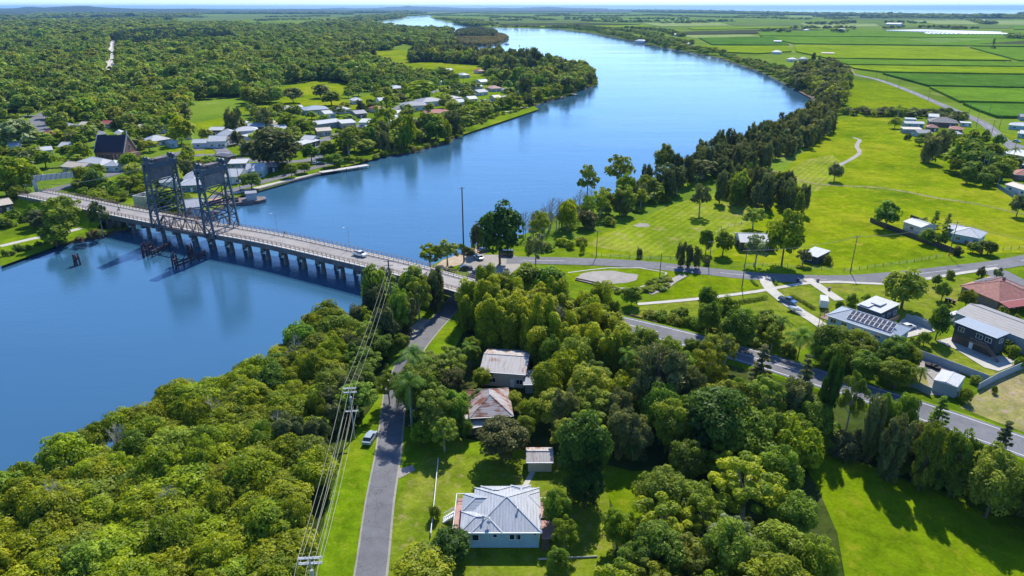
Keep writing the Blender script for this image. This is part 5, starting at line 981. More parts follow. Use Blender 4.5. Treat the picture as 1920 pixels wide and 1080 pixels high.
# --- the town across the river
TH = [ # A px, B px, depth, h, type, rise, roof, wall, label
 ((150, 314), (190, 322), 10, 3.4, 'hip', 2.2, 'roof_white', 'whitewall', 'white hip roofed house in front of the church'), ((196, 322), (222, 322), 9, 3.2, 'hip', 2.0, 'roof_zinc', 'whitewall', 'white roofed wing right of the house in front of the church'), ((118, 322), (157, 326), 9, 3, 'gable', 1.8, 'roof_cream', 'creamwall', 'cream roofed house left of the white hip roofed house'), ((62, 294), (100, 290), 10, 3, 'gable', 1.4, 'roof_white', 'whitewall', 'long white roof half hidden in the far left trees'), ((112, 285), (132, 285), 9, 3.2, 'gable', 2, 'roof_white', 'whitewall', 'pale gabled house uphill left of the church'),
 ((121, 248), (150, 244), 11, 3.6, 'hip', 2.0, 'roof_grey', 'greywall', 'grey roofed house below the highway junction'), ((150, 242), (166, 242), 9, 3, 'gable', 1.6, 'roof_cream', 'creamwall', 'tan roofed house beside the grey one below the highway'), ((181, 262), (201, 260), 9, 3.2, 'hip', 1.8, 'roof_grey', 'darkwall', 'dark walled house behind the church trees'), ((245, 217), (257, 217), 9, 3.5, 'gable', 1.8, 'roof_white', 'whitewall', 'small white house at the foot of the big wood'), ((188, 240), (206, 240), 10, 3, 'gable', 1.6, 'roof_red', 'creamwall', 'low pinkish roof in the clearing under the wood'),
 ((284, 276), (322, 270), 11, 3.4, 'hip', 2.6, 'roof_zinc', 'bluewall', 'turquoise walled house with white roof right of the church'), ((321, 278), (335, 276), 6, 3, 'gable', 1.4, 'roof_white', 'bluewall', 'small white outbuilding beside the turquoise house'), ((362, 278), (402, 277), 9, 3.2, 'gable', 1.6, 'roof_zinc', 'whitewall', 'long low white roofed house left in the white house row'), ((393, 278), (424, 277), 11, 4.2, 'gable', 2.6, 'roof_white', 'whitewall', 'white gabled house in the middle of the house row'),
 ((408, 268), (443, 267), 12, 4.8, 'hip', 3.0, 'roof_zinc', 'whitewall', 'tall white hip roofed house behind the gabled one'), ((443, 262), (486, 259), 11, 5.4, 'hip', 2.0, 'roof_white', 'whitewall', 'two storey white house with a long row of windows'), ((470, 266), (489, 262), 7, 3, 'skillion', .8, 'roof_white', 'whitewall', 'low white lean to right of the two storey house'), ((393, 254), (418, 254), 10, 3.6, 'gable', 1.4, 'roof_white', 'brick', 'brick building with white roof next to the bright paddock'), ((468, 250), (497, 248), 12, 4, 'gable', 2, 'roof_blue', 'darkwall', 'dark blue roofed house behind the two storey one'), ((499, 244), (522, 243), 11, 3.6, 'hip', 2.4, 'roof_cream', 'creamwall', 'cream hip roof left of the yellow green trees'),
 ((450, 280), (476, 281), 9, 3, 'gable', 1.4, 'roof_red', 'whitewall', 'small shop with a salmon red roof left of the huge dark tree'), ((446, 240), (458, 240), 9, 3, 'hip', 1.8, 'roof_zinc', 'bluewall', 'small blue roofed shed under the tall paddock trees'),
 ((526, 214), (570, 211), 14, 3.6, 'gable', 1.8, 'roof_white', 'creamwall', 'long white roof at the top of the town'), ((572, 216), (618, 213), 16, 3.8, 'hip', 2.4, 'roof_blue', 'greywall', 'wide blue grey hip roof beside the long white roof'), ((566, 272), (586, 273), 10, 3.6, 'gable', 1.8, 'roof_white', 'tealwall', 'white roofed red fronted building right of the huge dark tree'), ((568, 281), (600, 272), 7, 3.2, 'skillion', .5, 'roof_white', 'darkwall', 'long white awning roof in front of the red fronted building'),
 ((596, 244), (640, 238), 14, 4, 'gable', 1.4, 'roof_zinc', 'greywall', 'long grey roofed shop building above the riverside park'), ((642, 242), (668, 240), 12, 4, 'skillion', .8, 'roof_white', 'creamwall', 'left of the two flat white shop roofs above the park'), ((674, 240), (702, 240), 12, 4, 'skillion', .8, 'roof_white', 'whitewall', 'right of the two flat white shop roofs above the park'), ((596, 256), (622, 254), 10, 3.5, 'gable', 1.5, 'roof_cream', 'creamwall', 'cream roof below the long grey shop building'),
 ((692, 160), (704, 160), 14, 3.6, 'hip', 2.4, 'roof_white', 'creamwall', 'pale hip roof in the trees above the main street'), ((693, 172), (706, 172), 13, 3.4, 'hip', 2, 'roof_cream', 'creamwall', 'cream hip roof just below another pale one'), ((731, 174), (762, 171), 14, 3.8, 'hip', 2.2, 'roof_blue', 'brick', 'blue grey roofed brick house by the rounded green tree'), ((738, 222), (757, 220), 10, 3.6, 'gable', 1.8, 'roof_white', 'whitewall', 'upper one of three white roofs left of the school'), ((734, 232), (754, 230), 10, 3.6, 'gable', 1.8, 'roof_zinc', 'whitewall', 'middle one of three white roofs left of the school'), ((738, 240), (756, 238), 9, 3.6, 'gable', 1.8, 'roof_white', 'whitewall', 'lowest one of three white roofs left of the school'), ((764, 235), (785, 231), 10, 3.2, 'hip', 1.8, 'roof_grey', 'greywall', 'dark grey roof under the riverside trees below the school'),
 ((755, 209), (802, 207), 16, 4.4, 'hip', 2.6, 'roof_grey', 'whitewall', 'large grey roofed school block with pale walls'), ((793, 201), (836, 197), 18, 4.2, 'hip', 2.4, 'roof_grey', 'whitewall', 'second large grey roofed school block behind the first'), ((797, 220), (842, 219), 14, 3.2, 'hip', 2.0, 'roof_red', 'brick', 'low salmon red roof on the river side of the school'), ((845, 193), (866, 190), 12, 3.4, 'hip', 2, 'roof_grey', 'greywall', 'small grey roof uphill of the school'), ((853, 200), (873, 198), 12, 3.4, 'gable', 2, 'roof_blue', 'bluewall', 'blue roofed house between school and waterfront'), ((838, 137.5), (850, 137), 16, 3.6, 'gable', 2, 'roof_zinc', 'whitewall', 'pale shed at the edge of the bright paddock'), ((868, 147), (881, 146), 14, 3.8, 'hip', 2, 'roof_zinc', 'whitewall', 'white house left of the orange roof above the street'), ((897, 139), (909, 138.5), 15, 3.8, 'hip', 2.2, 'roof_red', 'creamwall', 'orange roofed house at the end of the bright paddock'),
 ((902, 160), (917, 159), 14, 3.6, 'gable', 2, 'roof_white', 'whitewall', 'white gable under the dark wood of the point'), ((893, 169), (905, 168), 12, 3.6, 'gable', 1.8, 'roof_white', 'whitewall', 'bright white roof by the yellow green street tree'), ((921, 172.5), (942, 171.5), 14, 3.4, 'hip', 2.4, 'tile_pink', 'creamwall', 'pinkish tiled house near the waterfront lawns'), ((898, 180), (915, 178), 12, 3.4, 'gable', 2, 'roof_grey', 'whitewall', 'pale grey gable standing on the green lawn'), ((941, 175), (954, 175), 11, 3.2, 'hip', 1.8, 'roof_grey', 'greywall', 'small grey roof right of the pinkish tiled house'), ((952, 190), (966, 189), 12, 3.2, 'hip', 1.8, 'roof_white', 'whitewall', 'white hip roof closest to the river lawns'), ((972, 164), (990, 163.5), 12, 3.8, 'gable', 1.6, 'roof_white', 'whitewall', 'left white roof of three among the trees of the point'), ((994, 164), (1008, 163), 12, 3.8, 'gable', 1.6, 'roof_white', 'whitewall', 'middle white roof of three among the trees of the point'), ((1009, 160), (1024, 160), 12, 3.8, 'gable', 1.8, 'roof_zinc', 'greywall', 'right white roof of three among the trees of the point'), ((928, 190), (940, 189), 10, 3.2, 'gable', 1.8, 'roof_cream', 'creamwall', 'little cream shed on the waterfront lawn'), ((866, 210), (884, 208), 10, 3.2, 'hip', 2, 'roof_cream', 'creamwall', 'pinkish cream house above the boat landing'),
 ((346, 349), (384, 347), 11, 3.6, 'hip', 2.8, 'roof_zinc', 'bluewall', 'pale blue waterfront house with a hip roof behind the right tower'), ((425, 345), (450, 345), 12, 3.8, 'gable', 2.6, 'roof_white', 'whitewall', 'white gabled house facing the waterfront street'), ((463, 334), (495, 333), 11, 3.6, 'gable', 2.8, 'roof_zinc', 'bluewall', 'grey roofed blue house at the end of the waterfront row'), ((496, 324), (520, 322), 7, 3, 'skillion', .6, 'roof_white', 'darkwall', 'white awning behind the end of the waterfront row'), ((430, 317), (462, 316), 8, 3, 'skillion', .6, 'roof_white', 'greywall', 'flat white roof behind the white gabled waterfront house'), ((429, 311), (444, 307), 10, 5, 'flat', .1, 'roof_dark', 'brick', 'dark brick shop front with a flat roof near the road corner'), ((412, 306), (432, 304), 10, 3.6, 'gable', 1.6, 'roof_grey', 'creamwall', 'grey roof next to the dark brick shop'),
 ((303, 356), (334, 353), 12, 3.6, 'hip', 2.6, 'roof_white', 'whitewall', 'bright white hip roof seen through the left tower'), ((338, 361), (384, 359), 12, 3.4, 'hip', 2.0, 'roof_zinc', 'tealwall', 'wide white roof over dark green walls between the towers'), ((-8, 402), (26, 396), 9, 3.4, 'gable', 1.6, 'roof_cream', 'timber_dark', 'tan roofed building cut by the left edge near the bridge')]
for q in TH: house(*q[:8], q[8], win=(3, 1) if q[2] > 9 else (2, 1), group='houses of the river town')
MORE = [((215, 262), (232, 261), 10, 'hip', 'roof_zinc', 'creamwall', 'pale hip roof in the trees straight behind the church'), ((262, 250), (280, 249), 10, 'gable', 'roof_cream', 'whitewall', 'cream gable uphill of the turquoise house'), ((300, 250), (318, 248), 10, 'hip', 'roof_white', 'whitewall', 'white hip roof uphill of the turquoise house'), ((345, 262), (360, 261), 9, 'gable', 'roof_grey', 'whitewall', 'grey gable left of the bright paddock corner'), ((90, 262), (108, 260), 10, 'hip', 'roof_red', 'creamwall', 'salmon hip roof in the trees below the highway junction'), ((20, 285), (42, 283), 11, 'gable', 'roof_zinc', 'whitewall', 'pale gable behind the golden dome tree'),
 ((520, 252), (540, 250), 10, 'gable', 'roof_zinc', 'whitewall', 'pale gable behind the huge dark fig'), ((545, 246), (566, 244), 11, 'hip', 'roof_cream', 'creamwall', 'cream hip roof among the golden canopy trees'), ((610, 222), (630, 220), 11, 'gable', 'roof_white', 'whitewall', 'white gable uphill of the long grey shops'), ((640, 214), (658, 212), 11, 'hip', 'roof_zinc', 'creamwall', 'pale hip roof uphill of the flat white shops'), ((662, 196), (680, 195), 12, 'hip', 'roof_white', 'whitewall', 'white roof halfway up the main street'), ((668, 222), (688, 220), 11, 'gable', 'roof_grey', 'brick', 'grey roofed brick house by the main street'), ((705, 212), (722, 210), 11, 'hip', 'roof_red', 'creamwall', 'salmon roof beside the tallest gum'), ((712, 196), (728, 195), 12, 'gable', 'roof_zinc', 'whitewall', 'pale gable left of the blue grey roofed brick house'), ((820, 160), (834, 159), 12, 'hip', 'roof_zinc', 'whitewall', 'pale hip roof at the top of the main street'), ((850, 181), (866, 180), 11, 'hip', 'roof_white', 'whitewall', 'white hip roof between street and school'), ((880, 193), (895, 192), 11, 'gable', 'roof_white', 'creamwall', 'white gable on the lawn above the jetties'), ((908, 199), (922, 198), 10, 'hip', 'roof_zinc', 'whitewall', 'pale hip roof just above the pale jetty'), ((975, 182), (990, 181), 10, 'gable', 'roof_grey', 'whitewall', 'grey gable above the tiny landing'), ((790, 247), (806, 245), 10, 'gable', 'roof_cream', 'creamwall', 'cream gable in the riverside trees below the school'), ((692, 252), (712, 250), 11, 'gable', 'roof_white', 'whitewall', 'white gable right of the flat white shops')]
for a, b, dp, kd, rf_, wl_, lb in MORE: house(a, b, dp, 3.4, kd, 2.0, rf_, wl_, lb, win=(3, 1), group='houses of the river town')
# church
def church():
    A, B = G(181, 303), G(236, 303); rz, w = frame_from(A, B); e = empty('church', A, rz); tag(e, 'brick church with a steep dark slate roof and white gable trim', 'church'); d = 13; h = 5.2
    m = MB(); m.box((w / 2, d / 2, h / 2 - .2), (w, d, h)); m.add([(w, 0, h - .2), (w, d, h - .2), (w, d / 2, h + 8.2), (w - .4, 0, h - .2), (w - .4, d, h - .2), (w - .4, d / 2, h + 8.2)], [(0, 1, 2), (5, 4, 3), (0, 2, 5, 3), (1, 4, 5, 2)]); m.box((w + 2, d / 2, 2), (4, 6, 4)); m.build('wall', M['brick'], e)
    rf = roof_mesh('gable', w - .5, d, h, 8.4, .3, 'x').build('roof', M['slate'], e)
    m = MB(); [m.beam((w + .1, -.5, h - .2), (w + .1, d / 2, h + 8.8), .5, .4), m.beam((w + .1, d + .5, h - .2), (w + .1, d / 2, h + 8.8), .5, .4), m.beam((w + .1, d / 2, h + 8.6), (w + .1, d / 2, h + 11), .35, .35), m.beam((w + .1, d / 2 - .8, h + 10), (w + .1, d / 2 + .8, h + 10), .25, .25), m.beam((-.2, -.4, h), (-.2, d / 2, h + 8.7), .3, .3)]; m.build('gable_trim', M['concrete'], rf)
    for k in range(7): window_part(e, 2 + k * (w - 4) / 6, 1.4, .9, 2.4, 0, 0, mull=0, frame='concrete'); m = MB(); m.box((.8 + k * (w - 4) / 6 + 2.2, -.35, 1.9), (.5, .7, 3.8)); m.build('buttress', M['brick'], e)
    window_part(e, d / 2, h, 1.6, 3.0, w, 1, frame='concrete'); CLEAR.append([(176, 312), (258, 312), (262, 280), (180, 275)])
church()
# control house on the wharf side of the bridge and water tanks
house((349, 408), (384, 404), 8, 4.2, 'gable', 2.4, 'roof_zinc', 'bluewall', 'pale blue bridge house with grey roof right beside the lift span', z0=0, win=(2, 1))
def tanks():
    A, B = G(252, 386), G(270, 388); rz, w = frame_from(A, B); e = empty('water_tank_block', A, rz); tag(e, 'pale concrete block of open tanks beside the left bridge approach', 'tanks')
    for i in range(2):
        for j in range(2):
            m = MB(); x, y, s_ = i * 6.2, j * 6.2, 6.0; h = 4.6
            for c_, dd in (((x + s_ / 2, y + .15, h / 2), (s_, .3, h)), ((x + s_ / 2, y + s_ - .15, h / 2), (s_, .3, h)), ((x + .15, y + s_ / 2, h / 2), (.3, s_ - .62, h)), ((x + s_ - .15, y + s_ / 2, h / 2), (.3, s_ - .62, h))): m.box(c_, dd)
            m.box((x + s_ / 2, y + s_ / 2, 2.9), (s_ - .6, s_ - .6, .2)); m.build('tank', M['concrete'], e)
    m = MB(); m.beam((0, -.6, 4.7), (12.4, -.6, 4.7), .1, .1); [m.box((k * 1.55, -.6, 5.1), (.06, .06, 1.0)) for k in range(9)]; m.beam((0, -.6, 5.6), (12.4, -.6, 5.6), .06, .06); m.build('walkway_rail', M['galv'], e); CLEAR.append([(240, 400), (300, 396), (300, 350), (250, 355)])
tanks()
# ---------------------------------------------------------------- poles, cables, fences
def pole(px, py, h, label, arms=1, rz=None, z0=0, group=None, mat='pole', r=.16, light=False, armw=2.4):
    q = G(px, py); e = empty('power_pole', (q.x, q.y, z0), rz if rz is not None else 0.2); tag(e, label, 'power pole', group)
    m = MB(); m.tube((0, 0, -.2), (0, 0, h), r, r * .65, 8); m.build('post', M[mat], e)
    for k in range(arms):
        m = MB(); z = h - .4 - k * 1.1; m.box((0, .14, z), (armw, .1, .12)); a = m.build('crossarm', M['galv' if mat != 'pole' else 'timber'], e)
        for x in (-armw * .46, -armw * .2, armw * .2, armw * .46): i_ = MB(); i_.tube((x, .14, z + .06), (x, .14, z + .3), .05, .035, 6); i_.build('insulator', M['white'], a)
    if light: m = MB(); m.tube((0, 0, h * .52), (1.4, -.3, h * .56), .04, .04, 5); m.build('lamp_arm', M['galv'], e); m = MB(); m.box((1.6, -.33, h * .56), (.55, .2, .12)); m.build('lamp_head', M['white'], e)
    return Vector((q.x, q.y, z0 + h))
def cable(a, b, sag, label, group, r=.033, n=14, name='power_cable'):
    m = MB(); P = [a.lerp(b, k / n) - Vector((0, 0, sag * 4 * (k / n) * (1 - k / n))) for k in range(n + 1)]
    for p, q in zip(P[:-1], P[1:]): m.tube(p, q, r, r, 4, cap=False)
    o = m.build(name, M['wire']); tag(o, label, 'cable', group); return o
p1q = G(738, 628); H1 = 21.0
pole(738, 628, H1, 'tallest timber power pole standing beside the trees at the bridge end', 3, R(8), light=True, r=.26)
def pole_top_at(px, py, h): q = G(px, py, h); return q
P2 = pole_top_at(655, 727, 11.5); P3 = pole_top_at(580, 1045, 12.0)
def pole_w(q, h, label, n, rz, armw=2.6):
    e = empty('power_pole', (q.x, q.y, 0), rz); tag(e, label, 'power pole'); m = MB(); m.tube((0, 0, -.2), (0, 0, h), .17, .12, 8); m.build('post', M['galv'], e)
    for k in range(n):
        m = MB(); z = h - .15 - k * (.9 if k < 2 else 2.6); m.box((0, .12, z), (armw, .12, .14)); m.box((0, -.12, z), (armw, .12, .14)); a = m.build('crossarm', M['galv'], e)
        for x in (-.46, -.16, .16, .46): i_ = MB(); i_.tube((x * armw, 0, z + .07), (x * armw, 0, z + .35), .06, .04, 6); i_.build('insulator', M['white'], a)
    m = MB(); m.tube((.1, -.35, h - 3.0), (.1, -.35, h - 1.9), .26, .26, 10); m.build('transformer', M['galv'], e)
pole_w(P2, 11.5, 'power pole with stacked pale crossarms rising out of the mangroves by the lane', 3, R(6)); pole_w(P3, 12, 'power pole with double crossarms at the bottom edge of the mangroves', 2, R(4), 3.2)
T1 = Vector((p1q.x, p1q.y, 0)); P4 = P3 + (P3 - P2) * .9; P4.z = 12
for k, x in enumerate((-1.15, 0, 1.15)):
    cable(T1 + Vector((x * .7, 0, H1 - 3.2)), P2 + Vector((x, 0, .2)), 1.2, 'upper power wire slanting down from the tall pole over the mangroves', 'upper power wires over the mangroves')
    cable(P2 + Vector((x, 0, .2)), P3 + Vector((x * 1.25, 0, .2)), .9, 'upper power wire between the two poles in the mangroves', 'upper power wires between the mangrove poles')
    cable(P3 + Vector((x * 1.25, 0, .2)), P4 + Vector((x, 0, .2)), .9, 'power wire leaving the bottom edge of the view', 'power wires leaving the bottom of the view')
for k, x in enumerate((-1.15, -.4, .4, 1.2)): cable(P2 + Vector((x, 0, -4.2)), P3 + Vector((x * 1.2, 0, -1.0)), .9, 'lower power wire between the two poles in the mangroves', 'lower power wires between the mangrove poles', .035)
pole(870, 492, 26, 'very tall slender mast beside the river bank car park', 1, 0, r=.28, armw=2.0)
PP = [(1118, 482, 9.5, 'leaning timber pole at the left end of the mown paddock'), (1237, 516, 7.5, 'short bare pole beside the drain culvert'), (1329, 500, 9, 'timber pole between the dark roadside trees'), (1391, 540, 12.5, 'tall timber pole on the lawn across from the barn'), (1594, 511, 12.5, 'timber pole with crossarm on the paddock fence line'), (1779, 480, 12.5, 'timber pole by the timber gate of the blue cottage')]
tops = [pole(x, y, h, lb, 1 if h > 8 else 0, R(10)) for x, y, h, lb in PP]
tops.append(G(2000, 470, 10) + Vector((0, 0, 2)))
for i in (3, 4, 5):
    for dx in (-.9, .9): cable(tops[i] + Vector((dx, 0, -.2)), tops[i + 1] + Vector((dx, 0, -.2)), 1.2, 'roadside power wire between poles along the paddock road', 'power wires along the paddock road', .03)
NP = [(1643, 145, 9), (1662, 153, 9), (1684, 168, 10), (1739, 192, 11), (1815, 218, 10), (1830, 238, 12), (1853, 218, 9), (1857, 259, 12), (1873, 243, 9), (1903, 278, 11)]
LBS = ['farthest pole of the line along the country road', 'second farthest pole of the line along the country road', 'pole on the country road left of the crossarm pole', 'crossarm pole in the middle of the country road line', 'pole where the country road reaches the houses', 'pole beside the white carport', 'pole standing at the corner of the dark cane', 'leaning pole at the start of the road bend', 'bare pole in the grass beyond the bend', 'pole beside the road bend near the white car']
for (x, y, h), lb in zip(NP, LBS): pole(x, y, h, lb, 1, R(40), armw=2.2)
for x, y, h, lb in [(452, 297, 13, 'street pole left of the huge dark tree'), (60, 398, 12, 'power pole on the grass at the left bridge end'), (302, 262, 11, 'street pole beside the turquoise house'), (451, 360, 12, 'thin pole on the wharf beside the moored barge'), (448, 235, 11, 'thin pole behind the white house row'), (745, 190, 10, 'street pole on the main street above the school')]: pole(x, y, h, lb, 1, R(-30))
tt_, _n = at_s(sa)
for dx in (-.6, .6): cable(G(60, 398) + Vector((dx, 0, 11.6)), tt_ + Vector((dx, 0, 22.2)), 2.5, 'overhead wire running from the left bank pole to the first lift tower', 'overhead wires to the first lift tower', .05)
def fence(px, label, h=1.2, sp=3.0, kind='post', mat='timber', z=0, name=None):
    P = GL(px); e = empty(name or ('post_fence' if kind == 'post' else 'panel_fence'), P[0]); tag(e, label, 'fence'); o = P[0]; allp = MB(); wires = MB(); cnt = 0
    for a, b in zip(P[:-1], P[1:]):
        d = b - a; n = max(1, round(d.length / sp)); rz = math.atan2(d.y, d.x)
        for k in range(n):
            p, q = a.lerp(b, k / n) - o, a.lerp(b, (k + 1) / n) - o
            if kind == 'post':
                m = MB(); m.box((p.x, p.y, h / 2), (.13, .13, h)); cnt += 1
                if cnt <= 90: m.build('post', M[mat], e)
                for zz in (.35, .7, 1.05): wires.beam(p + Vector((0, 0, zz * h / 1.2)), q + Vector((0, 0, zz * h / 1.2)), .02, .02)
            else:
                m = MB(); c_ = (p + q) / 2; m.box((c_.x, c_.y, h / 2), ((q - p).length - .06, .05, h), rz); m.box((c_.x, c_.y, h + .02), ((q - p).length - .06, .1, .06), rz); m.build('panel', M[mat], e); m = MB(); m.box((p.x, p.y, h / 2), (.09, .09, h + .08), rz); m.build('post', M[mat], e)
    if kind == 'post': wires.build('wire', M['galv'], e)
fence([(1582, 510), (1640, 502), (1700, 494), (1768, 482)], 'post and wire fence between meadow and road left of the gate', 1.3, 3.2)
fence([(1880, 470), (1910, 467), (1960, 462)], 'short post and wire fence right of the blue cottage', 1.3, 3)
fence([(1110, 480), (1180, 484), (1240, 487), (1290, 490)], 'post and wire fence below the mown paddock', 1.2, 3.5)
fence([(1395, 500), (1430, 498), (1500, 503), (1560, 507)], 'low fence in front of the barn trees', 1.1, 3.5)
fence([(1340, 440), (1352, 430), (1390, 420), (1440, 400)], 'weathered fence climbing behind the barn', 1.1, 4)
fence([(1536, 347), (1600, 352), (1700, 362), (1760, 374), (1835, 384)], 'long paddock fence crossing the meadow', 1.1, 5)
fence([(1631, 416), (1650, 424), (1692, 440), (1735, 456), (1782, 473), (1800, 480)], 'dark paling fence along the paddock side of the white shed', 1.9, 2.4, 'panel', 'timber_dark')
fence([(1706, 411), (1728, 419)], 'short dark paling fence behind the white shed', 1.9, 2.4, 'panel', 'timber_dark')
fence([(1800, 452), (1818, 464), (1842, 477)], 'grey timber fence in front of the blue cottage', 1.5, 2.2, 'panel', 'timber')
fence([(1692, 658), (1740, 676), (1800, 698), (1852, 718)], 'long pale metal fence between cabin lawn and bare yard', 1.9, 2.5, 'panel', 'fence_panel')
fence([(1832, 733), (1870, 712), (1925, 688), (2000, 655)], 'pale metal fence rising to the right edge of the view', 1.9, 2.5, 'panel', 'fence_panel')
fence([(1697, 600), (1718, 608), (1748, 619)], 'pale metal fence behind the parked white car', 1.9, 2.5, 'panel', 'fence_panel')
fence([(1708, 725), (1744, 742)], 'short pale metal fence left of the white roofed steel shed', 1.9, 2.5, 'panel', 'fence_panel')
fence([(1842, 588), (1880, 604), (1925, 622)], 'brown timber fence round the red roofed house garden', 1.7, 2.2, 'panel', 'timber')
fence([(1880, 305), (1880, 330), (1868, 352), (1900, 372)], 'dark teal fence around the yard corner', 1.9, 3, 'panel', 'tealwall')
fence([(822, 866), (816, 930), (808, 1008)], 'low white rail fence across the front lawn', .9, 3.2, 'panel', 'white')
fence([(1010, 1050), (1120, 1045)], 'thin pale fence in front of the white roofed house yard', .28, 2.4, 'panel', 'concrete')
fence([(1182, 594), (1205, 601), (1232, 608)], 'short timber guard rail beside the highway', .8, 2.4, 'panel', 'timber')
fence([(1078, 526), (1120, 536), (1160, 547)], 'dark rusty rail remnant beside the gravel patch', .4, 3, 'panel', 'rail'); fence([(1080, 523), (1122, 532), (1163, 543)], 'second dark rail remnant beside the gravel patch', .4, 3, 'panel', 'rail')
# ---------------------------------------------------------------- vehicles
def car(px, py, rz, paint, label, kind='car', z=.13, pos=None):
    q = pos or G(px, py); key = ('car', kind)
    e = empty({'car': 'parked_car', 'ute': 'pickup_truck', 'van': 'van'}[kind], (q.x, q.y, q.z + z), rz); tag(e, label, {'car': 'car', 'ute': 'pickup', 'van': 'van'}[kind])
    if kind == 'car': low = [(-2.15, .3), (2.15, .3), (2.2, .7), (1.9, .88), (1.0, .98), (-1.8, 1.02), (-2.2, .9)]; top = [(-1.9, 1.0), (1.0, .97), (.3, 1.45), (-1.3, 1.5)]
    elif kind == 'ute': low = [(-2.6, .4), (2.5, .4), (2.55, .95), (1.5, 1.12), (-2.6, 1.15)]; top = [(-.5, 1.12), (1.45, 1.1), (.8, 1.72), (-.2, 1.75)]
    else: low = [(-2.6, .3), (2.5, .3), (2.5, 1.0), (2.0, 1.2), (-2.6, 1.25)]; top = [(-2.55, 1.22), (2.0, 1.18), (1.3, 2.1), (-2.45, 2.2)]
    def ext(prof, w0, w1=None):
        w1 = w1 or w0; zs = [p[1] for p in prof]; lo, hi = min(zs), max(zs); n = len(prof); vs = []
        for sg in (-1, 1):
            for x, z_ in prof: wv = w0 + (w1 - w0) * (z_ - lo) / (hi - lo); vs.append((x, sg * wv / 2, z_))
        return MB().add(vs, [tuple(range(n)), tuple(range(2 * n - 1, n - 1, -1))] + [(i, n + i, n + (i + 1) % n, (i + 1) % n) for i in range(n)])
    b = ext(low, 1.78, 1.72).build('body', M[paint], e)
    g = ext(top, 1.66, 1.35).build('cabin_glass', M['glass'], e); rt = [p for p in top[2:]]; m = MB(); m.box(((rt[0][0] + rt[1][0]) / 2, 0, (rt[0][1] + rt[1][1]) / 2 + .02), (abs(rt[0][0] - rt[1][0]) + .1, 1.36, .06)); m.build('roof', M[paint], e)
    if kind == 'ute': m = MB(); m.box((-1.6, 0, 1.17), (1.8, 1.4, .04)); m.build('tray', M['black'], e)
    for x in (-1.35, 1.35):
        for y in (-.8, .8): m = MB(); m.tube((x, y - .11, .32), (x, y + .11, .32), .33, .33, 14); wv = m.build('wheel', M['black'], e); m = MB(); m.tube((x, y - .12, .32), (x, y + .12, .32), .19, .19, 10); m.build('rim', M['galv'], wv)
    for y in (-.6, .6): m = MB(); m.box((2.16, y, .68), (.08, .32, .14)); m.build('headlight', M['white'], e)
    return e
car(694, 826, R(80), 'car_silver', 'silver hatchback parked on the grass edge of the lane')
dq = at_s(s_of(672, 484)); dv = Vector((dq[1].y, -dq[1].x)); car(0, 0, math.atan2(dv.y, dv.x), 'car_white', 'white pickup driving over the bridge', 'ute', .04, dq[0] + dq[1] * 1.7)
car(874, 506, R(10), 'car_dark', 'dark blue car parked at the edge of the gravel car park'); car(897, 486, R(125), 'car_silver', 'pale blue grey car on the sandy river side of the car park'); car(949, 480, R(170), 'car_dark', 'dark car in the deep shade under the big shore tree', 'van')
car(1701, 617, R(20), 'car_white', 'white car parked in front of the dark clad house'); car(1476, 568, R(-52), 'car_blue', 'bright blue pickup on the curved driveway', 'ute', .2); car(909, 472, R(30), 'car_dark', 'small dark car tucked behind the shore tree trunk')
car(1906, 267, R(-50), 'car_silver', 'silver car parked on the grass by the road bend'); car(1788, 560 + 40, R(30), 'car_white', 'white van half hidden behind the round garden tree', 'van')
car(136, 378, math.atan2(dv.y, dv.x), 'car_dark', 'dark car driving off the far end of the bridge', 'car', .04, at_s(s_of(133, 377, 6.1))[0] - at_s(s_of(133, 377, 6.1))[1] * 1.8)
for x, y, c_, a, lb in [(458, 288, 'car_silver', 20, 'silver car on the street left of the huge dark tree'), (462, 292, 'car_dark', 20, 'dark car on the street left of the huge dark tree'), (600, 247, 'car_dark', 40, 'dark car in front of the long grey shop building'), (611, 246, 'car_silver', 40, 'silver car in front of the long grey shop building'), (828, 172, 'car_dark', 35, 'dark car on the main street above the school'), (438, 253, 'car_white', 0, 'white car between the paddock sheds and the house row'), (592, 308, 'car_white', 20, 'white car in the riverside park'), (602, 309, 'car_dark', 10, 'dark car in the riverside park'), (210, 100, 'car_dark', 90, 'farther dark car on the straight highway through the wood'), (211, 121, 'car_dark', 90, 'nearer dark car on the straight highway through the wood'), (90, 210, 'car_blue', 30, 'blue van by the highway junction'), (780, 189, 'car_red', 30, 'red car on the main street by the brick house')]: car(x, y, R(a), c_, lb, 'van' if 'van' in lb else 'car')
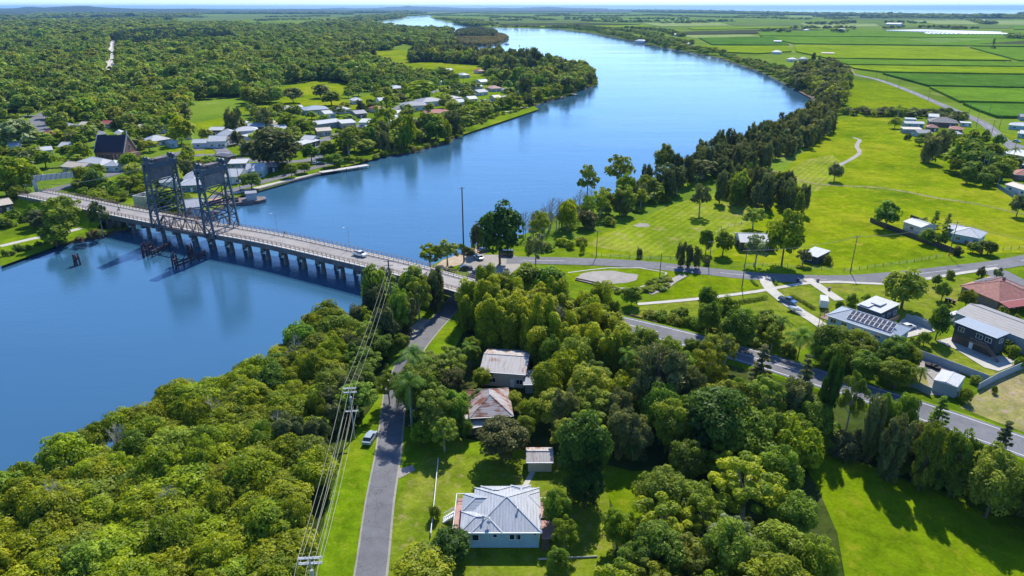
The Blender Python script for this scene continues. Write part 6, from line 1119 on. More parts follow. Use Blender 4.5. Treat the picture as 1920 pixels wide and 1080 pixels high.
# trailer, caravan, bins, sheds and boats
def trailer():
    q = G(1491, 586); e = empty('boat_trailer', (q.x, q.y, .2), R(-50)); tag(e, 'small trailer loaded with a white runabout behind the blue pickup', 'trailer'); m = MB(); m.beam((-2.4, -.6, .45), (1.4, -.6, .45), .1, .1); m.beam((-2.4, .6, .45), (1.4, .6, .45), .1, .1); m.beam((1.4, -.6, .45), (2.9, 0, .45), .1, .1); m.beam((1.4, .6, .45), (2.9, 0, .45), .1, .1); m.build('frame', M['galv'], e)
    m = MB(); vs = []; 
    for k, (x, w_, z_) in enumerate([(-2.2, .85, .0), (-.6, .9, .0), (.9, .6, .1), (1.9, .08, .35)]): vs += [(x, -w_, 1.15), (x, -w_ * .7, .6 + z_ * .5), (x, w_ * .7, .6 + z_ * .5), (x, w_, 1.15)]
    m.add(vs, [(4 * i + j, 4 * i + j + 1, 4 * i + j + 5, 4 * i + j + 4) for i in range(3) for j in range(3)] + [(3, 2, 1, 0)]); m.build('hull', M['white'], e); m = MB(); m.box((-.4, 0, 1.15), (1.4, .9, .35)); m.build('console', M['car_silver'], e)
    for y in (-.85, .85): m = MB(); m.tube((-.8, y - .1, .3), (-.8, y + .1, .3), .3, .3, 12); m.build('wheel', M['black'], e)
trailer()
def caravan(x, y, rz, label):
    q = G(x, y); e = empty('caravan', (q.x, q.y, .1), rz); tag(e, label, 'caravan'); m = MB(); m.prism([(-2.3, -1.1), (2.0, -1.1), (2.4, -.7), (2.4, .7), (2.0, 1.1), (-2.3, 1.1)], .5, 2.5); m.build('body', M['white'], e); m = MB(); m.box((0, 0, 2.56), (4.5, 2.1, .12)); m.build('roof', M['roof_white'], e)
    window_part(e, 0, 1.3, 1.4, .7, -1.1, 0, mull=0)
    for yy in (-.9, .9): m = MB(); m.tube((0, yy - .1, .33), (0, yy + .1, .33), .33, .33, 12); m.build('wheel', M['black'], e)
caravan(1543, 575, R(70), 'white caravan parked at the front of the solar house'); 
def wheelie(x, y, lb):
    q = G(x, y); e = empty('wheelie_bin', (q.x, q.y, .02), rnd.uniform(0, 1)); tag(e, lb, 'bin'); m = MB(); m.add([(-.25, -.3, .1), (.25, -.3, .1), (.25, .3, .1), (-.25, .3, .1), (-.3, -.38, 1.05), (.3, -.38, 1.05), (.3, .38, 1.05), (-.3, .38, 1.05)], [(0, 3, 2, 1), (4, 5, 6, 7), (0, 1, 5, 4), (1, 2, 6, 5), (2, 3, 7, 6), (3, 0, 4, 7)]); m.build('body', M['car_dark'], e); m = MB(); m.box((0, 0, 1.1), (.66, .8, .07)); m.build('lid', M['car_red'], e); m = MB(); m.tube((-.3, .34, .12), (.3, .34, .12), .12, .12, 8); m.build('wheel', M['black'], e)
wheelie(1496, 528, 'bin at the roadside left of the straight driveway'); wheelie(1533, 529, 'bin at the roadside right of the straight driveway'); wheelie(1554, 545, 'bin on the lawn beside the straight driveway')
for k, (x, y) in enumerate([(1774, 566), (1781, 567), (1788, 570)]): wheelie(x, y, ['left of three bins on the lawn of the red roofed house', 'middle of three bins on the lawn of the red roofed house', 'right of three bins on the lawn of the red roofed house'][k])
def crates(x, y, lb):
    q = G(x, y); e = empty('garden_tub', (q.x, q.y, .1), rnd.random()); tag(e, lb, 'tub'); m = MB(); m.tube((0, 0, 0), (0, 0, .7), .7, .8, 14); m.build('body', M['black'], e); m = MB(); m.tube((0, 0, .6), (0, 0, .72), .85, .85, 14, cap=False); m.build('rim', M['pile'], e)
crates(1740, 687, 'black tub on the bare yard soil, left one'); crates(1751, 690, 'black tub on the bare yard soil, middle one'); crates(1757, 693, 'black tub on the bare yard soil, right one')
def boat(x, y, L_, w_, rz, label, cabin=False, z=-.75, paint='white'):
    q = G(x, y); e = empty('boat', (q.x, q.y, z), rz); tag(e, label, 'boat'); m = MB(); vs = []
    for k, (x_, ww, zz) in enumerate([(-.5, .8, 0), (-.2, 1, 0), (.2, .9, .05), (.42, .45, .15), (.5, .03, .25)]): vs += [(x_ * L_, -ww * w_ / 2, w_ * .35 + zz), (x_ * L_, -ww * w_ * .3, -.15), (x_ * L_, ww * w_ * .3, -.15), (x_ * L_, ww * w_ / 2, w_ * .35 + zz)]
    m.add(vs, [(4 * i + j, 4 * i + j + 1, 4 * i + j + 5, 4 * i + j + 4) for i in range(4) for j in range(3)] + [(3, 2, 1, 0)] + [(4 * i, 4 * i + 4, 4 * i + 7, 4 * i + 3) for i in range(4)]); m.build('hull', M[paint], e)
    if cabin: m = MB(); m.box((-.05 * L_, 0, w_ * .35 + .7), (L_ * .32, w_ * .6, 1.4)); c_ = m.build('cabin', M['white'], e); m = MB(); m.box((-.05 * L_, 0, w_ * .35 + 1.46), (L_ * .38, w_ * .7, .12)); m.build('roof', M['roof_white'], c_)
    else: m = MB(); m.box((0, 0, w_ * .35 + .12), (L_ * .06, w_ * .8, .1)); m.box((-.3 * L_, 0, w_ * .35 + .12), (L_ * .06, w_ * .8, .1)); m.build('thwart', M['timber'], e)
boat(950, 82.5, 12, 4, R(10), 'tiny boat beside the river island', True)
def barge():
    q = G(432, 379); e = empty('work_barge', (q.x, q.y, -.7), R(22)); tag(e, 'moored work barge with rusty deck gear below the wharf', 'barge'); m = MB(); m.prism([(-13, -4), (12, -4), (15, -2), (15, 2), (12, 4), (-13, 4)], -.4, 1.2); m.build('hull', M['steel_rust'], e); m = MB(); m.box((9, 0, 2.7), (4.4, 4.6, 3)); m.build('deck_house', M['roof_white'], e); m = MB(); m.box((9, 0, 4.3), (5, 5.2, .2)); m.build('house_roof', M['roof_grey'], e)
    m = MB(); m.box((-6, 0, 1.9), (5, 3.6, 1.4)); m.build('cargo', M['pink'], e); m = MB(); m.tube((-1, 0, 1.2), (-1, 0, 4), .7, .7, 8); m.beam((-1, 0, 3.6), (-9, 0, 8), .5, .5); m.build('crane', M['timber'], e); m = MB(); m.box((2, 1, 1.7), (3, 2, 1)); m.box((2.5, -2, 1.6), (2, 1.4, .8)); m.build('deck_gear', M['black'], e)
barge()
def jetty(a, b, w, label, z=.5, mat='concrete'):
    A, B = G(*a), G(*b); d = B - A; rz = math.atan2(d.y, d.x); e = empty('jetty', A, rz); tag(e, label, 'jetty'); Ln = d.length; m = MB(); m.box((Ln / 2, 0, z), (Ln, w, .25)); m.build('deck', M[mat], e); n = max(2, int(Ln / 6))
    for k in range(n + 1): m = MB(); [m.tube((Ln * k / n, s_, -3), (Ln * k / n, s_, z + .5), .16, .14, 6) for s_ in (-w / 2, w / 2)]; m.build('pile', M['pile'], e)
jetty((600, 325), (690, 311), 4, 'long pale timber wharf running along the town waterfront'); jetty((845, 248), (866, 246), 3, 'small white pontoon beside the riverside lawn'); jetty((946, 211), (966, 210), 3, 'pale jetty below the waterfront houses'); jetty((1030, 183), (1055, 183), 3, 'pale jetty nearest the wooded point'); jetty((975, 203), (990, 202), 2.5, 'tiny landing between two longer jetties'); jetty((1068, 177), (1082, 178), 2.5, 'low jetty under the trees of the point')
m = MB(); W_ = smooth_line(GL([(455, 364), (520, 346), (580, 331), (600, 325)]), 5); vs = []
for i, p in enumerate(W_): s_ = side(W_, i); vs += [p + s_ * .9 + Vector((0, 0, .35)), p - s_ * .9 + Vector((0, 0, .35)), p - s_ * .9 + Vector((0, 0, -2)), p + s_ * .9 + Vector((0, 0, -2))]
m.add(vs, [(4 * i + j, 4 * i + 4 + j, 4 * i + 4 + (j + 1) % 4, 4 * i + (j + 1) % 4) for i in range(len(W_) - 1) for j in range(4)]); tag(m.build('river_wall', M['concrete_old']), 'dark faced concrete river wall along the waterfront street', 'river wall')
def sign_gantry():
    q = G(74, 377); e = empty('sign_gantry', (q.x, q.y, 0), R(30)); tag(e, 'back of a large grey road sign on a stout post at the far bridge end', 'road sign'); m = MB(); m.box((0, 0, 4.8), (1.5, .5, 9.6)); m.box((0, 0, 9.2), (1.2, .4, .8)); m.build('post', M['galv'], e); m = MB(); m.box((7.5, 0, 10.2), (15, .35, 2.6)); s_ = m.build('sign_panel', M['galv'], e); m = MB(); [m.beam((k * 1.9 + .4, -.25, 9), (k * 1.9 + 1.4, -.25, 11.4), .12, .12) for k in range(8)]; m.build('bracing', M['steel'], s_)
sign_gantry()
q = G(974, 91); e = empty('channel_marker', (q.x, q.y, -.9)); tag(e, 'small dark channel marker standing in the wide river reach', 'marker'); m = MB(); m.tube((0, 0, -1), (0, 0, 7), .35, .25, 8); m.build('post', M['pile'], e); m = MB(); m.box((0, 0, 6.6), (2, .3, 2.2)); m.build('board', M['black'], e)
q = G(1197, 1078); e = empty('round_tank', (q.x, q.y, 0)); tag(e, 'pale domed tank top showing at the bottom edge among trees', 'water tank'); m = MB(); m.tube((0, 0, 0), (0, 0, 2.2), 2.2, 2.2, 28); m.build('wall', M['galv'], e); m = MB(); m.tube((0, 0, 2.2), (0, 0, 2.9), 2.3, .3, 28); m.build('lid', M['roof_blue'], e)
def person(s_, o, lb, bike=False):
    p, n_ = at_s(s_); q = p + n_ * o; a = math.atan2(-n_.x, n_.y); root = empty('person', (q.x, q.y, q.z + (.2 if abs(o) > 3.6 else .04) + (.32 if bike else 0)), a); tag(root, lb, 'person')
    if bike: J = [((0, 0, .55), .13), ((.08, 0, .85), .15), ((.18, 0, 1.12), .15), ((.24, 0, 1.26), .06), ((.28, 0, 1.4), .11), ((.3, .14, .5), .09), ((.1, .16, .12), .06), ((.3, -.14, .5), .09), ((.1, -.16, .12), .06), ((.3, .22, 1.0), .05), ((.52, .2, .85), .04), ((.3, -.22, 1.0), .05), ((.52, -.2, .85), .04)]
    else: J = [((0, 0, .93), .15), ((0, 0, 1.18), .14), ((0, 0, 1.4), .15), ((0, 0, 1.53), .06), ((.01, 0, 1.66), .11), ((.1, .1, .5), .075), ((.18, .1, .06), .05), ((-.06, -.1, .5), .075), ((-.2, -.1, .08), .05), ((-.05, .24, 1.15), .05), ((.08, .26, .9), .04), ((.05, -.24, 1.15), .05), ((-.04, -.26, .9), .04)]
    E = [(0, 1), (1, 2), (2, 3), (3, 4), (0, 5), (5, 6), (0, 7), (7, 8), (2, 9), (9, 10), (2, 11), (11, 12)]
    me = bpy.data.meshes.new('body'); me.from_pydata([j[0] for j in J], E, []); me.materials.append(M['car_dark']); b = bpy.data.objects.new('body', me); C.objects.link(b); b.parent = root
    md = b.modifiers.new('skin', 'SKIN'); sv = me.skin_vertices[0].data
    for k, j in enumerate(J): sv[k].radius = (j[1], j[1])
    sv[0].use_root = True; b.modifiers.new('sub', 'SUBSURF').levels = 1
    if bike:
        e = empty('bicycle', (q.x, q.y, q.z + .04), a); tag(e, 'dark bicycle under the rider at the far end of the bridge', 'bicycle')
        for x in (-.5, .55): m = MB(); m.tube((x, -.04, .34), (x, .04, .34), .34, .34, 14); m.build('wheel', M['black'], e)
        m = MB(); m.beam((-.5, 0, .34), (0, 0, .85), .05, .05); m.beam((0, 0, .85), (.5, 0, .95), .05, .05); m.beam((.5, 0, 1.1), (.55, 0, .34), .05, .05); m.beam((.5, -.25, 1.1), (.5, .25, 1.1), .04, .04); m.build('frame', M['car_dark'], e)
person(s_of(535, 444), 4.4, 'dark clad person walking on the bridge path right of the towers')
person(s_of(221, 395), .5, 'dark clad rider on the roadway at the far end of the bridge', True)
# ---------------------------------------------------------------- single trees that can be pointed out
SH = 'oak'
T = [ # kind, crown centre px x, y, radius px, height m, label, material
 ('broad', 937, 428, 44, 21, 'largest shore tree towering over the gravel car park', 'deep'), ('broad', 895, 440, 16, 11, 'small dark tree between the tall mast and the big shore tree', 'oak'), ('gum', 838, 470, 26, 9, 'open grey gum on the beach beside the bridge end', 'gum'), ('gum', 805, 476, 24, 8, 'yellowish gum leaning over the water beside the bridge rail', 'bright'), ('gum', 1005, 465, 22, 12, 'sparse grey tree right of the big shore tree', 'oak'),
 ('broad', 990, 518, 36, 9, 'dense dark green tree at the car park edge', 'broad'), ('broad', 1035, 522, 34, 9, 'dense dark green tree beside the gravel patch', 'broad'), ('broad', 1185, 553, 20, 6, 'small dark tree at the end of the pale footpath', 'broad'),
 ('gum', 1103, 335, 22, 17, 'rounded green gum standing out against the river', 'gum'), ('gum', 1162, 318, 26, 18, 'taller open gum right of the rounded one against the river', 'gum'), ('broad', 1247, 295, 20, 17, 'leafy green tree rising over the casuarina belt', 'gum'),
 ('broad', 1567, 320, 15, 9, 'lone round dark tree in the middle of the meadow', 'oak'), ('gum', 1315, 368, 20, 14, 'lone gum at the top of the mown paddock', 'oak'), ('bush', 1199, 472, 7, 3.5, 'small conical shrub on the paddock edge', 'oak'), ('bush', 1092, 463, 6, 4, 'thin young tree at the paddock corner', 'gum'),
 ('broad', 1475, 437, 36, 19, 'big spreading tree with golden crown over the barn', 'column'), ('gum', 1420, 465, 22, 11, 'grey feathery tree in front of the barn roof', 'grey'), ('gum', 1415, 405, 24, 9, 'low olive tree behind the barn', 'gum'), ('broad', 1358, 452, 19, 9, 'round dark shrub tree with a pink tinge left of the barn', 'broad'), ('broad', 1326, 448, 15, 9, 'narrow dark tree left of the round one by the barn', 'broad'),
 ('oak', 1278, 472, 12, 9, 'leftmost dark conifer in the roadside row', None), ('oak', 1294, 476, 11, 8, 'second dark conifer in the roadside row', None), ('oak', 1308, 478, 11, 8, 'third dark conifer in the roadside row', None), ('bush', 1325, 487, 8, 3, 'low grey bush at the right end of the roadside row', 'oak'), ('bush', 1553, 485, 9, 3.5, 'round bush beside the small dark farm shed', 'gum'), ('gum', 1508, 478, 14, 6, 'grey bush half covering the small dark farm shed', 'oak'),
 ('broad', 1665, 399, 25, 11, 'round dark tree at the corner of the paling fence', 'broad'), ('pine', 1755, 410, 12, 9, 'upright tree behind the white gabled shed', 'gum'), ('pine', 1778, 415, 11, 9, 'second upright tree behind the white gabled shed', 'gum'), ('bush', 1728, 415, 12, 4, 'silvery bush behind the white gabled shed', 'grey'), ('broad', 1740, 440, 16, 6, 'round olive tree between shed and blue cottage', 'gum'), ('broad', 1768, 446, 12, 6, 'dark tree left of the blue cottage front', 'broad'), ('bush', 1797, 468, 10, 3.5, 'rusty red shrub in front of the blue cottage', 'red'), ('broad', 1827, 462, 13, 4, 'low round shrub right of the blue cottage front', 'gum'), ('broad', 1855, 462, 18, 5, 'dark hedge like shrub at the corner of the blue cottage', 'broad'),
 ('broad', 1700, 535, 38, 12, 'large spreading tree beside the footpath on the lawns', 'gum'), ('broad', 1770, 543, 14, 6, 'round clipped tree nearest the red tiled house', 'broad'), ('broad', 1757, 524, 10, 4, 'small clipped tree behind the round one on the lawn', 'broad'), ('broad', 1815, 557, 16, 6, 'round bright tree in front of the red tiled house', 'bright'), ('bush', 1783, 512, 9, 3, 'low hedge bush at the top corner of the lawn', 'gum'), ('bush', 1841, 508, 9, 4, 'dark little tree by the road junction', 'oak'), ('bush', 1873, 509, 8, 3.5, 'grey round bush at the road junction', 'grey'), ('broad', 1764, 598, 19, 10, 'dense dark tree at the end of the long shed', 'broad'),
 ('bush', 1575, 570, 9, 3, 'row bush behind the caravan', 'broad'), ('bush', 1600, 560, 12, 3.5, 'dark bushes behind the dark clad house', 'broad'), ('bush', 1625, 558, 9, 3, 'small bush left of the large spreading tree', 'broad'), ('broad', 1735, 632, 12, 4, 'bushy shrub at the corner of the driveway', 'bright'), ('bush', 1718, 640, 11, 3.5, 'low bush inside the pale fence', 'broad'), ('bush', 1900, 655, 14, 3, 'leafy hedge clump right of the concrete yard', 'bright'), ('bush', 1890, 645, 12, 3, 'green bush along the long shed wall', 'broad'), ('bush', 1915, 678, 12, 3, 'bush at the right edge beside the concrete yard', 'bright'), ('broad', 1880, 585, 10, 4, 'banana clump inside the brown fence', 'bright'), ('bush', 1905, 598, 10, 3, 'garden shrubs below the red veranda', 'bright'), ('bush', 1812, 738, 14, 3.5, 'leafy shrub beside the white roofed steel shed', 'bright'), ('bush', 1866, 729, 6, 2, 'small shrub alone on the dry lawn', 'broad'), ('bush', 1830, 710, 11, 2, 'low shrub at the corner of the pale fences', 'gum'),
 # around the houses in front
 ('broad', 941, 817, 53, 9, 'brown green round tree in front of the rusted roof', 'red'), ('broad', 1095, 838, 55, 16, 'tall dense dark tree right of the small rusty shed', 'deep'), ('broad', 1098, 905, 40, 9, 'lower shaded tree under the tall dense dark one', 'deep'), ('gum', 832, 808, 27, 8, 'thin leafed small tree casting shade on the front lawn', 'gum'), ('bush', 815, 958, 12, 3, 'small bush grown over the white rail fence', 'gum'), ('broad', 845, 1020, 44, 6, 'dark rounded tree in front of the blue walled house', 'deep'), ('broad', 795, 1062, 60, 5.5, 'bright yellow green tree in the bottom corner by the lane', 'column'), ('oak', 545, 812, 42, 9.5, 'dark drooping casuarina inside the mangroves left of the power poles', 'oak'), ('oak', 590, 760, 24, 9, 'second darker tree in the shaded gap of the mangroves', 'broad'),
 ('broad', 1043, 948, 28, 8.5, 'slim leafy tree at the right end of the white roofed house', 'broad'), ('gum', 1060, 1000, 28, 7, 'light green tree beside the back deck of the house', 'bright'), ('broad', 1045, 1050, 24, 6, 'dark small tree at the back fence of the house', 'broad'), ('broad', 1000, 770, 22, 7, 'bright round tree right of the rusted roof', 'bright'), ('broad', 1025, 712, 34, 11, 'fresh green tree right of the cream tin roof', 'bright'), ('broad', 1105, 722, 42, 11, 'olive rounded tree in the garden thicket', 'gum'), ('oak', 1238, 698, 62, 18, 'large feathery grey green tree in the thicket', 'oak'), ('bush', 883, 775, 14, 4, 'glossy bush at the left end of the rusted roof', 'bright'),
 ('gum', 728, 722, 22, 8, 'scrubby tree hanging over the left edge of the lane by the palms', 'bright'), ('broad', 752, 640, 16, 6, 'dark bush at the lane bend below the tall power pole', 'broad'), ('broad', 548, 176, 20, 13, 'left tree of three inside the far paddock', 'oak'), ('broad', 600, 168, 18, 13, 'middle tree of three inside the far paddock', 'oak'), ('broad', 620, 182, 20, 12, 'right tree of three inside the far paddock', 'broad'),
 ('broad', 1335, 655, 26, 8.5, 'olive tree half hiding the highway below the sloping lawn', 'gum'), ('broad', 1298, 652, 20, 7, 'small green tree at the highway edge by the guard rail', 'broad'), ('oak', 1640, 790, 24, 15, 'tall dark casuarina standing against the middle of the highway', 'oak'), 
 ('broad', 962, 748, 20, 4.5, 'low leafy tree against the front wall of the cream tin roof', 'bright'), ('broad', 898, 748, 22, 5, 'dark bushy tree left in front of the cream tin roof', 'broad'), ('bush', 985, 760, 14, 4, 'glossy shrub between the two tin roofed houses', 'bright'), ('broad', 985, 800, 20, 6, 'green tree at the right front corner of the rusted house', 'broad'), ('broad', 870, 800, 18, 5, 'dark shrub tree at the left front corner of the rusted house', 'broad'),
 ('broad', 850, 712, 26, 7, 'reddish shrub tree left of the cream tin roof', 'red'), ('broad', 905, 705, 20, 5, 'green shrub tree left in front of the cream tin roof', 'bright'), ('broad', 806, 742, 27, 11, 'dark tree behind the white trunked palm', 'broad'), ('broad', 850, 760, 32, 10, 'shaded tree between palm and rusted roof', 'broad'), ('broad', 790, 812, 24, 5, 'leafy shrub at the foot of the white trunked palm', 'bright'), ('broad', 885, 655, 20, 8, 'dark broadleaf clump left of the cream tin roof', 'broad'), ('bush', 955, 663, 20, 4, 'low green shrubs behind the cream tin roof', 'bright'),
 ('broad', 1350, 785, 78, 15, 'huge dark green dome tree left of the open lawn', 'deep'), ('broad', 1400, 815, 60, 13, 'dense green tree on the right flank of the huge dome', 'broad'), ('gum', 1330, 690, 36, 13, 'golden green tree right of the feathery grey one', 'column'), ('broad', 1385, 612, 34, 11, 'dark leafy tree on the lawn above the highway', 'broad'), ('gum', 1362, 655, 24, 9, 'bare branched tree beside the highway', 'gum'), ('broad', 1330, 590, 24, 10, 'round leafy tree at the edge of the sloping lawn', 'broad'), ('gum', 1450, 632, 22, 7, 'yellowish tree behind the highway palms', 'bright'),
 ('gum', 1400, 915, 70, 12, 'yellow topped gum leaning over the open lawn', 'column'), ('broad', 1240, 920, 52, 11, 'olive rounded tree in the lower middle garden', 'gum'), ('gum', 1365, 1010, 46, 9, 'silvery green tree in the lower right thicket', 'grey'), ('broad', 1490, 965, 46, 10, 'dark tree at the curved edge of the open lawn', 'broad'), ('broad', 1530, 1050, 44, 9, 'bright tree at the bottom of the open lawn edge', 'bright'), ('broad', 1160, 985, 34, 8, 'green tree below the tall dense dark one', 'bright'), ('gum', 1300, 1050, 50, 9, 'olive tree at the bottom edge of the thicket', 'gum'), ('broad', 1420, 1055, 46, 9, 'mixed green tree at the bottom edge near the lawn', 'broad'), ('broad', 1185, 1050, 34, 7, 'dark tree at the bottom edge above the domed tank', 'broad'), ('broad', 1460, 880, 46, 11, 'rounded green tree right of the huge dome', 'broad'), ('broad', 1290, 860, 40, 9, 'lower green tree in front of the huge dome', 'broad'),
 # casuarinas and pines along the highway
 ('oak', 1560, 725, 24, 19, 'leftmost of the tall dark conifers in front of the highway', 'deep'), ('pine', 1430, 680, 30, 13, 'spreading pine silhouetted on the highway', 'oak'), ('pine', 1510, 705, 26, 15, 'second spreading pine silhouetted on the highway', 'oak'), ('gum', 1600, 745, 26, 15, 'open tree between conifers in front of the highway', 'gum'), ('pine', 1765, 768, 24, 9, 'dark tree standing against the highway lane line', 'broad'), ('broad', 1660, 778, 26, 13, 'dark oval tree in front of the highway', 'broad'), ('broad', 1700, 775, 26, 12, 'round dark tree right of the oval one', 'broad'), ('pine', 1885, 820, 24, 10, 'bare topped pine silhouetted at the right edge', 'oak'),
 ('oak', 1800, 858, 42, 13.5, 'yellow green gum at the right end of the lawn trees', 'gum'), ('broad', 1870, 900, 52, 13, 'big feathery gum cut by the right edge', 'gum'), ('oak', 1742, 846, 34, 14, 'olive gum in the tree row above the lawn', 'gum'), ('oak', 1680, 830, 34, 14, 'dark feathery tree in the row above the lawn', 'oak'),
 # round the houses by the bend
 ('broad', 1812, 285, 36, 17, 'large golden topped tree in front of the bend houses', 'gum'), ('oak', 1748, 270, 22, 17, 'dark casuarina left of the golden topped tree', 'oak'), ('oak', 1768, 262, 18, 15, 'second dark casuarina left of the golden topped tree', 'oak'), ('broad', 1850, 305, 26, 10, 'dark tree right of the golden topped tree', 'broad'), ('broad', 1828, 315, 26, 9, 'lower dark tree under the golden topped one', 'broad'), ('broad', 1880, 318, 22, 9, 'dark garden tree beside the teal walled house', 'broad'), ('broad', 1875, 262, 12, 8, 'round dark tree in the crook of the road bend', 'broad'), ('broad', 1680, 228, 12, 8, 'olive tree at the left of the three cabins', 'gum'), ('bush', 1702, 255, 6, 4, 'small dark tree below the three cabins', 'broad'), ('broad', 1912, 382, 16, 9, 'dark tree at the right edge above the meadow', 'oak'), ('broad', 1512, 232, 12, 8, 'lone riverside tree in the notch of the bank', 'oak'),
 ('pine', 1864, 80, 5, 22, 'lone dark conifer in the cane fields', 'oak'), ('pine', 1525, 112, 9, 22, 'left of the dark conifers behind the riverside farm', 'oak'), ('pine', 1537, 113, 7, 18, 'right of the dark conifers behind the riverside farm', 'oak'),
 # the town
 ('broad', 516, 272, 52, 21, 'huge dark fig tree dominating the town waterfront', 'oak'), ('broad', 516, 290, 34, 9, 'low dark skirt of foliage under the huge fig', 'oak'), ('broad', 35, 325, 36, 19, 'big golden green dome tree at the left edge', 'column'), ('gum', 110, 405, 34, 16, 'large gum overhanging the near town bank', 'gum'), ('gum', 184, 402, 18, 14, 'spindly tree in front of the bridge approach', 'oak'), ('broad', 100, 435, 30, 9, 'dark bushy tree hanging over the water', 'broad'), ('broad', 60, 400, 16, 8, 'bright leafy tree below the far bridge end', 'bright'), ('broad', 30, 245, 34, 18, 'pale green dome tree below the highway junction', 'grey'), ('broad', 150, 282, 16, 12, 'flat topped pale green tree behind the church end', 'bright'), ('broad', 240, 298, 17, 9, 'yellow green round tree in front of the church', 'bright'), ('broad', 268, 301, 14, 7, 'golden hedge tree right of the church', 'column'), ('broad', 180, 318, 17, 8, 'round green tree in front of the white hip roofed house', 'bright'),
 ('gum', 652, 262, 30, 17, 'large open riverside gum in the park', 'gum'), ('oak', 720, 262, 14, 13, 'dark casuarina leaning on the river edge', 'oak'), ('gum', 722, 215, 22, 22, 'tallest gum behind the riverside park', 'gum'), ('broad', 565, 235, 24, 12, 'golden green canopy tree in the middle of the town', 'bright'), ('broad', 540, 225, 22, 12, 'spreading olive canopy tree in the middle of the town', 'column'), ('broad', 787, 163, 28, 16, 'wide rounded umbrella tree on the main street', 'bright'), ('oak', 436, 222, 20, 20, 'tall dark tree beside the bright paddock', 'oak'), ('broad', 495, 218, 18, 16, 'tall leafy tree above the cream hip roof', 'oak'), ('broad', 545, 318, 14, 7, 'small round tree at the wharf street end', 'broad'), ('broad', 570, 312, 13, 6, 'second small round tree at the wharf street end', 'bright'), ('oak', 984, 160, 15, 24, 'tall grey tree among the white roofs of the point', 'oak'), ('broad', 335, 240, 26, 17, 'pale green tree left of the bright paddock', 'bright'),
 ('broad', 130, 207, 22, 14, 'dark tree in front of the highway junction', 'broad'), ('broad', 160, 200, 24, 16, 'dark round tree right of the highway junction', 'broad'), ('broad', 50, 207, 16, 8, 'clipped looking clump inside the highway junction', 'broad')]
for kd, x, y, r, h, lb, mt in T:
    e = tree_px(kd, x, y, r, h, lb, None, mt); px = to_px(e.location.x, e.location.y)
# palms
for x, y, h, r, lb, fr in [(772, 802, 10.5, 4.7, 'tall royal palm with a white trunk beside the lane', 13), (778, 738, 9.8, 4.6, 'second palm just behind the white trunked one', 13), (882, 700, 7, 2.8, 'dark palm left of the cream tin roof', 15), (1495, 674, 6.2, 5.2, 'large drooping palm beside the highway', 21), (1120, 700, 9, 2.6, 'palm sticking out of the garden thicket', 15), (1172, 735, 10, 2.8, 'palm in front of the feathery grey tree', 15), (1722, 722, 3.5, 2.4, 'short palm beside the steel shed yard', 13), (1180, 860, 4, 2.6, 'banana like palm in the shaded thicket', 13), (1255, 850, 4, 2.6, 'low palm on the edge of the shaded thicket', 13),
  (1845, 335, 13, 3.2, 'tall palm with pale trunk in front of the bend houses', 15), (1838, 333, 12, 3.0, 'second pale trunked palm in front of the bend houses', 15), (1876, 308, 8, 3, 'left garden palm before the long white roof', 15), (1896, 306, 8, 3, 'right garden palm before the long white roof', 15), (1682, 222, 9, 3.2, 'tall palm in the hedge by the cabins', 15), (470, 226, 12, 3.6, 'palm on the town lawn above the house row', 15), (345, 290, 9, 3, 'palm on the bank right of the turquoise house', 15), (1460, 600 + 48, 7, 2.8, 'smaller palm left of the large drooping one', 13)]:
    q = G(x, y); palm(q.x, q.y, h, lb, None, r, 'palm_trunk' if h > 8 else 'bark', fr, lod=0 if q.y < 250 else 1)
for k in range(11): q = G(795 + k * 7.5, 184 - k * 2.6); palm(q.x, q.y, 9, 'street palm in the row along the main town street', 'street palms in the main town street', 2.6, 'bark', 13, lod=1)
# dead trees by the shore
def dead_tree(x, y, h, lb, grp):
    q = G(x, y); e = empty('dead_tree', (q.x, q.y, 0), rnd.uniform(0, 6)); tag(e, lb, 'tree', grp); key = ('dead', rnd.randrange(3))
    if key not in TPL:
        g = random.Random(key[1]); m = MB(); m.tube((0, 0, -.2), (.2, 0, 5), .2, .14, 6); m.tube((.2, 0, 5), (.3, .3, 10), .14, .04, 6)
        for _ in range(26):
            z = g.uniform(2.5, 9.5); a = g.uniform(0, 6.28); l = (11 - z) * .3 + .6; b = Vector((.2, .1, z)); t = b + Vector((math.cos(a) * l, math.sin(a) * l, l * 1.1)); m.tube(b, t, .06, .025, 4, cap=False)
            for _ in range(3): c_ = b.lerp(t, g.uniform(.4, .95)); m.tube(c_, c_ + Vector((g.uniform(-.8, .8), g.uniform(-.8, .8), g.uniform(.4, 1.3))), .03, .012, 3, cap=False)
        TPL[key] = m.mesh('bare_limbs', M['bark_pale'])
    o = link('bare_limbs', TPL[key], e); s_ = h / 10; o.scale = (s_, s_, s_)
g1 = random.Random(4)
for k in range(26): t = k / 25; dead_tree(985 + 120 * t + g1.uniform(-7, 7), 452 - 50 * t + g1.uniform(-5, 8), g1.uniform(8, 12), 'bare grey dead tree in the stand along the shore right of the car park', 'dead trees along the shore')
for x_, y_ in ((230, 880), (410, 830), (480, 945), (330, 1000), (120, 1000), (560, 700), (530, 850)): dead_tree(x_, y_, g1.uniform(8.2, 9.6), 'bare dead limbs poking out of the mangrove canopy', 'dead limbs in the mangroves')
dead_tree(1048, 660, 12, 'bare branched dead conifer in front of the columnar trees', None); dead_tree(1355, 690, 8, 'bare pale tree beside the highway verge', None)

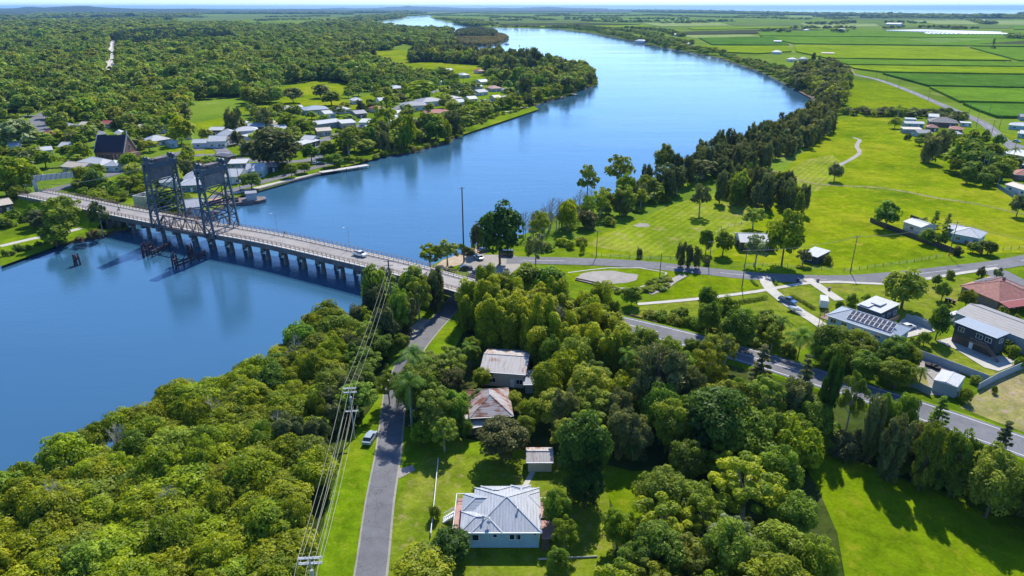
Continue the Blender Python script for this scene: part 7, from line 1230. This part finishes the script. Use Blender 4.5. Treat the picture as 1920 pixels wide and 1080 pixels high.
# ---------------------------------------------------------------- groves: every tree its own object
def px_clear(X, Y, polys=None):
    px, py = to_px(X, Y); k = np.ones(len(X), bool)
    for c in (polys if polys is not None else CLEAR): k &= ~pip(px, py, c)
    return k
def short_name(lb):
    w_ = lb.split(); cut = ('in', 'with', 'beside', 'behind', 'by', 'at', 'above', 'below', 'beyond', 'of', 'left', 'right', 'next', 'under', 'on', 'among', 'near', 'facing', 'seen', 'between', 'running', 'standing', 'closest', 'over', 'cut', 'joined')
    allb = [e_['label'] for e_ in HOUSES]
    for k in range(3, len(w_)):
        if w_[k] in cut and sum(l.startswith(' '.join(w_[:k]) + ' ') for l in allb) == 1 and k <= 9: return ' '.join(w_[:k])
    return ' '.join(w_[:10]) if len(w_) <= 10 else None
USED = {}
WORD = {'broad': 'rounded', 'wood': 'olive', 'gum': 'open crowned', 'oak': 'dark feathery', 'bright': 'bright green', None: 'leafy', 'grey': 'silvery', 'column': 'golden'}
ORD = ['', 'second ', 'third ', 'fourth ', 'fifth ', 'sixth ', 'seventh ', 'eighth ', 'ninth ']
def near_label(X, Y, mat):
    c_ = sorted(HOUSES, key=lambda e_: (e_.location.x - X) ** 2 + (e_.location.y - Y) ** 2)
    for e_ in c_[:6]:
        sn = short_name(e_['label'])
        if sn is None: continue
        px, py = to_px(X, Y); hx, hy = to_px(e_.location.x + 5, e_.location.y + 4); dx, dy = px - hx, (py - hy) * 2.4
        rel = ('right of' if dx > 0 else 'left of') if abs(dx) > abs(dy) else ('in front of' if dy > 0 else 'behind')
        b = WORD.get(mat, 'green') + ' tree ' + rel + ' the ' + sn; n = USED.get(b, 0)
        if n < 9 and len(b.split()) <= 15: USED[b] = n + 1; return ORD[n] + b
    return None
def grove(kinds, outline, zc, sp, r, h, label, group, seed, avoid=True, limit=None, river=True, clear=None, ground_px=False, nm=None, near=False, place=None):
    X, Y = scatter([(q.x, q.y) for q in GL(outline)] if ground_px else crown_region(outline, zc), sp, seed); k = px_clear(X, Y, clear)
    if river: k &= ~in_river(X, Y)
    ox = [p[0] for p in outline]; oy = [p[1] for p in outline]
    def gpl(x, y, lb):
        px, py = to_px(x, y, zc); a = (px - min(ox)) / (max(ox) - min(ox)); b_ = (py - min(oy)) / (max(oy) - min(oy)); w_ = ' '.join(lb.split()[:11]); return w_ + ', ' + ('back' if b_ < .36 else 'middle' if b_ < .68 else 'front') + ' ' + ('left' if a < .25 else 'centre left' if a < .5 else 'centre right' if a < .75 else 'right')
    if place is None and not near: place = gpl
    if avoid and tree_log:
        tl = np.array(tree_log); d = np.hypot(X[:, None] - tl[None, :, 0], Y[:, None] - tl[None, :, 1]); k &= (d > (tl[None, :, 2] * .75 + r * .35)).all(1)
    X, Y = X[k], Y[k]; g = np.random.default_rng(seed)
    ks = [q[0] for q in kinds]; ms = [q[1] for q in kinds]; w = np.array([q[2] for q in kinds], float); w /= w.sum(); n0 = len(tree_log)
    for x, y in zip(X, Y):
        i = g.choice(len(ks), p=w); s_ = math.exp(g.normal(0, .16)); lb = (near_label(float(x), float(y), ms[i]) if near else None) or (place(float(x), float(y), label) if place else label); tree(ks[i], float(x), float(y), r * s_, h * math.exp(g.normal(0, .14)), lb, group, ms[i], name=nm)
    print('grove', group, len(X)); return len(X)
def edge_dist(x, y, line): return min((p.x - x) ** 2 + (p.y - y) ** 2 for p in line) ** .5
RB = smooth_line(GL(RIGHT_BANK[12:]), 6)
def mplace(x, y, lb):
    px, py = to_px(x, y, 5); d = edge_dist(x, y, RB)
    if d < 8: return 'mangrove at the water edge, ' + ('towards the lower left corner' if px < 200 else 'midway along the forest' if px < 430 else 'nearest the bridge')
    if px > 500: return 'mangrove at the lane side of the forest, ' + ('beside the power poles' if py > 760 else 'towards the bridge')
    return 'mangrove deep inside the forest, ' + ('in the lower left corner' if px < 180 else 'at the bottom edge' if py > 960 else 'in its middle')
def oplace(x, y, lb):
    px, py = to_px(x, y, 7); d = edge_dist(x, y, RB); return 'dark casuarina ' + ('on the river side' if d < 16 else 'on the meadow side') + ' of the bank belt, ' + ('near end' if px < 1340 else 'middle stretch' if px < 1450 else 'far end')
LANE_CLEAR = [(735, 1090), (655, 1090), (690, 900), (715, 830), (724, 760), (735, 700), (770, 640), (835, 570), (862, 575), (800, 660), (775, 720), (758, 800), (745, 880)]
VERGE_L = [(600, 1090), (625, 960), (648, 860), (668, 810), (700, 780), (715, 700), (740, 640), (770, 620), (780, 660), (750, 720), (740, 800), (720, 900), (690, 1090)]
NC = [LANE_CLEAR, VERGE_L, [(735, 1100), (740, 870), (800, 850), (870, 850), (960, 858), (1050, 880), (1050, 1100)], [(872, 850), (975, 850), (978, 755), (872, 765)], [(885, 770), (1015, 775), (1010, 685), (890, 685)]]
grove([('mangrove', None, .82), ('mangrove', 'gum', .11), ('mangrove', 'broad', .07)], [(-260, 1120), (-160, 1010), (0, 925), (90, 862), (180, 810), (260, 745), (330, 712), (400, 680), (470, 655), (540, 615), (600, 585), (650, 592), (640, 650), (618, 740), (590, 850), (572, 960), (560, 1120), (560, 1240), (-260, 1240)], 5.0, 4.55, 3.9, 7.2, 'olive green mangrove tree merging into the riverside forest at lower left', 'mangroves of the lower left riverside forest', 41, clear=NC, place=mplace)
grove([('broad', None, .5), ('gum', None, .5), ('oak', 'oak', .5), ('bush', 'bright', .35)], [(610, 660), (655, 592), (700, 570), (722, 600), (715, 680), (680, 740), (640, 780), (600, 860), (585, 900)], 4.5, 5.2, 3.6, 7.5, 'mixed green tree in the belt between mangroves and lane', 'mixed trees between mangroves and lane', 42, clear=NC)
grove([('gum', 'gum', .4), ('oak', 'oak', .6), ('broad', 'gum', .3)], [(660, 545), (690, 520), (740, 518), (800, 512), (822, 540), (815, 580), (790, 600), (740, 625), (690, 600)], 7, 5.6, 4.0, 12.5, 'tall dusky gum or casuarina in the group at the near bridge end', 'dusky trees at the near bridge end', 43, clear=[LANE_CLEAR, [(835, 590), (880, 590), (880, 500), (800, 480), (600, 470), (600, 500)]])
grove([('mangrove', 'gum', .6), ('gum', None, .4)], [(600, 600), (660, 540), (700, 545), (680, 600), (640, 640)], 5, 5, 3.6, 7, 'loose olive tree on the bank below the tall power pole', 'olive trees below the tall power pole', 44, clear=NC)
grove([('column', None, 1)], [(872, 558), (905, 543), (960, 550), (1010, 558), (1060, 570), (1110, 574), (1150, 582), (1180, 598), (1180, 640), (1150, 660), (1090, 650), (1010, 640), (940, 620), (880, 600)], 7.5, 4.5, 3.1, 12.8, 'tall golden topped columnar tree in the dense block behind the lane', 'columnar trees behind the lane', 45, clear=[LANE_CLEAR])
grove([('broad', 'broad', .6), ('broad', 'gum', .25), ('gum', 'gum', .35), ('oak', 'oak', .25), ('bush', 'bright', .25)], [(775, 690), (800, 660), (860, 640), (1010, 670), (1110, 680), (1180, 660), (1260, 665), (1340, 690), (1420, 730), (1500, 765), (1530, 785), (1500, 830), (1400, 870), (1290, 845), (1200, 822), (1130, 830), (1040, 835), (980, 820), (830, 790), (780, 790)], 5, 6.0, 4.2, 10, 'mixed green tree in the garden thicket between lane and highway', 'trees of the central garden thicket', 46, nm='thicket_tree', near=True, clear=NC + [[(1190, 590), (1300, 620), (1500, 680), (1700, 745), (1920, 820), (1920, 860), (1700, 775), (1500, 712), (1300, 652), (1180, 620)]])
grove([('broad', 'gum', .4), ('broad', 'broad', .3), ('gum', 'column', .4), ('gum', 'grey', .15), ('broad', 'bright', .25)], [(1130, 960), (1200, 920), (1300, 880), (1420, 850), (1480, 880), (1510, 960), (1555, 1080), (1560, 1240), (1100, 1240), (1110, 1010)], 5, 5.8, 4.2, 9.5, 'mixed green tree in the thicket bordering the lower right lawn', 'trees of the lower right thicket', 47, nm='thicket_tree', clear=NC + [[(1130, 975), (1200, 990), (1230, 905), (1150, 900)]])
grove([('gum', 'gum', .35), ('oak', 'oak', .5), ('broad', 'broad', .5), ('broad', 'gum', .4)], [(1490, 762), (1560, 772), (1640, 800), (1740, 832), (1830, 866), (1940, 910), (2040, 960), (2040, 1000), (1920, 935), (1800, 880), (1700, 840), (1600, 800), (1500, 790)], 5.5, 4.9, 4.1, 10.5, 'dark tree in the row between highway and open lawn', 'trees between highway and open lawn', 48, clear=[[(1480, 840), (1560, 838), (1720, 900), (1920, 985), (1920, 1100), (1500, 1100)], [(1290, 620), (1500, 672), (1700, 735), (1920, 815), (2100, 880), (2100, 920), (1920, 862), (1700, 778), (1500, 718)]])
grove([('broad', 'bright', .5), ('broad', 'broad', .5)], [(1530, 640), (1560, 625), (1640, 645), (1700, 670), (1700, 720), (1600, 700), (1540, 680)], 4, 5, 3.6, 7.5, 'leafy green tree in the hedge screening the solar house', 'trees screening the solar house', 49, clear=[[(1700, 650), (1800, 680), (1800, 750), (1700, 720)], [(1290, 620), (1500, 680), (1700, 745), (1920, 815), (1920, 850), (1700, 765), (1500, 705)]])
grove([('bush', 'bright', 1), ('bush', 'broad', .6)], [(1200, 590), (1290, 600), (1400, 640), (1500, 672), (1560, 700), (1700, 742), (1700, 752), (1500, 690), (1290, 620), (1200, 598)], 0, 3.8, 2.4, 2.8, 'low scrubby bush on the highway verge', 'bushes along the highway verge', 50, ground_px=True, clear=[])
grove([('bush', 'bright', 1), ('bush', 'gum', .6)], [(1160, 552), (1250, 545), (1255, 520), (1232, 520), (1200, 540), (1150, 548)], 0, 2.6, 1.5, 1.3, 'tuft of tall grass along the drain bank', 'grass tufts along the drain', 51, ground_px=True, clear=[])
grove([('broad', 'broad', 1), ('broad', 'bright', .6)], [(1320, 590), (1360, 600), (1480, 640), (1520, 690), (1450, 670), (1350, 640)], 0, 7, 3.6, 7.5, 'leafy tree between the sloping lawn and the highway', 'trees between sloping lawn and highway', 52, ground_px=True, clear=[[(1290, 625), (1500, 685), (1500, 715), (1290, 650)]])
grove([('bush', 'broad', 1), ('bush', 'gum', .6), ('bush', 'oak', .4)], [(1480, 790), (1560, 812), (1640, 838), (1740, 870), (1860, 915), (1960, 950), (1960, 985), (1860, 950), (1740, 905), (1620, 862), (1520, 850), (1470, 860), (1450, 820)], 0, 3.0, 2.6, 3.2, 'dense dark undergrowth bush beneath the tree row at the lawn edge', 'undergrowth along the open lawn', 66, ground_px=True, clear=[], avoid=False)
# hedge
def hedge(px, w_, h_, label, mt='broad', seed=1):
    P = GL(px); cen = []
    for a, b in zip(P[:-1], P[1:]):
        n = max(1, int((b - a).length / .6)); cen += [tuple(a.lerp(b, k / n) + Vector((0, 0, h_ * .5))) for k in range(n)]
    me = leaf_mesh('hedge', cen, np.array([[w_ * .6, w_ * .6, h_ * .55]] * len(cen)), 60, .16, np.full(len(cen), .4), L[mt], seed); tag(link('hedge', me), label, 'hedge')
hedge([(1360, 573), (1400, 567), (1438, 560)], 1.2, 1.3, 'long clipped hedge across the sloping lawn'); hedge([(1483, 556), (1505, 568), (1528, 582)], 1.0, 1.0, 'clipped hedge right of the curved driveway'); hedge([(1409, 527), (1415, 534), (1422, 538)], .8, .7, 'short curved hedge left of the driveway mouth'); hedge([(1452, 527), (1456, 536)], .8, .7, 'short hedge right of the driveway mouth')
# right river bank belt
grove([('oak', None, 1), ('gum', 'oak', .25)], [(1245, 330), (1290, 290), (1340, 275), (1400, 258), (1450, 235), (1500, 212), (1540, 195), (1565, 200), (1560, 235), (1510, 262), (1470, 282), (1440, 300), (1400, 310), (1340, 322), (1290, 345), (1240, 360)], 6, 8.6, 4.5, 11.5, 'dark casuarina in the belt along the near river bank', 'casuarinas along the near river bank', 53, river=False, place=oplace)
grove([('gum', 'gum', 1), ('broad', 'bright', .5), ('oak', None, .5)], [(1000, 440), (1050, 400), (1100, 372), (1180, 345), (1245, 325), (1260, 350), (1200, 375), (1120, 400), (1060, 425), (1010, 450)], 5, 8.5, 4, 10.5, 'mixed green tree on the bank between car park and casuarinas', 'mixed bank trees above the mown paddock', 54)
grove([('oak', None, 1), ('oak', 'gum', .3)], [(1345, 345), (1370, 325), (1440, 330), (1480, 345), (1515, 355), (1525, 385), (1480, 395), (1420, 370), (1350, 365)], 6, 7.8, 4, 12, 'dark casuarina in the grove in the middle of the meadow', 'casuarina grove in the meadow', 55)
grove([('oak', None, .6), ('gum', 'gum', .8), ('broad', 'oak', .8)], [(1475, 160), (1492, 128), (1530, 118), (1560, 118), (1590, 135), (1594, 165), (1570, 200), (1548, 215), (1535, 200), (1530, 180), (1500, 170)], 6, 10.5, 6, 13, 'grey green tree in the wood on the outside of the river bend', 'wood on the outside of the river bend', 56)
grove([('broad', 'oak', 1), ('bush', 'gum', .5)], [(1575, 211), (1700, 212), (1785, 216), (1812, 225), (1800, 230), (1700, 220), (1590, 219)], 0, 6.5, 3.6, 5, 'dark bushy tree in the hedge line across the fields', 'hedge line across the fields', 57, ground_px=True)
grove([('broad', 'broad', 1), ('oak', 'oak', .4), ('broad', 'bright', .3)], [(1770, 318), (1800, 300), (1850, 290), (1900, 300), (1905, 322), (1860, 340), (1800, 335)], 4, 8, 4.5, 9, 'dark garden tree in front of the bend houses', 'garden trees in front of the bend houses', 58, nm='garden_tree', near=True, clear=[[(1900, 330), (1950, 330), (1950, 400), (1880, 380)]])
grove([('broad', 'broad', 1), ('bush', 'bright', .6)], [(1690, 250), (1730, 262), (1800, 262), (1840, 255), (1860, 262), (1850, 275), (1760, 285), (1725, 275)], 0, 9, 3.2, 5.5, 'small garden tree around the bend houses', 'garden trees around the bend houses', 59, ground_px=True, nm='garden_tree', near=True)
grove([('bush', 'gum', 1), ('bush', 'bright', .6)], [(1010, 470), (1100, 445), (1150, 415), (1230, 372), (1280, 350), (1290, 360), (1200, 400), (1130, 435), (1080, 470), (1020, 480)], 0, 6.5, 2.4, 2.8, 'low bush along the bank edge of the mown paddock', 'bushes along the mown paddock', 60, ground_px=True)
# town gardens and woods close to the town
KT = [('broad', 'broad', .5), ('broad', 'wood', .5), ('gum', 'gum', .3), ('oak', 'oak', .2), ('broad', 'bright', .25), ('bush', 'bright', .12)]
TOWN = [(-120, 460), (0, 440), (100, 425), (225, 425), (225, 405), (300, 402), (385, 392), (455, 362), (520, 342), (600, 325), (660, 306), (715, 291), (760, 284), (845, 262), (866, 240), (930, 216), (1000, 196), (1060, 178), (1050, 160), (940, 152), (850, 155), (740, 150), (680, 165), (500, 210), (440, 195), (330, 208), (240, 215), (60, 232), (-120, 235)]
ROADC = [(40, 385), (60, 340), (300, 385), (330, 430), (200, 415)]
grove(KT, TOWN, 0, 16.3, 5.4, 8.5, 'green garden tree among the houses of the river town', 'garden trees of the river town', 61, ground_px=True, nm='garden_tree', near=True, clear=CLEAR + [ROADC, [(590, 330), (700, 305), (700, 325), (600, 340)]])
grove([('broad', 'broad', .5), ('gum', 'gum', .4), ('oak', 'oak', .5), ('mangrove', None, .4)], [(640, 305), (715, 288), (760, 282), (845, 262), (866, 246), (860, 236), (840, 245), (760, 262), (700, 272), (645, 290)], 0, 7.8, 5.2, 13.5, 'riverside tree on the town bank below the school', 'riverside trees below the school', 62, ground_px=True, nm='riverside_tree', near=True, clear=[])
grove([('broad', 'bright', .5), ('gum', 'gum', .5), ('mangrove', None, .5)], [(868, 238), (905, 224), (930, 214), (1000, 193), (1060, 176), (1110, 158), (1105, 152), (1050, 165), (1000, 182), (930, 204), (905, 212), (868, 228)], 0, 9.5, 5.0, 9, 'riverside tree along the bank below the point houses', 'riverside trees below the point houses', 63, ground_px=True, nm='riverside_tree', near=True, clear=[])
grove([('bush', 'bright', 1), ('bush', 'broad', 1), ('broad', 'bright', .4)], [(130, 372), (150, 350), (220, 340), (290, 330), (320, 345), (300, 360), (250, 370), (245, 385), (180, 380)], 0, 7.5, 4.0, 4.0, 'low bright bush on the slope beside the bridge approach', 'bushes beside the bridge approach', 64, ground_px=True, clear=[])
grove([('bush', 'gum', 1), ('bush', 'bright', .5)], [(-60, 440), (0, 430), (80, 420), (90, 400), (60, 395), (0, 410), (-60, 420)], 0, 8, 3.2, 3, 'garden shrub on the near town bank', 'garden shrubs on the near town bank', 65, ground_px=True, clear=[])
# nearer woodland behind the town, too dense to count, as one object
X, Y = scatter([(q.x, q.y) for q in GL([(-160, 250), (-160, 205), (60, 205), (160, 195), (240, 185), (330, 195), (440, 190), (500, 165), (620, 150), (760, 140), (860, 150), (850, 165), (740, 178), (690, 172), (640, 180), (500, 212), (440, 212), (350, 228), (300, 262), (240, 250), (190, 228), (60, 240)])], 8.5, 71)
k = px_clear(X, Y) & ~in_river(X, Y); X, Y = X[k], Y[k]; tl = np.array(tree_log); d = np.hypot(X[:, None] - tl[None, :, 0], Y[:, None] - tl[None, :, 1]); k = (d > 7).all(1); X, Y = X[k], Y[k]
stuff_forest('forest', 'dense green woodland closing in behind the town houses', X, Y, g0.uniform(4.5, 7, len(X)), g0.uniform(9, 15, len(X)), KW + [('broad', 'bright', .12)], 72, 2)
# ---------------------------------------------------------------- air
hm = MB(); hm.box((7500, 21200, 76), (107000, 49600, 162)); hz = None
mt, nt, o_ = newmat('haze'); pv = N(nt, 'ShaderNodeVolumePrincipled', inp={'Density': 3.8e-5, 'Anisotropy': 0.0}); pv.inputs['Color'].default_value = (.3, .62, 1, 1); nt.links.new(pv.outputs[0], o_.inputs['Volume'])
hz = hm.build('haze', mt); tag(hz, 'thin blue haze over the far plain', kind='stuff')
